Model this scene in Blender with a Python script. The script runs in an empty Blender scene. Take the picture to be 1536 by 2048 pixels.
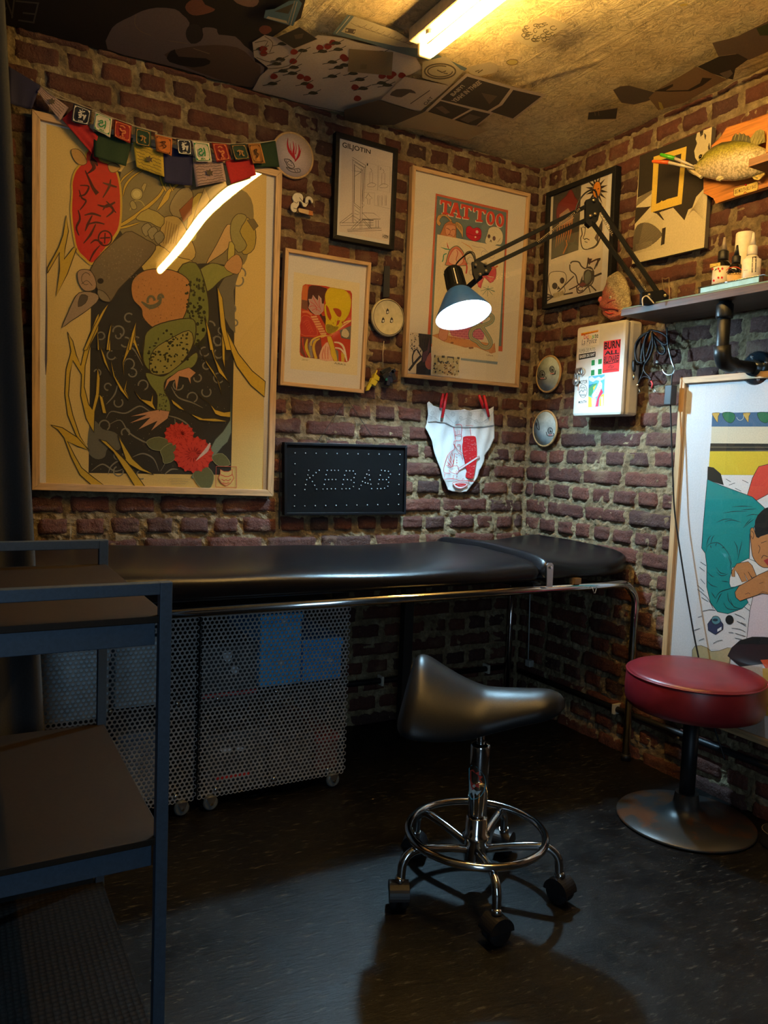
import bpy, bmesh, math, random
from mathutils import Vector, Matrix, noise
from mathutils.geometry import tessellate_polygon
random.seed(7)
S = bpy.context.scene
COL = S.collection
PI = math.pi

# ------------------------------------------------------------------ camera
FPX, YAW, PIT, ROL = 1562.59, .5089, -.0758, .0389
CAM = Vector((-1.9656, -2.3991, .968))
CF = Vector((math.sin(YAW)*math.cos(PIT), math.cos(YAW)*math.cos(PIT), math.sin(PIT)))
_r = Vector((math.cos(YAW), -math.sin(YAW), 0)); _u = _r.cross(CF)
CR = _r*math.cos(ROL) + _u*math.sin(ROL)
CU = -_r*math.sin(ROL) + _u*math.cos(ROL)
cd = bpy.data.cameras.new('camera'); cam = bpy.data.objects.new('camera', cd); COL.objects.link(cam)
cd.sensor_fit = 'HORIZONTAL'; cd.sensor_width = 36; cd.lens = FPX*36/1536; cd.clip_start = .02
mw = Matrix.Identity(4)
for i in range(3):
    mw[i][0] = CR[i]; mw[i][1] = CU[i]; mw[i][2] = -CF[i]; mw[i][3] = CAM[i]
cam.matrix_world = mw
S.camera = cam

# ------------------------------------------------------------------ light and exposure
S.view_settings.view_transform = 'Standard'; S.view_settings.look = 'None'
S.view_settings.gamma = 1; S.view_settings.use_curve_mapping = False
S.view_settings.exposure = 0.0
W = bpy.data.worlds.new('world'); S.world = W; W.use_nodes = True
W.node_tree.nodes['Background'].inputs[0].default_value = (.35, .42, .5, 1)
W.node_tree.nodes['Background'].inputs[1].default_value = .0
TUBE_COL = (1.0, .60, .17); TUBE_POW = 140.0
LAMP_COL = (.44, .77, 1.0); LAMP_POW = 2300.0
def area_light(name, loc, target, size, sy, power, color):
    l = bpy.data.lights.new(name, 'AREA'); l.shape = 'RECTANGLE'; l.size = size; l.size_y = sy
    l.energy = power; l.color = color
    o = bpy.data.objects.new(name, l); COL.objects.link(o); o.location = loc
    o.rotation_euler = (Vector(target)-Vector(loc)).to_track_quat('-Z', 'Y').to_euler()
    return o
# added cool fill light on the left behind the camera, source unseen
area_light('cool_fill', (-2.5, -3.3, 1.05), (-1.35, -.9, .5), .9, 1.5, 19.0, (.50, .76, 1.0))

# ------------------------------------------------------------------ pixel helpers (1536x2048 frame)
def ray(x, y): return CF + CR*((x-768)/FPX) - CU*((y-1024)/FPX)
def PA(d=0.0):
    def f(x, y):
        r = ray(x, y); return CAM + r*((-d-CAM.y)/r.y)
    f.n = Vector((0, -1, 0)); return f
def PB(d=0.0):
    def f(x, y):
        r = ray(x, y); return CAM + r*((-d-CAM.x)/r.x)
    f.n = Vector((-1, 0, 0)); return f
def PZ(z, down=False):
    def f(x, y):
        r = ray(x, y); return CAM + r*((z-CAM.z)/r.z)
    f.n = Vector((0, 0, -1 if down else 1)); return f
def PT(x, y, t): return CAM + ray(x, y)*t

# ------------------------------------------------------------------ materials
def _new(name):
    m = bpy.data.materials.new(name); m.use_nodes = True
    nt = m.node_tree; return m, nt, nt.nodes['Principled BSDF']
def lk(nt, a, b): nt.links.new(a, b)
def nd(nt, t, **kw):
    n = nt.nodes.new(t)
    for k, v in kw.items(): setattr(n, k, v)
    return n
def coord(nt): return nd(nt, 'ShaderNodeTexCoord').outputs['Object']
def ntex(nt, scale, detail=4, rough=.6, vec=None, dist=0):
    n = nd(nt, 'ShaderNodeTexNoise'); n.inputs['Scale'].default_value = scale
    n.inputs['Detail'].default_value = detail; n.inputs['Roughness'].default_value = rough
    n.inputs['Distortion'].default_value = dist
    lk(nt, vec if vec is not None else coord(nt), n.inputs['Vector']); return n
def ramp(nt, src, stops):
    r = nd(nt, 'ShaderNodeValToRGB'); e = r.color_ramp.elements
    while len(e) < len(stops): e.new(.5)
    for i, (p, c) in enumerate(stops):
        e[i].position = p; e[i].color = (*c, 1) if isinstance(c, tuple) else (c, c, c, 1)
    lk(nt, src, r.inputs[0]); return r.outputs[0]
def mixc(nt, fac, a, b, mode='MIX'):
    m = nd(nt, 'ShaderNodeMix', data_type='RGBA', blend_type=mode)
    if isinstance(fac, (int, float)): m.inputs[0].default_value = fac
    else: lk(nt, fac, m.inputs[0])
    for i, v in ((6, a), (7, b)):
        if isinstance(v, tuple): m.inputs[i].default_value = (*v, 1)
        else: lk(nt, v, m.inputs[i])
    return m.outputs[2]
def bump(nt, bs, src, strength, dist=.01):
    b = nd(nt, 'ShaderNodeBump'); b.inputs['Strength'].default_value = strength
    b.inputs['Distance'].default_value = dist; lk(nt, src, b.inputs['Height'])
    lk(nt, b.outputs[0], bs.inputs['Normal'])
_mc = {}
def M(name, col, rough=.5, metal=0, var=.12, scale=60, bmp=0, bdist=.002, spec=.5, coat=0, stretch=None):
    key = (name, col, rough, metal)
    if key in _mc: return _mc[key]
    m, nt, bs = _new(name)
    v = coord(nt)
    if stretch:
        mp = nd(nt, 'ShaderNodeMapping'); mp.inputs['Scale'].default_value = stretch
        lk(nt, v, mp.inputs[0]); v = mp.outputs[0]
    n = ntex(nt, scale, vec=v)
    c = ramp(nt, n.outputs[0], [(.3, tuple(x*(1-var) for x in col)), (.7, tuple(min(1, x*(1+var)) for x in col))])
    lk(nt, c, bs.inputs['Base Color'])
    bs.inputs['Roughness'].default_value = rough; bs.inputs['Metallic'].default_value = metal
    bs.inputs['Specular IOR Level'].default_value = spec
    if coat: bs.inputs['Coat Weight'].default_value = coat; bs.inputs['Coat Roughness'].default_value = .1
    if bmp: bump(nt, bs, n.outputs[0], bmp, bdist)
    _mc[key] = m; return m
def ink(c):                      # flat printed colour
    return M('print_ink', tuple(round(x, 3) for x in c), .85, 0, .09, 260, spec=.2)
def wood(name, col, axis=0, rough=.55, spec=.5):
    key = ('wood', name, axis)
    if key in _mc: return _mc[key]
    m, nt, bs = _new(name); mp = nd(nt, 'ShaderNodeMapping')
    sc = [60, 60, 60]; sc[axis] = 3
    mp.inputs['Scale'].default_value = sc; lk(nt, coord(nt), mp.inputs[0])
    n = ntex(nt, 2.2, 5, .65, mp.outputs[0])
    c = ramp(nt, n.outputs[0], [(.32, tuple(x*.55 for x in col)), (.5, col), (.72, tuple(min(1, x*1.3) for x in col))])
    lk(nt, c, bs.inputs['Base Color']); bs.inputs['Roughness'].default_value = rough; bs.inputs['Specular IOR Level'].default_value = spec
    bump(nt, bs, n.outputs[0], .35, .001); _mc[key] = m; return m
def emis(name, col, power):
    m, nt, bs = _new(name); e = nd(nt, 'ShaderNodeEmission')
    e.inputs[0].default_value = (*col, 1); e.inputs[1].default_value = power
    lk(nt, e.outputs[0], nt.nodes['Material Output'].inputs[0]); return m
def glass_pane(name='glass_pane', wavy=None):
    m, nt, bs = _new(name); nt.nodes.remove(bs)
    tr = nd(nt, 'ShaderNodeBsdfTransparent'); gl = nd(nt, 'ShaderNodeBsdfGlossy')
    gl.inputs['Roughness'].default_value = .015
    lw = nd(nt, 'ShaderNodeLayerWeight'); lw.inputs[0].default_value = .5
    pw = nd(nt, 'ShaderNodeMath', operation='POWER'); lk(nt, lw.outputs['Facing'], pw.inputs[0]); pw.inputs[1].default_value = 5
    ma = nd(nt, 'ShaderNodeMath', operation='MULTIPLY_ADD'); lk(nt, pw.outputs[0], ma.inputs[0]); ma.inputs[1].default_value = .93; ma.inputs[2].default_value = .065
    mx = nd(nt, 'ShaderNodeMixShader'); lk(nt, ma.outputs[0], mx.inputs[0])
    lk(nt, tr.outputs[0], mx.inputs[1]); lk(nt, gl.outputs[0], mx.inputs[2])
    if wavy:                      # slightly warped acrylic sheet
        sl, am, hh = wavy
        sp = nd(nt, 'ShaderNodeSeparateXYZ'); lk(nt, coord(nt), sp.inputs[0])
        a0 = nd(nt, 'ShaderNodeMath', operation='MAXIMUM'); lk(nt, sp.outputs[2], a0.inputs[0]); a0.inputs[1].default_value = .42
        a = nd(nt, 'ShaderNodeMath', operation='SUBTRACT'); lk(nt, a0.outputs[0], a.inputs[0]); a.inputs[1].default_value = hh
        b = nd(nt, 'ShaderNodeMath', operation='MULTIPLY'); lk(nt, a.outputs[0], b.inputs[0]); lk(nt, a.outputs[0], b.inputs[1])
        c = nd(nt, 'ShaderNodeMath', operation='MULTIPLY'); lk(nt, b.outputs[0], c.inputs[0]); c.inputs[1].default_value = am
        d = nd(nt, 'ShaderNodeMath', operation='MULTIPLY_ADD'); lk(nt, sp.outputs[0], d.inputs[0]); d.inputs[1].default_value = sl; lk(nt, c.outputs[0], d.inputs[2])
        n = ntex(nt, 3.5, 0); e_ = nd(nt, 'ShaderNodeMath', operation='MULTIPLY_ADD'); lk(nt, n.outputs[0], e_.inputs[0]); e_.inputs[1].default_value = .0022; lk(nt, d.outputs[0], e_.inputs[2])
        bp = nd(nt, 'ShaderNodeBump'); bp.inputs['Strength'].default_value = 1; bp.inputs['Distance'].default_value = 1
        lk(nt, e_.outputs[0], bp.inputs['Height']); lk(nt, bp.outputs[0], gl.inputs['Normal'])
    lk(nt, mx.outputs[0], nt.nodes['Material Output'].inputs[0]); return m

CHROME = M('chrome', (.62, .62, .63), .12, 1, .05, 30)
STEEL = M('steel', (.5, .5, .5), .3, 1, .08, 40)
BLACKM = M('black_metal', (.008, .009, .010), .42, 0, .2, 50, spec=.3)
BLACKP = M('black_plastic', (.008, .008, .010), .45, 0, .2, 50, spec=.35)
BLACKS = M('black_satin', (.006, .006, .007), .6, 0, .2, 50)
WHITEP = M('white_plastic', (.75, .72, .65), .4, 0, .05, 40)
OAK = [wood('oak_wood', (.47, .30, .15), a) for a in range(3)]
GLASS = glass_pane()

# ------------------------------------------------------------------ mesh helpers
class MB:
    def __init__(s): s.v = []; s.f = []; s.m = []; s.mats = []; s.sm = []
    def mi(s, mat):
        if mat not in s.mats: s.mats.append(mat)
        return s.mats.index(mat)
    def add(s, vs, fs, mat, smooth=False):
        b = len(s.v); s.v += [Vector(v) for v in vs]; k = s.mi(mat)
        for f in fs: s.f.append([i+b for i in f]); s.m.append(k); s.sm.append(smooth)
        return s
    def box(s, lo, hi, mat):
        x0, y0, z0 = lo; x1, y1, z1 = hi
        return s.add([(x0,y0,z0),(x1,y0,z0),(x1,y1,z0),(x0,y1,z0),(x0,y0,z1),(x1,y0,z1),(x1,y1,z1),(x0,y1,z1)],
              [(0,3,2,1),(4,5,6,7),(0,1,5,4),(1,2,6,5),(2,3,7,6),(3,0,4,7)], mat)
    def obox(s, a, b, w, h, mat, up=Vector((0,0,1))):      # bar from a to b
        a = Vector(a); b = Vector(b); d = (b-a).normalized(); sd = d.cross(up)
        if sd.length < 1e-4: sd = d.cross(Vector((1,0,0)))
        sd.normalize(); u = sd.cross(d)
        vs = []
        for p in (a, b):
            for i, j in ((-1,-1),(1,-1),(1,1),(-1,1)): vs.append(p+sd*(w/2*i)+u*(h/2*j))
        return s.add(vs, [(0,1,2,3),(7,6,5,4),(0,4,5,1),(1,5,6,2),(2,6,7,3),(3,7,4,0)], mat)
    def prism(s, pts, n, depth, mat):                        # planar polygon pushed back by depth along -n
        pts = [Vector(p) for p in pts]; k = len(pts); back = [p - n*depth for p in pts]
        tr = tessellate_polygon([pts])
        s.add(pts+back, [tuple(t) for t in tr]+[tuple(i+k for i in reversed(t)) for t in tr] +
              [(i, (i+1) % k, (i+1) % k+k, i+k) for i in range(k)], mat)
        return s
    def tube(s, path, r, mat, seg=10, closed=False, caps=True):
        P = [Vector(p) for p in path]; n = len(P); rs = r if isinstance(r, (list, tuple)) else [r]*n
        tans = []
        for i in range(n):
            if closed: t = P[(i+1) % n]-P[i-1]
            else: t = P[min(i+1, n-1)]-P[max(i-1, 0)]
            tans.append(t.normalized())
        u = tans[0].orthogonal().normalized(); vs = []
        for i in range(n):
            if i: u = (u - tans[i]*u.dot(tans[i])).normalized()
            w = tans[i].cross(u)
            for k in range(seg):
                a = 2*PI*k/seg; vs.append(P[i]+(u*math.cos(a)+w*math.sin(a))*rs[i])
        fs = []; rng = n if closed else n-1
        for i in range(rng):
            j = (i+1) % n; off = 0
            if closed and j == 0:      # find twist offset
                off = min(range(seg), key=lambda o: (vs[o]-vs[i*seg]).length)
            for k in range(seg):
                k2 = (k+1) % seg
                fs.append((i*seg+k, i*seg+k2, j*seg+(k2+off) % seg, j*seg+(k+off) % seg))
        s.add(vs, fs, mat, True)
        if caps and not closed:
            b = len(s.v)-len(vs); km = s.mi(mat)
            s.f.append([b+i for i in reversed(range(seg))]); s.m.append(km); s.sm.append(False)
            s.f.append([b+(n-1)*seg+i for i in range(seg)]); s.m.append(km); s.sm.append(False)
        return s
    def lathe(s, prof, o, mat, seg=32, axis=Vector((0,0,1)), smooth=True):   # prof: (r, h)
        axis = Vector(axis).normalized(); o = Vector(o); u = axis.orthogonal().normalized(); w = axis.cross(u)
        vs = []; fs = []
        for r, h in prof:
            for k in range(seg):
                a = 2*PI*k/seg; vs.append(o+axis*h+(u*math.cos(a)+w*math.sin(a))*r)
        for i in range(len(prof)-1):
            for k in range(seg):
                k2 = (k+1) % seg; fs.append((i*seg+k, i*seg+k2, (i+1)*seg+k2, (i+1)*seg+k))
        s.add(vs, fs, mat, smooth)
        b = len(s.v)-len(vs); km = s.mi(mat)
        if prof[0][0] > 1e-5: s.f.append([b+k for k in reversed(range(seg))]); s.m.append(km); s.sm.append(False)
        if prof[-1][0] > 1e-5: s.f.append([b+(len(prof)-1)*seg+k for k in range(seg)]); s.m.append(km); s.sm.append(False)
        return s
    def cyl(s, a, b, r, mat, seg=20): 
        a = Vector(a); b = Vector(b); return s.lathe([(r, 0), (r, (b-a).length)], a, mat, seg, b-a)
    def ball(s, c, r, mat, seg=16, sc=(1,1,1)):
        c = Vector(c); vs = []; fs = []; n = seg//2
        for i in range(n+1):
            t = PI*i/n
            for k in range(seg):
                a = 2*PI*k/seg
                vs.append(c+Vector((math.sin(t)*math.cos(a)*r*sc[0], math.sin(t)*math.sin(a)*r*sc[1], math.cos(t)*r*sc[2])))
        for i in range(n):
            for k in range(seg): fs.append((i*seg+k, (i+1)*seg+k, (i+1)*seg+(k+1) % seg, i*seg+(k+1) % seg))
        return s.add(vs, fs, mat, True)
    def grid(s, fn, nu, nv, mat, smooth=True):
        vs = [fn(i/nu, j/nv) for j in range(nv+1) for i in range(nu+1)]
        fs = [(j*(nu+1)+i, j*(nu+1)+i+1, (j+1)*(nu+1)+i+1, (j+1)*(nu+1)+i) for j in range(nv) for i in range(nu)]
        return s.add(vs, fs, mat, smooth)
    def build(s, name, parent=None, bevel=0, solid=0, subsurf=0, weld=False):
        off = Vector((0,0,0)); p = parent
        while p is not None: off += p.location; p = p.parent
        me = bpy.data.meshes.new(name); me.from_pydata([v-off for v in s.v], [], s.f)
        for m in s.mats: me.materials.append(m)
        me.polygons.foreach_set('material_index', s.m); me.polygons.foreach_set('use_smooth', s.sm)
        me.update()
        if weld:
            bm = bmesh.new(); bm.from_mesh(me); bmesh.ops.remove_doubles(bm, verts=bm.verts, dist=1e-5)
            bmesh.ops.recalc_face_normals(bm, faces=bm.faces); bm.to_mesh(me); bm.free()
        o = bpy.data.objects.new(name, me); COL.objects.link(o)
        if parent: o.parent = parent
        if solid: k = o.modifiers.new('thick', 'SOLIDIFY'); k.thickness = solid; k.offset = 0
        if bevel: k = o.modifiers.new('bevel', 'BEVEL'); k.width = bevel; k.segments = 2; k.limit_method = 'ANGLE'
        if subsurf: k = o.modifiers.new('sub', 'SUBSURF'); k.levels = subsurf; k.render_levels = subsurf
        return o
def smooth_path(pts, n=8, closed=False):
    P = [Vector(p) for p in pts]; out = []; m = len(P)
    rng = m if closed else m-1
    for i in range(rng):
        if closed: a, b, c, d = P[i-1], P[i], P[(i+1) % m], P[(i+2) % m]
        else: a, b, c, d = P[max(i-1, 0)], P[i], P[i+1], P[min(i+2, m-1)]
        for k in range(n):
            t = k/n
            out.append(.5*((2*b)+(c-a)*t+(2*a-5*b+4*c-d)*t*t+(3*b-a-3*c+d)*t**3))
    if not closed: out.append(P[-1])
    return out
def empty(name, loc, label=None, cat=None, group=None):
    o = bpy.data.objects.new(name, None); COL.objects.link(o); o.location = loc; o.empty_display_size = .05
    if label: o['label'] = label; o['category'] = cat
    if group: o['group'] = group
    return o
def tag(o, label, cat, group=None):
    o['label'] = label; o['category'] = cat
    if group: o['group'] = group
    return o
def struct(o): o['kind'] = 'structure'; return o
def plabel(o, l): o['label'] = l; return o

# flat artwork: shapes traced on a flat sheet that hangs at its own place
_font = {}
def glyphs(txt, bold=0.0, shear=0.0):
    k = (txt, bold, shear)
    if k in _font: return _font[k]
    cu = bpy.data.curves.new('t', 'FONT'); cu.body = txt; cu.offset = bold; cu.shear = shear; cu.resolution_u = 3
    o = bpy.data.objects.new('t', cu); COL.objects.link(o)
    bpy.context.view_layer.update()
    me = o.evaluated_get(bpy.context.evaluated_depsgraph_get()).to_mesh()
    vs = [v.co.copy() for v in me.vertices]; fs = [tuple(p.vertices) for p in me.polygons]
    x0 = min(v.x for v in vs); x1 = max(v.x for v in vs); y0 = min(v.y for v in vs); y1 = max(v.y for v in vs)
    uv = [((v.x-x0)/(x1-x0), (v.y-y0)/(y1-y0)) for v in vs]
    bpy.data.objects.remove(o); _font[k] = (uv, fs); return _font[k]
class Art:
    def __init__(s, plane, K=(0, 0, 1), step=.000015):
        s.pl = plane; s.K = K; s.lay = 0; s.mb = MB(); s.step = step
    def k(s, *K): s.K = K; return s
    def px(s, p): return (s.K[0]+p[0]/s.K[2], s.K[1]+p[1]/s.K[2])
    def w(s, p):
        q = s.px(p); return s.pl(*q)+s.pl.n*(s.lay*s.step)
    def poly(s, col, pts, sm=0, lift=1):
        if sm: pts = [(v.x, v.y) for v in smooth_path([(p[0], p[1], 0) for p in pts], sm, True)]
        s.lay += lift
        tr = tessellate_polygon([[Vector((p[0], p[1], 0)) for p in pts]])
        mat = col if not isinstance(col, tuple) else ink(col)
        s.mb.add([s.w(p) for p in pts], [tuple(t) for t in tr], mat); return s
    def line(s, col, wd, pts, sm=0, closed=False, lift=1):
        V = [Vector((p[0], p[1], 0)) for p in pts]
        if sm: V = smooth_path(V, sm, closed)
        if closed: V = V+[V[0]]
        n = len(V); vs = []
        for i in range(n):
            t = V[min(i+1, n-1)]-V[max(i-1, 0)]
            if closed and i in (0, n-1): t = V[1]-V[-2]
            nn = Vector((-t.y, t.x, 0)); nn = nn.normalized() if nn.length > 1e-9 else Vector((0, 1, 0))
            if isinstance(wd, (list, tuple)):
                f = i/(n-1)*(len(wd)-1); a = int(min(f, len(wd)-2)); h = wd[a]+(wd[a+1]-wd[a])*(f-a)
            else: h = wd
            vs += [V[i]+nn*h/2, V[i]-nn*h/2]
        s.lay += lift
        mat = col if not isinstance(col, tuple) else ink(col)
        s.mb.add([s.w(v) for v in vs], [(2*i, 2*i+1, 2*i+3, 2*i+2) for i in range(n-1)], mat); return s
    def both(s, fill, edge, wd, pts, sm=0):
        s.poly(fill, pts, sm); return s.line(edge, wd, pts, sm, True)
    def disc(s, col, c, rx, ry=None, rot=0, n=20):
        ry = ry or rx
        return s.poly(col, [(c[0]+rx*math.cos(a)*math.cos(rot)-ry*math.sin(a)*math.sin(rot),
              c[1]+rx*math.cos(a)*math.sin(rot)+ry*math.sin(a)*math.cos(rot)) for a in [2*PI*i/n for i in range(n)]])
    def ring(s, col, wd, c, rx, ry=None, a0=0, a1=360, n=24):
        ry = ry or rx
        return s.line(col, wd, [(c[0]+rx*math.cos(math.radians(a0+(a1-a0)*i/n)), c[1]+ry*math.sin(math.radians(a0+(a1-a0)*i/n))) for i in range(n+1)])
    def text(s, col, txt, q, bold=0.0, shear=0.0):          # q = TL, TR, BR, BL
        s.lay += 1; uv, fs = glyphs(txt, bold, shear); TL, TR, BR, BL = [Vector((p[0], p[1])) for p in q]
        vs = [(BL*(1-u)+BR*u)*(1-v)+(TL*(1-u)+TR*u)*v for u, v in uv]
        s.mb.add([s.w(v) for v in vs], fs, col if not isinstance(col, tuple) else ink(col)); return s
    def build(s, name, parent=None): return s.mb.build(name, parent)

def frame_bars(plane, quad, w, depth, mats, name, parent, lip=.004):
    """four mitred bars round a quad (TL,TR,BR,BL pixels of the outer edge)"""
    P = [plane(*q) for q in quad]; n = plane.n; mb = MB(); c = sum(P, Vector())/4
    ins = []
    for i in range(4):
        a = (P[i-1]-P[i]).normalized(); b = (P[(i+1) % 4]-P[i]).normalized(); ins.append(P[i]+(a+b)*w)
    for i in range(4):
        j = (i+1) % 4; o0, o1, i0, i1 = P[i], P[j], ins[i], ins[j]
        d = n*depth; vs = [o0, o1, i1, i0, o0-d, o1-d, i1-d, i0-d]
        mb.add(vs, [(0,1,2,3), (7,6,5,4), (0,4,5,1), (1,5,6,2), (2,6,7,3), (3,7,4,0)], mats[i % 2])
    o = mb.build(name, parent, bevel=.0012); return o, ins
# ================================================================== the room
H = 2.066
def brick_mat():
    m, nt, bs = _new('brick')
    g = nd(nt, 'ShaderNodeNewGeometry').outputs['Random Per Island']
    base = ramp(nt, g, [(0, (.060, .014, .009)), (.3, (.090, .022, .012)), (.55, (.125, .033, .017)), (.8, (.075, .021, .014)), (1, (.036, .014, .011))])
    n1 = ntex(nt, 38, 8, .7); n2 = ntex(nt, 9, 5, .6); n3 = ntex(nt, 120, 4, .7)
    c = mixc(nt, ramp(nt, n1.outputs[0], [(.42, 0.), (.72, .75)]), base, (.055, .022, .017))
    c = mixc(nt, ramp(nt, n2.outputs[0], [(.56, 0.), (.7, .5)]), c, (.20, .13, .075))
    c = mixc(nt, ramp(nt, n3.outputs[0], [(.6, 0.), (.75, .45)]), c, (.27, .20, .13))
    lk(nt, c, bs.inputs['Base Color'])
    lk(nt, ramp(nt, n1.outputs[0], [(.3, .42), (.7, .75)]), bs.inputs['Roughness'])
    h = mixc(nt, .5, n1.outputs[0], n3.outputs[0]); bump(nt, bs, h, 1, .012); return m
def mortar_mat():
    m, nt, bs = _new('mortar'); n1 = ntex(nt, 60, 8, .7); n2 = ntex(nt, 12, 4, .6)
    c = ramp(nt, n2.outputs[0], [(.3, (.16, .11, .055)), (.5, (.32, .24, .13)), (.72, (.50, .42, .26))])
    c = mixc(nt, ramp(nt, n1.outputs[0], [(.36, .0), (.66, .78)]), c, (.10, .065, .035))
    lk(nt, c, bs.inputs['Base Color']); bs.inputs['Roughness'].default_value = .85
    bump(nt, bs, n1.outputs[0], 1, .014); return m
BRICK, MORT = brick_mat(), mortar_mat()
def brick_wall(name, length, top, place, seed):
    """place(s, z, d): s along the wall from the corner, d into the room"""
    rnd = random.Random(seed); mb = MB(); ch = .0645; z0 = 1.0105-16*ch
    k = 0; z = z0
    while z < top:
        stretch = k % 2 == 0; s = -rnd.random()*.09
        while s < length:
            L = (.200 if stretch else .099)+rnd.uniform(-.012, .012)
            if rnd.random() < .12: L = .13
            a = max(s, .0); b = min(s+L-.010, length); s += L
            if b-a < .02: continue
            za = z+.005+rnd.uniform(-.002, .002); zb = min(z+ch-.0055+rnd.uniform(-.002, .002), top)
            if zb-za < .012: continue
            nu = max(4, int((b-a)/.011)); nv = 6; prot = rnd.uniform(-.0015, .0055); tl = rnd.uniform(-.03, .03)
            rx = rnd.uniform(-.0025, .0025)
            vs = []
            for j in range(nv+1):
                for i in range(nu+1):
                    u = i/nu; v = j/nv; uu = a+(b-a)*u; vv = za+(zb-za)*v
                    eu = min(u, 1-u)*(b-a); ev = min(v, 1-v)*(zb-za)
                    dd = min(eu, ev); fall = 0 if dd > .009 else (.009-dd)/.009
                    nz = noise.noise(Vector((uu*22+seed*9, vv*22, seed)))*.006+noise.noise(Vector((uu*70, vv*70, seed*3)))*.0038
                    d = prot+nz-fall**2*.013+(u-.5)*tl*.1
                    if eu < 1e-6 or ev < 1e-6: d = -.016
                    wob = noise.noise(Vector((uu*40, vv*40, 5+seed)))*.007*min(1, fall*1.5)
                    vs.append(place(uu+wob, vv+wob+rx*(u-.5), d))
            fs = [(j*(nu+1)+i, j*(nu+1)+i+1, (j+1)*(nu+1)+i+1, (j+1)*(nu+1)+i) for j in range(nv) for i in range(nu)]
            mb.add(vs, fs, BRICK, True)
        z += ch; k += 1
    def mort(u, v):
        s_ = u*(length+.012)-.012; zz = v*top
        nz = noise.noise(Vector((s_*16, zz*16, seed+.5)))*.006+noise.noise(Vector((s_*55, zz*55, seed)))*.0075
        return place(s_, zz, (-.0060+nz*1.25) if s_ > .001 else .002)
    mb.grid(mort, int(length/.009), int(top/.009), MORT, False)
    return struct(mb.build(name))
brick_wall('wall_back', 2.55, H, lambda s, z, d: Vector((-s, -d, z)), 1)
brick_wall('wall_right', 2.9, H, lambda s, z, d: Vector((-d, -s, z)), 2)
PLAST = M('dark_plaster', (.05, .045, .04), .8, 0, .2, 8, .3)
struct(MB().box((-2.62, -4.3, 0), (-2.55, .02, H), PLAST).build('wall_left'))
struct(MB().box((-2.62, -4.37, 0), (.1, -4.3, H), PLAST).build('wall_front'))
struct(MB().box((-.0, -4.3, 0), (.08, -2.9, H), PLAST).build('wall_right.001'))
def floor_mat():
    m, nt, bs = _new('black_floor'); n = ntex(nt, 7, 8, .7); n2 = ntex(nt, 190, 3, .8)
    v = nd(nt, 'ShaderNodeMapping'); v.inputs['Scale'].default_value = (16, 60, 1); v.inputs['Rotation'].default_value = (0, 0, .5); lk(nt, coord(nt), v.inputs[0])
    n3 = ntex(nt, 1.6, 6, .75, v.outputs[0])
    c = ramp(nt, n.outputs[0], [(.3, (.0018, .0018, .0022)), (.7, (.005, .0048, .0048))])
    c = mixc(nt, ramp(nt, n3.outputs[0], [(.57, 0.), (.66, .85)]), c, (.075, .07, .06))
    c = mixc(nt, ramp(nt, n2.outputs[0], [(.68, 0.), (.74, .7)]), c, (.20, .18, .14))
    lk(nt, c, bs.inputs['Base Color'])
    lk(nt, ramp(nt, n.outputs[0], [(.3, .30), (.7, .55)]), bs.inputs['Roughness']); bs.inputs['Specular IOR Level'].default_value = .28
    bump(nt, bs, n3.outputs[0], .35, .004); return m
def flr(u, v):
    x = -2.6+u*2.7; y = -4.35+v*4.4
    return Vector((x, y, noise.noise(Vector((x*3, y*3, 0)))*.0012-.0012))
struct(MB().grid(flr, 60, 90, floor_mat()).build('floor'))
def ceil_mat():
    m, nt, bs = _new('papered_ceiling'); n = ntex(nt, 2.3, 4, .6); n1 = ntex(nt, 26, 7, .7, dist=1.2)
    vo = nd(nt, 'ShaderNodeTexVoronoi', feature='DISTANCE_TO_EDGE'); vo.inputs['Scale'].default_value = 15
    mp = mixc(nt, .10, coord(nt), n1.outputs[1], 'ADD'); lk(nt, mp, vo.inputs['Vector'])
    v2 = nd(nt, 'ShaderNodeTexVoronoi', feature='DISTANCE_TO_EDGE'); v2.inputs['Scale'].default_value = 48; lk(nt, mp, v2.inputs['Vector'])
    c = ramp(nt, n.outputs[0], [(.35, (.56, .43, .22)), (.5, (.70, .57, .32)), (.68, (.76, .68, .38))])
    q_ = PZ(H)(1298, 5)-PZ(H)(1118, 112); mpg = nd(nt, 'ShaderNodeMapping', vector_type='TEXTURE'); mpg.inputs['Rotation'].default_value = (0, 0, math.atan2(q_.y, q_.x)); mpg.inputs['Scale'].default_value = (1, .055, 1); lk(nt, coord(nt), mpg.inputs[0])
    n5 = ntex(nt, 2.2, 3, .55, mpg.outputs[0])
    c = mixc(nt, ramp(nt, vo.outputs[0], [(.0, .7), (.045, 0.)]), c, (.13, .09, .045))
    c = mixc(nt, ramp(nt, v2.outputs[0], [(.0, .42), (.1, 0.)]), c, (.17, .12, .06))
    c = mixc(nt, ramp(nt, n1.outputs[0], [(.45, 0.), (.75, .5)]), c, (.2, .15, .07))
    lk(nt, c, bs.inputs['Base Color']); bs.inputs['Roughness'].default_value = .45
    bump(nt, bs, mixc(nt, ramp(nt, n5.outputs[0], [(.56, 0.), (.62, .6)]), n1.outputs[0], n5.outputs[0]), .7, .009); return m
def cei(u, v):
    x = -2.6+u*2.7; y = -4.35+v*4.4
    q = noise.noise(Vector((x*2+y*1.2, y*.8-x*.6, 3)))
    # long creases of the pasted sheets
    cr = max(0, 1-abs(math.sin((x*1.0+y*.42)*9+q*2))*14)*.004*max(0, noise.noise(Vector((x*3, y*3, 9))))*2
    return Vector((x, y, H+.002-cr+noise.noise(Vector((x*5, y*5, 1)))*.0015))
struct(MB().grid(cei, 240, 380, ceil_mat()).build('ceiling'))

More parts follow.
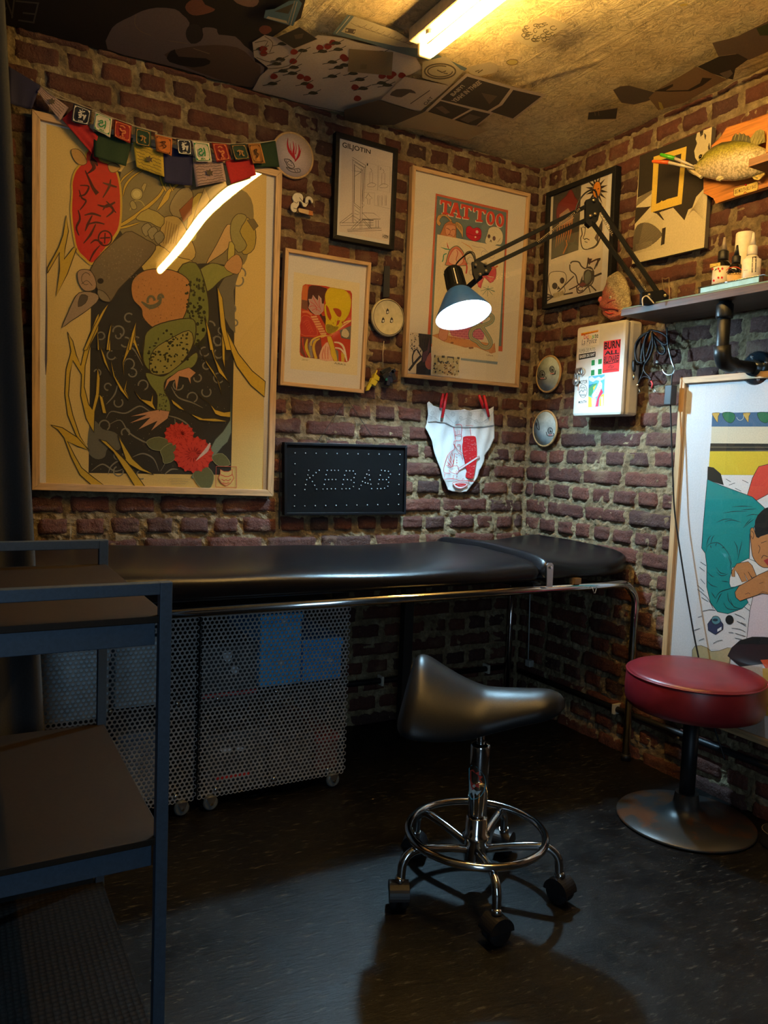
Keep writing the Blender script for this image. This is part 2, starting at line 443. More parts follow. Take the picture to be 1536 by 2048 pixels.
# conduit along the foot of both walls, with clips
def conduit(name, path, clips, label, axis):
    e = empty(name, path[0], label, 'pipe')
    MB().tube(path, .0105, BLACKP, 12).build('pipe', e)
    for c in clips:
        c = Vector(c); mb = MB()
        if axis == 0: mb.box(c+Vector((-.005, -.015, -.017)), c+Vector((.005, .024, .017)), M('clip', (.5, .48, .4), .5))
        else: mb.box(c+Vector((-.015, -.006, -.017)), c+Vector((.024, .006, .017)), M('clip', (.5, .48, .4), .5))
        mb.build('clip', e, bevel=.002)
    return e
conduit('conduit_pipe', [(-1.9, -.0135, .165), (-.75, -.0135, .157), (-.03, -.0135, .15)], [(-.62, -.0135, .156), (-.152, -.0135, .151)], 'black conduit pipe clipped low along the left brick wall', 0)
conduit('conduit_pipe', [(-.0135, -.04, .135), (-.0135, -.65, .143), (-.0135, -1.7, .165)], [(-.0135, -.55, .142)], 'black conduit pipe clipped low along the right brick wall', 1)
e = empty('hanging_cable', (-.03, -.1, .15), 'thin grey cable dropping to a small grey socket in the wall corner', 'cable')
MB().tube([(-.03, -.093, .585), (-.03, -.108, .2)], .0022, M('grey_cable', (.4, .42, .42), .4), 8).build('cord', e)
MB().box((-.034, -.122, .172), (-.012, -.094, .198), M('grey_plastic', (.3, .3, .28), .5)).build('socket', e, bevel=.003)

# ------------------------------------------------------------------ fluorescent lamp
e = empty('fluorescent_lamp', (-.895, -.58, H-.004), 'bare fluorescent tube lamp glowing warm yellow on the ceiling', 'lamp')
HOUS = M('cream_metal', (.62, .5, .3), .45)
MB().box((-.925, -1.83, H-.036), (-.878, -.565, H-.002), HOUS).build('housing', e, bevel=.004)
EM = emis('tube_glow', TUBE_COL, TUBE_POW)
MB().lathe([(.004, 0), (.012, .003), (.0155, .012), (.0155, 1.228), (.012, 1.237), (.004, 1.24)], (-.876, -.583, 2.008), EM, 24, (0, -1, 0)).build('tube', e)
for y in (-.572, -1.815):
    MB().box((-.898, y-.006, 2.0), (-.858, y+.006, H-.03), HOUS).build('end_holder', e, bevel=.004)
MB().cyl((-.905, -.64, 2.02), (-.905, -.64, H-.03), .011, HOUS, 14).build('starter', e)

# ------------------------------------------------------------------ treatment couch
LEATHER = M('black_leather', (.005, .005, .0065), .30, 0, .2, 220, .25, .0012, .24)
e = empty('treatment_couch', (-.95, -.33, 0), 'black padded treatment couch on chrome tube legs along the brick wall', 'couch')
def pad(x0, x1, y0, y1, z0, z1, nx, name, ph, l=None, taper=0):
    def f(u, v):                               # closed cross-section round the pad
        pass
    mb = MB(); K = 28; vs = []
    for i in range(nx+1):
        u = i/nx; x = x0+(x1-x0)*u; e_ = min(u, 1-u)*(x1-x0); r = .022
        en = 1 if e_ > r else math.sqrt(max(0, 1-((r-e_)/r)**2))
        ya = y0+taper*max(0, (u-.55)/.45)**2*.08; yb = y1
        for k in range(K):
            t = 2*PI*k/K; ct, st = math.cos(t), math.sin(t); p = .28
            sy = math.copysign(abs(ct)**p, ct); sz = math.copysign(abs(st)**(.55), st)
            hy = (yb-ya)/2*(.965+.035*en); hz = (z1-z0)/2*(.25+.75*en)
            y = (ya+yb)/2+hy*sy; z = (z0+z1)/2+hz*sz
            if st > 0:
                z += (.010*math.sin(u*5+ph)+.006*noise.noise(Vector((x*4, y*4, ph))))*(1 if en > .9 else en)+.008*(1-sy*sy)*en
            vs.append((x, y, z))
    fs = [(i*K+k, i*K+(k+1) % K, (i+1)*K+(k+1) % K, (i+1)*K+k) for i in range(nx) for k in range(K)]
    mb.add(vs, fs, LEATHER, True); mb.add(vs[:K], [tuple(range(K))], LEATHER); mb.add(vs[-K:], [tuple(reversed(range(K)))], LEATHER)
    return mb.build(name, e)
pad(-1.98, -.44, -.635, -.035, .597, .668, 90, 'mattress', 1.1)
pad(-.435, -.012, -.635, -.035, .600, .670, 40, 'head_cushion', 2.2, taper=1)
r = .0125; zr = .583
def railpath(y):
    c = .075; x1 = -.039
    return [(-1.98, y, zr), (x1-c, y, zr)]+[(x1-c+c*math.sin(a), y, zr-c+c*math.cos(a)) for a in [PI/2*i/8 for i in range(1, 9)]]+[(x1, y, .012)]
MB().tube(railpath(-.628), r, CHROME, 14).build('frame_tube', e)
MB().tube([(-1.98, -.05, zr), (-.03, -.05, zr)], r, CHROME, 14).build('frame_tube', e)
for x, y in ((-.075, -.045), (-1.9, -.045), (-1.9, -.62)):
    MB().tube([(x, y, zr), (x, y, .012)], .011, CHROME, 12).build('leg', e)
for x, y in ((-.039, -.628), (-.075, -.045), (-1.9, -.045), (-1.9, -.62)):
    MB().cyl((x, y, 0), (x, y, .02), .016, BLACKP, 14).build('foot_cap', e)
MB().box((-.455, -.615, .575), (-.425, -.06, .598), BLACKM).build('hinge_bar', e)
MB().box((-.62, -.16, 0.0), (-.585, -.13, .585), BLACKS).build('support_post', e)
mb = MB(); b = PA(.655)
mb.prism([b(1094, 1130), b(1097, 1126), b(1104, 1126), b(1107, 1130), b(1105, 1174), b(1094, 1174)], Vector((0, -1, 0)), .004, STEEL)
c = b(1101, 1135); mb.cyl(c, c+Vector((0, -.006, 0)), .004, CHROME, 12); mb.build('hinge_plate', e)
mb = MB(); c = b(1189, 1181); mb.tube([c+Vector((-.008, 0, .01)), c+Vector((.008, 0, .01)), c+Vector((.003, 0, -.008)), c+Vector((-.003, 0, -.008))], .0016, STEEL, 6, True); mb.build('ring', e)
for x in (1150, ):
    c = PA(.628)(x, 1163); MB().box(c-Vector((.012, .014, .006)), c+Vector((.012, .014, .012)), M('brown_tape', (.16, .1, .05), .6)).build('tape_wrap', e)

# ------------------------------------------------------------------ perforated cabinets under the couch
PERF = M('galvanised_steel', (.42, .41, .40), .5, .5, .25, 30)
def perforated(x0, x1, z0, z1, y, name, parent):
    p = .0123; R = .0044; mb = MB(); rowh = p*.866; V = {}; j = 0; z = z0
    km = mb.mi(PERF)
    while z < z1-.5*rowh:
        x = x0+(p/2 if j % 2 else 0)
        while x < x1-.3*p:
            cx, cz = x+p/2, z+rowh/2; b = len(mb.v); N = 12
            for k in range(N):
                a = 2*PI*k/N+PI/6; mb.v.append(Vector((cx+R*math.cos(a), y, cz+R*math.sin(a))))
            rr = p/2/math.cos(PI/6)
            for k in range(N):
                a = 2*PI*k/N+PI/6
                q = rr if k % 2 == 0 else rr*math.cos(PI/6)
                mb.v.append(Vector((cx+q*math.cos(a), y, cz+q*math.sin(a))))
            for k in range(N):
                k2 = (k+1) % N; mb.f.append([b+k, b+k2, b+N+k2, b+N+k]); mb.m.append(km); mb.sm.append(False)
            x += p
        z += rowh; j += 1
    return mb.build(name, parent, solid=.0016)
def caster(parent, c, R=.019, mat=None, name='caster', lab=None, ang=0):
    c = Vector(c); u = Vector((math.cos(ang), math.sin(ang), 0)); s = Vector((-u.y, u.x, 0))
    mb = MB(); mb.lathe([(R-.004, -.008), (R, -.004), (R, .004), (R-.004, .008)], c, mat, 24, s)
    w = mb.build(name, parent)
    m2 = MB(); m2.prism([c+s*-.011+u*-.014+Vector((0,0,.018)), c+s*-.011+u*.014+Vector((0,0,.018)), c+s*-.011+u*.004+Vector((0,0,-.005)), c+s*-.011+u*-.004+Vector((0,0,-.005))], s*-1, .0015, STEEL)
    m2.cyl(c+s*-.0125, c+s*-.015, .004, CHROME, 10); m2.build('fork', w)
    return w
CLEAR = M('grey_rubber', (.10, .11, .11), .35)
INNER = M('dark_shelf_board', (.02, .02, .02), .7)
def cabinet(x0, x1, label):
    e = empty('perforated_cabinet', ((x0+x1)/2, -.25, 0), label, 'cabinet')
    y = -.42; z0, z1 = .032, .53
    perforated(x0, x1, z0, z1, y, 'front_panel', e)
    MB().box((x0+.004, -.415, z0+.004), (x1-.004, -.07, z0+.010), INNER).build('bottom_panel', e)
    MB().box((x0+.004, -.415, .523), (x1-.004, -.07, .529), INNER).build('top_panel', e)
    MB().box((x0+.002, -.415, .043), (x0+.006, -.07, .522), INNER).build('side_panel', e)
    MB().box((x1-.006, -.415, .043), (x1-.002, -.07, .522), INNER).build('side_panel', e)
    MB().box((x0+.006, -.405, .275), (x1-.006, -.075, .281), INNER).build('shelf', e)
    for x in (x0+.035, x1-.035):
        caster(e, (x, -.425, .02), .02, CLEAR); caster(e, (x, -.09, .02), .02, CLEAR)
    for x in (x0+.05, (x0+x1)/2, x1-.05):
        for z in (.052, .300):
            MB().lathe([(.0065, 0), (.0065, .0015), (.003, .004), (.0, .0045)], (x, -.4215, z), STEEL, 12, (0, -1, 0)).build('bolt', e)
    return e
cabinet(-1.395, -.965, 'right one of two perforated steel cabinets, blue boxes inside')
cabinet(-1.835, -1.402, 'left one of two perforated steel cabinets, pale boxes inside')
# chain hanging in the gap
mb = MB(); 
for i in range(38):
    z = .05+i*.0125; h = i % 2
    c = Vector((-1.3985, -.43, z)); q = Vector((1, 0, 0)) if h else Vector((0, 1, 0))
    mb.tube([c+q*(.0035*math.cos(a))+Vector((0, 0, .0078*math.sin(a))) for a in [2*PI*k/8 for k in range(8)]], .0012, BLACKM, 5, True)
tag(mb.build('chain'), 'thin black chain hanging between the two perforated cabinets', 'chain')
def crate(lo, hi, col, label, band=None, name='storage_box', spots=()):
    e = empty(name, ((lo[0]+hi[0])/2, (lo[1]+hi[1])/2, lo[2]), label, 'box')
    lid = hi[2]-.02
    MB().box(lo, (hi[0], hi[1], lid), M('box_'+name, col, .5)).build('body', e, bevel=.004)
    MB().box((lo[0]-.003, lo[1]-.003, lid), (hi[0]+.003, hi[1]+.003, hi[2]), M('box_'+name, band or col, .5)).build('lid', e, bevel=.003)
    a = PA(-lo[1]); 
    if spots:
        ar = Art(PA(-lo[1]+.0006))
        for q in spots: ar.disc((.55, .6, .65), q[:2], q[2], q[3])
        ar.build('printed_mark', e)
    return e
yb = -.412
BL = (.03, .42, .95)
crate((-1.225, yb, .312), (-1.105, -.12, .515), BL, 'tall blue box seen through the right perforated cabinet', spots=((568, 1240, 6, 5), (562, 1325, 7, 6)))
crate((-1.098, yb, .312), (-.978, -.12, .435), (.02, .34, .85), 'low blue box beside the tall blue one in the right cabinet', spots=((660, 1320, 6, 4),))
crate((-1.385, yb, .288), (-1.235, -.14, .44), (.03, .03, .033), 'dark box with a red bottom edge on the upper shelf, right cabinet', spots=((455, 1310, 9, 14), (470, 1340, 8, 8)))
MBr = MB().box((-1.385, yb-.004, .303), (-1.235, yb-.0005, .312), M('red_strip', (.55, .02, .02), .5)); tag(MBr.build('red_strip'), 'thin red strip along the upper shelf of the right cabinet', 'strip')
crate((-1.37, yb, .05), (-1.2, -.14, .20), (.025, .025, .027), 'dark box with white lettering, bottom left of right cabinet', (.04, .04, .04), spots=((452, 1500, 12, 5), (480, 1498, 9, 4)))
MBr = MB().box((-1.345, yb-.004, .072), (-1.25, yb-.0005, .083), M('red_strip2', (.8, .02, .01), .5)); tag(MBr.build('red_strip'), 'bright red strip low down inside the right cabinet', 'strip')
crate((-1.19, yb, .05), (-1.06, -.14, .17), (.03, .022, .02), 'brown carton in the middle of the lower shelf, right cabinet')
crate((-1.05, yb, .05), (-.98, -.14, .15), (.09, .02, .015), 'small red-brown carton at the right end, lower shelf of right cabinet', (.3, .03, .02))
PALE = (.62, .74, .82)
crate((-1.80, yb, .285), (-1.62, -.14, .455), PALE, 'pale blue-grey box left on the upper shelf of the left cabinet')
crate((-1.605, yb, .30), (-1.475, -.14, .475), (.56, .68, .76), 'pale blue-grey box right on the upper shelf of the left cabinet')
crate((-1.60, yb, .05), (-1.5, -.14, .235), (.16, .2, .26), 'grey-blue box on the lower shelf of the left cabinet')

# ------------------------------------------------------------------ saddle stool
SX, SY = -.942, -1.043
e = empty('saddle_stool', (SX, SY, 0), 'black saddle stool on a chrome ring base with five castors', 'stool')
SEAT = M('black_vinyl', (.009, .010, .012), .36, 0, .15, 260, .2, .0008, spec=.17)
def saddle(mb):
    A_ = math.radians(-42); ax = Vector((math.cos(A_), math.sin(A_), 0)); sd = Vector((-ax.y, ax.x, 0))
    C0 = Vector((SX+.012, SY+.0, 0)); NU, NK = 40, 40; vs = []
    for i in range(NU+1):
        t = i/NU; s = (t-.5)*.335
        w = .160*(1-t)**1.05*(.80+.20*math.sin(PI*min(1, t*1.5+.2)))+.052*t**.5
        zc = .462+.078*max(0, 1-t/.5)**1.5+.012*max(0, (t-.55)/.45)**1.3
        droop = .100*(1-t)**1.7+.014
        th = .050+.018*(1-t)
        en = max(.02, min(1, (1-(1-min(1, t/.13))**2.2)**.5, (1-(1-min(1, (1-t)/.16))**2.2)**.5))
        for k in range(NK):
            a = 2*PI*k/NK; ca, sa = math.cos(a), math.sin(a)
            q = math.copysign(abs(ca)**.8, ca)
            y = w*q*(.35+.65*en) if t < .5 else w*q*en
            z = zc-droop*abs(q)**1.8+(th/2)*math.copysign(abs(sa)**.75, sa)*en-th/2
            if sa < 0: z += .012*(1-abs(q))
            vs.append(C0+ax*(s-.02*abs(q)**2*(1-t))+sd*y+Vector((0, 0, z)))
    fs = [(i*NK+k, i*NK+(k+1) % NK, (i+1)*NK+(k+1) % NK, (i+1)*NK+k) for i in range(NU) for k in range(NK)]
    mb.add(vs, fs, SEAT, True); mb.add(vs[:NK], [tuple(range(NK))], SEAT); mb.add(vs[-NK:], [tuple(range(NK))], SEAT)
mb = MB(); saddle(mb); seat = mb.build('seat', e, subsurf=1)
MB().box((SX-.055, SY-.05, .385), (SX+.075, SY+.05, .402), BLACKM).build('seat_plate', e, bevel=.004)
MB().lathe([(.009, .30), (.009, .392)], (SX, SY, 0), CHROME, 20).build('piston', e)
MB().lathe([(.021, .10), (.022, .33), (.0205, .336), (.012, .338)], (SX, SY, 0), CHROME, 28).build('column', e)
MB().lathe([(.0, .055), (.024, .056), (.026, .075), (.026, .118), (.031, .124), (.031, .131), (.025, .135), (.024, .168), (.022, .172)], (SX, SY, 0), CHROME, 28).build('hub', e)
# lever and sticker
MB().tube([(SX, SY, .375), (SX+.06, SY+.09, .36), (SX+.085, SY+.12, .355)], .004, BLACKP, 8).build('height_lever', e)
def cylplane(R):
    def f(x, y):
        r_ = ray(x, y); ox, oy = CAM.x-SX, CAM.y-SY
        a = r_.x**2+r_.y**2; b_ = 2*(ox*r_.x+oy*r_.y); c_ = ox*ox+oy*oy-R*R
        dsc = b_*b_-4*a*c_
        t = (-b_-math.sqrt(max(dsc, 0)))/(2*a); return CAM+r_*t
    f.n = Vector((-.44, -.9, 0)); return f
ar = Art(cylplane(.0226), (700, 1280, 2.8444), .00012)
pts = [(690, 712), (720, 722), (745, 745), (765, 775), (774, 815), (765, 860), (745, 890), (715, 906), (690, 908), (678, 890), (676, 730)]
ar.poly((.10, .36, .45), pts)
ar.poly((.55, .62, .62), [(680, 790), (692, 840), (720, 862), (748, 856), (738, 868), (722, 884), (712, 870), (700, 886), (694, 866), (680, 874)])
star = []
for i in range(11):
    a = -PI/2+i*PI/10; rr = 58 if i % 2 == 0 else 40; star.append((700+rr*math.cos(a), 795+rr*math.sin(a)))
ar.poly((.55, .06, .04), [(684, 740)]+star+[(690, 850), (684, 800)])
ar.disc((.75, .7, .6), (705, 830), 8); ar.disc((.02, .02, .02), (706, 831), 3)
plabel(ar.build('round_sticker', e), 'round blue sticker with a red sunburst')
RZ = .135; RR = .152
MB().tube([(SX+RR*math.cos(a), SY+RR*math.sin(a), RZ) for a in [2*PI*i/48 for i in range(48)]], .0085, CHROME, 14, True).build('foot_ring', e)
for k in range(5):
    a = math.radians(-112+72*k); u = Vector((math.cos(a), math.sin(a), 0)); o = Vector((SX, SY, 0))
    p = [o+u*.02+Vector((0, 0, .098)), o+u*.09+Vector((0, 0, .113)), o+u*.145+Vector((0, 0, .120)), o+u*.168+Vector((0, 0, .113)), o+u*.181+Vector((0, 0, .095)), o+u*.184+Vector((0, 0, .063))]
    MB().tube(smooth_path(p, 5), .0095, CHROME, 14).build('leg', e)
    c = o+u*.188+Vector((0, 0, .0265)); sa = a+.6*(k-2); w = Vector((math.cos(sa), math.sin(sa), 0)); q = Vector((-w.y, w.x, 0))
    cs = empty('castor', (0, 0, 0)); cs.parent = e
    cs.location = (c-e.location)
    for d in (-.0115, .0115):
        MB().lathe([(.0, -.008), (.022, -.008), (.0262, -.004), (.0262, .004), (.022, .008), (.0, .008)], c+q*d, BLACKP, 24, q).build('wheel', cs)
    mb = MB(); hood = []
    for i in range(17):
        an = PI*i/16; hood.append(c+w*(.0295*math.cos(an))+Vector((0, 0, .0295*math.sin(an)+.002)))
    for i in range(16):
        a0, a1 = hood[i], hood[i+1]; mb.add([a0-q*.021, a0+q*.021, a1+q*.021, a1-q*.021], [(0, 1, 2, 3)], BLACKP, True)
    mb.add([h+q*.021 for h in hood], [tuple(range(17))], BLACKP); mb.add([h-q*.021 for h in hood], [tuple(reversed(range(17)))], BLACKP)
    hd = mb.build('hood', cs)
    MB().cyl(c+Vector((0, 0, .03)), o+u*.184+Vector((0, 0, .066)), .011, CHROME, 14).build('stem', cs)

# ------------------------------------------------------------------ red stool
RX, RY = -.215, -1.012
e = empty('pedestal_stool', (RX, RY, 0), 'round dark red leather stool on a black pedestal with a rusty disc base', 'stool')
RED = M('red_leather', (.14, .009, .016), .36, 0, .2, 12, .1, .001)
MB().lathe([(.02, .316), (.162, .316), (.172, .321), (.177, .333), (.179, .363), (.177, .400), (.174, .409), (.166, .415), (.12, .420), (.0, .422)], (RX, RY, 0), RED, 64).build('seat', e)
MB().tube([(RX+.176*math.cos(a), RY+.176*math.sin(a), .406) for a in [2*PI*i/64 for i in range(64)]], .0028, RED, 8, True).build('piping', e)
MB().lathe([(.02, .02), (.021, .316)], (RX, RY, 0), BLACKP, 24).build('column', e)
def rust():
    m, nt, bs = _new('worn_enamel'); n = ntex(nt, 9, 6, .65)
    c = ramp(nt, n.outputs[0], [(.5, (.035, .036, .036)), (.56, (.09, .04, .02))]); lk(nt, c, bs.inputs['Base Color'])
    bs.inputs['Roughness'].default_value = .38; bs.inputs['Metallic'].default_value = .3; return m
MB().lathe([(.178, .0), (.181, .004), (.178, .008), (.12, .014), (.06, .022), (.035, .045), (.03, .08)], (RX, RY, 0), rust(), 64).build('base', e)

# foot pedal and its lead
e = empty('foot_pedal', (-.100, -1.215, 0), 'round black foot pedal on the floor beside the red stool', 'pedal')
MB().lathe([(.0, .042), (.036, .042), (.042, .040), (.045, .034), (.047, .012), (.048, .004), (.048, 0)], (-.100, -1.215, 0), BLACKS, 48).build('body', e)
MB().tube([(-.100+.045*math.cos(a), -1.215+.045*math.sin(a), .037) for a in [2*PI*i/40 for i in range(40)]], .0012, M('brass_trim', (.3, .24, .14), .4, .5), 6, True).build('rim', e)
# ------------------------------------------------------------------ metal shelf cart at the left
SLATE = M('slate_paint', (.035, .055, .085), .5, .2, .15, 200, .15, .0006)
BOARD = M('dark_brown_board', (.014, .008, .0035), .55, 0, .2, 160, .2, .0006, spec=.2)
e = empty('shelf_cart', (-2.0, -1.04, 0), 'slate grey metal shelf cart with dark brown boards in the left foreground', 'cart')
X1, X0, Y0, Y1 = -1.692, -2.30, -1.308, -.782; T = .017; ZT = .775
for x, y, z in ((X1, Y0, ZT), (X0, Y0, ZT), (X1, Y1, ZT), (X0, Y1, ZT)):
    MB().box((min(x, x+(T if x == X0 else -T)), min(y, y+(T if y == Y0 else -T)), 0), (max(x, x+(T if x == X0 else -T)), max(y, y+(T if y == Y0 else -T)), z), SLATE).build('post', e, bevel=.001)
for y in (Y0, Y1-T): MB().box((X0+T, y, ZT-T), (X1-T, y+T, ZT), SLATE).build('top_rail', e, bevel=.001)
for n, z in enumerate((.727, .403)):
    MB().box((X0+.002, Y0+.006, z-.010), (X1-.004, Y1-.006, z), BOARD).build('shelf_board', e, bevel=.001)
    for y in (Y0+.010, Y1-.014):
        MB().box((X0+T+.001, y, z-.042), (X1-T-.004, y+.004, z-.0015), SLATE).build('apron', e, bevel=.001)
z = .075
def weave():
    m, nt, bs = _new('punched_sheet'); vo = nd(nt, 'ShaderNodeTexVoronoi'); vo.inputs['Scale'].default_value = 95; vo.inputs['Randomness'].default_value = .15
    lk(nt, coord(nt), vo.inputs['Vector']); c = ramp(nt, vo.outputs[0], [(.25, (.008, .006, .005)), (.5, (.0015, .0012, .0012))]); lk(nt, c, bs.inputs['Base Color'])
    bs.inputs['Roughness'].default_value = .55; bs.inputs['Specular IOR Level'].default_value = .15; bump(nt, bs, vo.outputs[0], .5, .002); return m
MB().box((X0+.002, Y0+.006, z-.006), (X1-.004, Y1-.006, z), weave()).build('shelf_board', e)
for y in (Y0+.010, Y1-.014): MB().box((X0+T+.001, y, z-.03), (X1-T-.004, y+.004, z+.035), BLACKM).build('apron', e)

# ------------------------------------------------------------------ curtain
a1 = PT(10, 50, 1.61); a2 = PT(85, 1450, 1.61); dv = (a2-a1)/(a2.z-a1.z)
def cur(u, v):
    z = .01+v*(H-.03); b = a1+dv*(z-a1.z)
    s = u*.62; f = math.sin(u*46+1)*.016+math.sin(u*21)*.010
    p = b+Vector((-1, .0, 0))*s+Vector((.1, -1, 0))*f*(1.25-.6*v); p.z = z; return p
o = MB().grid(cur, 120, 24, M('black_cloth', (.017, .017, .018), .9, 0, .2, 300, .3, .001)).build('curtain', None, solid=.002)
tag(o, 'black floor-length curtain at the left edge of the room', 'curtain')

# ------------------------------------------------------------------ wall shelf with pipe bracket
WOODD = wood('dark_walnut', (.085, .05, .034), 1, .5)
SZ = 1.424; SD = .20
e = empty('wall_shelf', (-.1, -1.0, SZ), 'dark wooden shelf board on a black pipe bracket on the right wall', 'shelf')
MB().box((-SD, -1.85, SZ-.02), (-.006, -.648, SZ), WOODD).build('board', e, bevel=.0015)
def glassmat():
    return M('green_glass_edge', (.16, .24, .22), .08, 0, .1, 20)
MB().box((-SD+.001, -1.845, SZ+.0002), (-.008, -.652, SZ+.004), glassmat()).build('glass_top', e)
PZb = -.985; xp = -.165
path = [(xp, PZb, SZ-.022), (xp, PZb, 1.27)]+[(xp+.03-.03*math.cos(a), PZb, 1.27-.03*math.sin(a)) for a in [PI/2*i/6 for i in range(1, 7)]]+[(-.012, PZb, 1.24)]
p_ = MB().tube(path, .0165, BLACKM, 18).build('pipe', e)
MB().lathe([(.0, -.006), (.021, -.006), (.022, .0), (.022, .03), (.018, .034)], (xp, PZb, SZ-.06), BLACKM, 20).build('pipe_collar', e)
MB().tube([(xp-.001, PZb, 1.287), (xp+.003, PZb, 1.262), (xp+.012, PZb, 1.245), (xp+.035, PZb, 1.2395), (xp+.05, PZb, 1.2395)], .022, BLACKM, 18).build('elbow', e)
BLUEBLK = M('glossy_black_enamel', (.02, .03, .04), .18, .4, .1, 30)
MB().lathe([(.047, 0), (.047, .006), (.040, .011), (.024, .015), (.022, .028), (.0, .029)], (-.012, PZb, 1.24), BLUEBLK, 32, (-1, 0, 0)).build('flange', e)
for a in (.3, 1.87, 3.44, 5.0):
    c = Vector((-.022, PZb+.034*math.cos(a+.9), 1.24+.034*math.sin(a+.9)))
    MB().lathe([(.0055, 0), (.005, .003), (.0, .004)], c, STEEL, 12, (-1, 0, 0)).build('screw', e)

# steel tray with bottles
e = empty('steel_tray', (-.125, -1.0, SZ+.0045), 'polished steel tray holding ink bottles near the shelf edge', 'tray')
mb = MB(); t0, t1, q0, q1 = -.192, -.045, -1.112, -.918; zb = SZ+.0045
mb.box((t0, q0, zb), (t1, q1, zb+.0015), CHROME)
for lo, hi in (((t0, q0, zb), (t0+.0015, q1, zb+.017)), ((t1-.0015, q0, zb), (t1, q1, zb+.017)), ((t0, q0, zb), (t1, q0+.0015, zb+.017)), ((t0, q1-.0015, zb), (t1, q1, zb+.017))): mb.box(lo, hi, CHROME)
mb.build('tray_body', e, bevel=.0006)
MB().tube([(t0, q0, zb+.017), (t0, q1, zb+.017), (t1, q1, zb+.017), (t1, q0, zb+.017)], .002, CHROME, 8, True).build('rim', e)
MB().box((t0-.0012, q0+.012, zb+.002), (t0-.0002, q1-.008, zb+.0145), M('reflection_blue', (.30, .60, .85), .35)).build('painted_reflection', e)  # coloured strip stands in for the pale blue reflection on the tray front
zt = zb+.002
def cyl_art(cx, cy, R):
    def f(x, y):
        r_ = ray(x, y); ox, oy = CAM.x-cx, CAM.y-cy
        a = r_.x**2+r_.y**2; b_ = 2*(ox*r_.x+oy*r_.y); c_ = ox*ox+oy*oy-R*R
        t = (-b_-math.sqrt(max(b_*b_-4*a*c_, 0)))/(2*a); return CAM+r_*t
    d = Vector((CAM.x-cx, CAM.y-cy, 0)).normalized(); f.n = d; return f
def bottle(c, r, h, bodymat, capmat, tipmat, label, lab_art=None, labmat=None, name='ink_bottle', lz=(.1, .5)):
    e = empty(name, (c[0], c[1], zt), label, 'bottle')
    nb = h*.60; o = (c[0], c[1], zt)
    MB().lathe([(r*.9, 0), (r, .002), (r, nb*.72), (r*.9, nb*.86), (r*.62, nb*.97), (r*.5, nb)], o, bodymat, 32).build('body', e)
    MB().lathe([(r*.55, nb), (r*.57, nb+h*.02), (r*.55, nb+h*.15), (r*.42, nb+h*.17), (r*.36, nb+h*.175)], o, capmat, 24).build('cap', e)
    MB().lathe([(r*.36, nb+h*.17), (r*.2, h*.9), (r*.12, h), (0, h)], o, tipmat, 20).build('nozzle', e)
    if labmat: MB().lathe([(r+.0005, h*lz[0]), (r+.0005, h*lz[1])], o, labmat, 32).build('paper_label', e)
    if lab_art:
        ar = Art(cyl_art(c[0], c[1], r+.0008), (1386, 450, 10.24), .00008); lab_art(ar); ar.build('label_print', e)
    return e
INKB = M('black_glossy_bottle', (.006, .005, .005), .12, 0, .1, 30)
CREAM = M('cream_label', (.62, .55, .42), .6)
def la(a):
    a.poly((.55, .40, .10), [(345, 800), (450, 770), (560, 762), (560, 830), (450, 845), (345, 880)])
    for x, y in ((520, 895), (600, 893), (548, 942), (520, 1080), (592, 1078), (400, 905), (425, 1140)): a.disc((.45, .03, .02), (x, y), 22, 24)
    a.poly((.02, .02, .02), [(355, 900), (375, 960), (350, 985)]); a.poly((.02, .02, .02), [(480, 880), (485, 910), (430, 950)])
bottle((-.135, -.945), .0245, .152, INKB, BLACKP, M('smoky_nozzle', (.25, .2, .15), .2), 'tall black ink bottle with a cream label of red dots', la, CREAM, lz=(.06, .47))
def lb(a):
    a.line((.6, .08, .03), 14, [(675, 930), (740, 880), (840, 860), (930, 875), (1000, 925)], 4)
    a.poly((.16, .09, .07), [(680, 960), (760, 905), (840, 890), (930, 900), (1000, 945), (1000, 985), (840, 955), (680, 990)])
    a.text((.08, .05, .02), 'NATURAL', [(700, 985), (985, 975), (985, 1015), (700, 1025)], .02)
bottle((-.15, -.998), .0195, .118, INKB, BLACKP, BLACKP, 'small black ink bottle with an orange and red label', lb, M('orange_label', (.5, .30, .10), .6), lz=(.04, .36))
def lc(a):
    a.poly((.03, .025, .025), [(1215, 650), (1300, 640), (1290, 960), (1200, 975)])
    a.line((.6, .52, .4), 12, [(1210, 770), (1300, 760)]); a.line((.6, .52, .4), 10, [(1210, 870), (1285, 930)]); a.line((.6, .52, .4), 9, [(1235, 660), (1290, 690), (1225, 720)], 3)
    a.line((.25, .2, .15), 8, [(1320, 870), (1385, 860)]); a.line((.25, .2, .15), 8, [(1320, 900), (1385, 890)]); a.line((.2, .2, .22), 9, [(1040, 935), (1120, 925)])
bottle((-.135, -1.033), .0225, .145, M('clear_plastic', (.55, .50, .42), .3), M('clear_cap', (.6, .55, .47), .35), M('clear_cap', (.6, .55, .47), .35), 'white squeeze bottle with a black striped label', lc, M('white_label', (.66, .62, .54), .6), lz=(.04, .52))
bottle((-.07, -1.085), .021, .135, M('orange_ink', (.62, .17, .01), .3), BLACKP, BLACKP, 'orange ink bottle with a black cap at the right picture edge')
e = empty('paper_roll', (-.072, -.945, zt), 'white rolled tube standing behind the ink bottles', 'roll')
mb = MB(); mb.lathe([(.022, 0), (.023, .002), (.023, .168), (.0215, .170), (.0205, .169), (.0205, .01)], (-.075, -.962, zt), M('white_paper_roll', (.68, .62, .5), .7), 36).build('roll_wall', e)

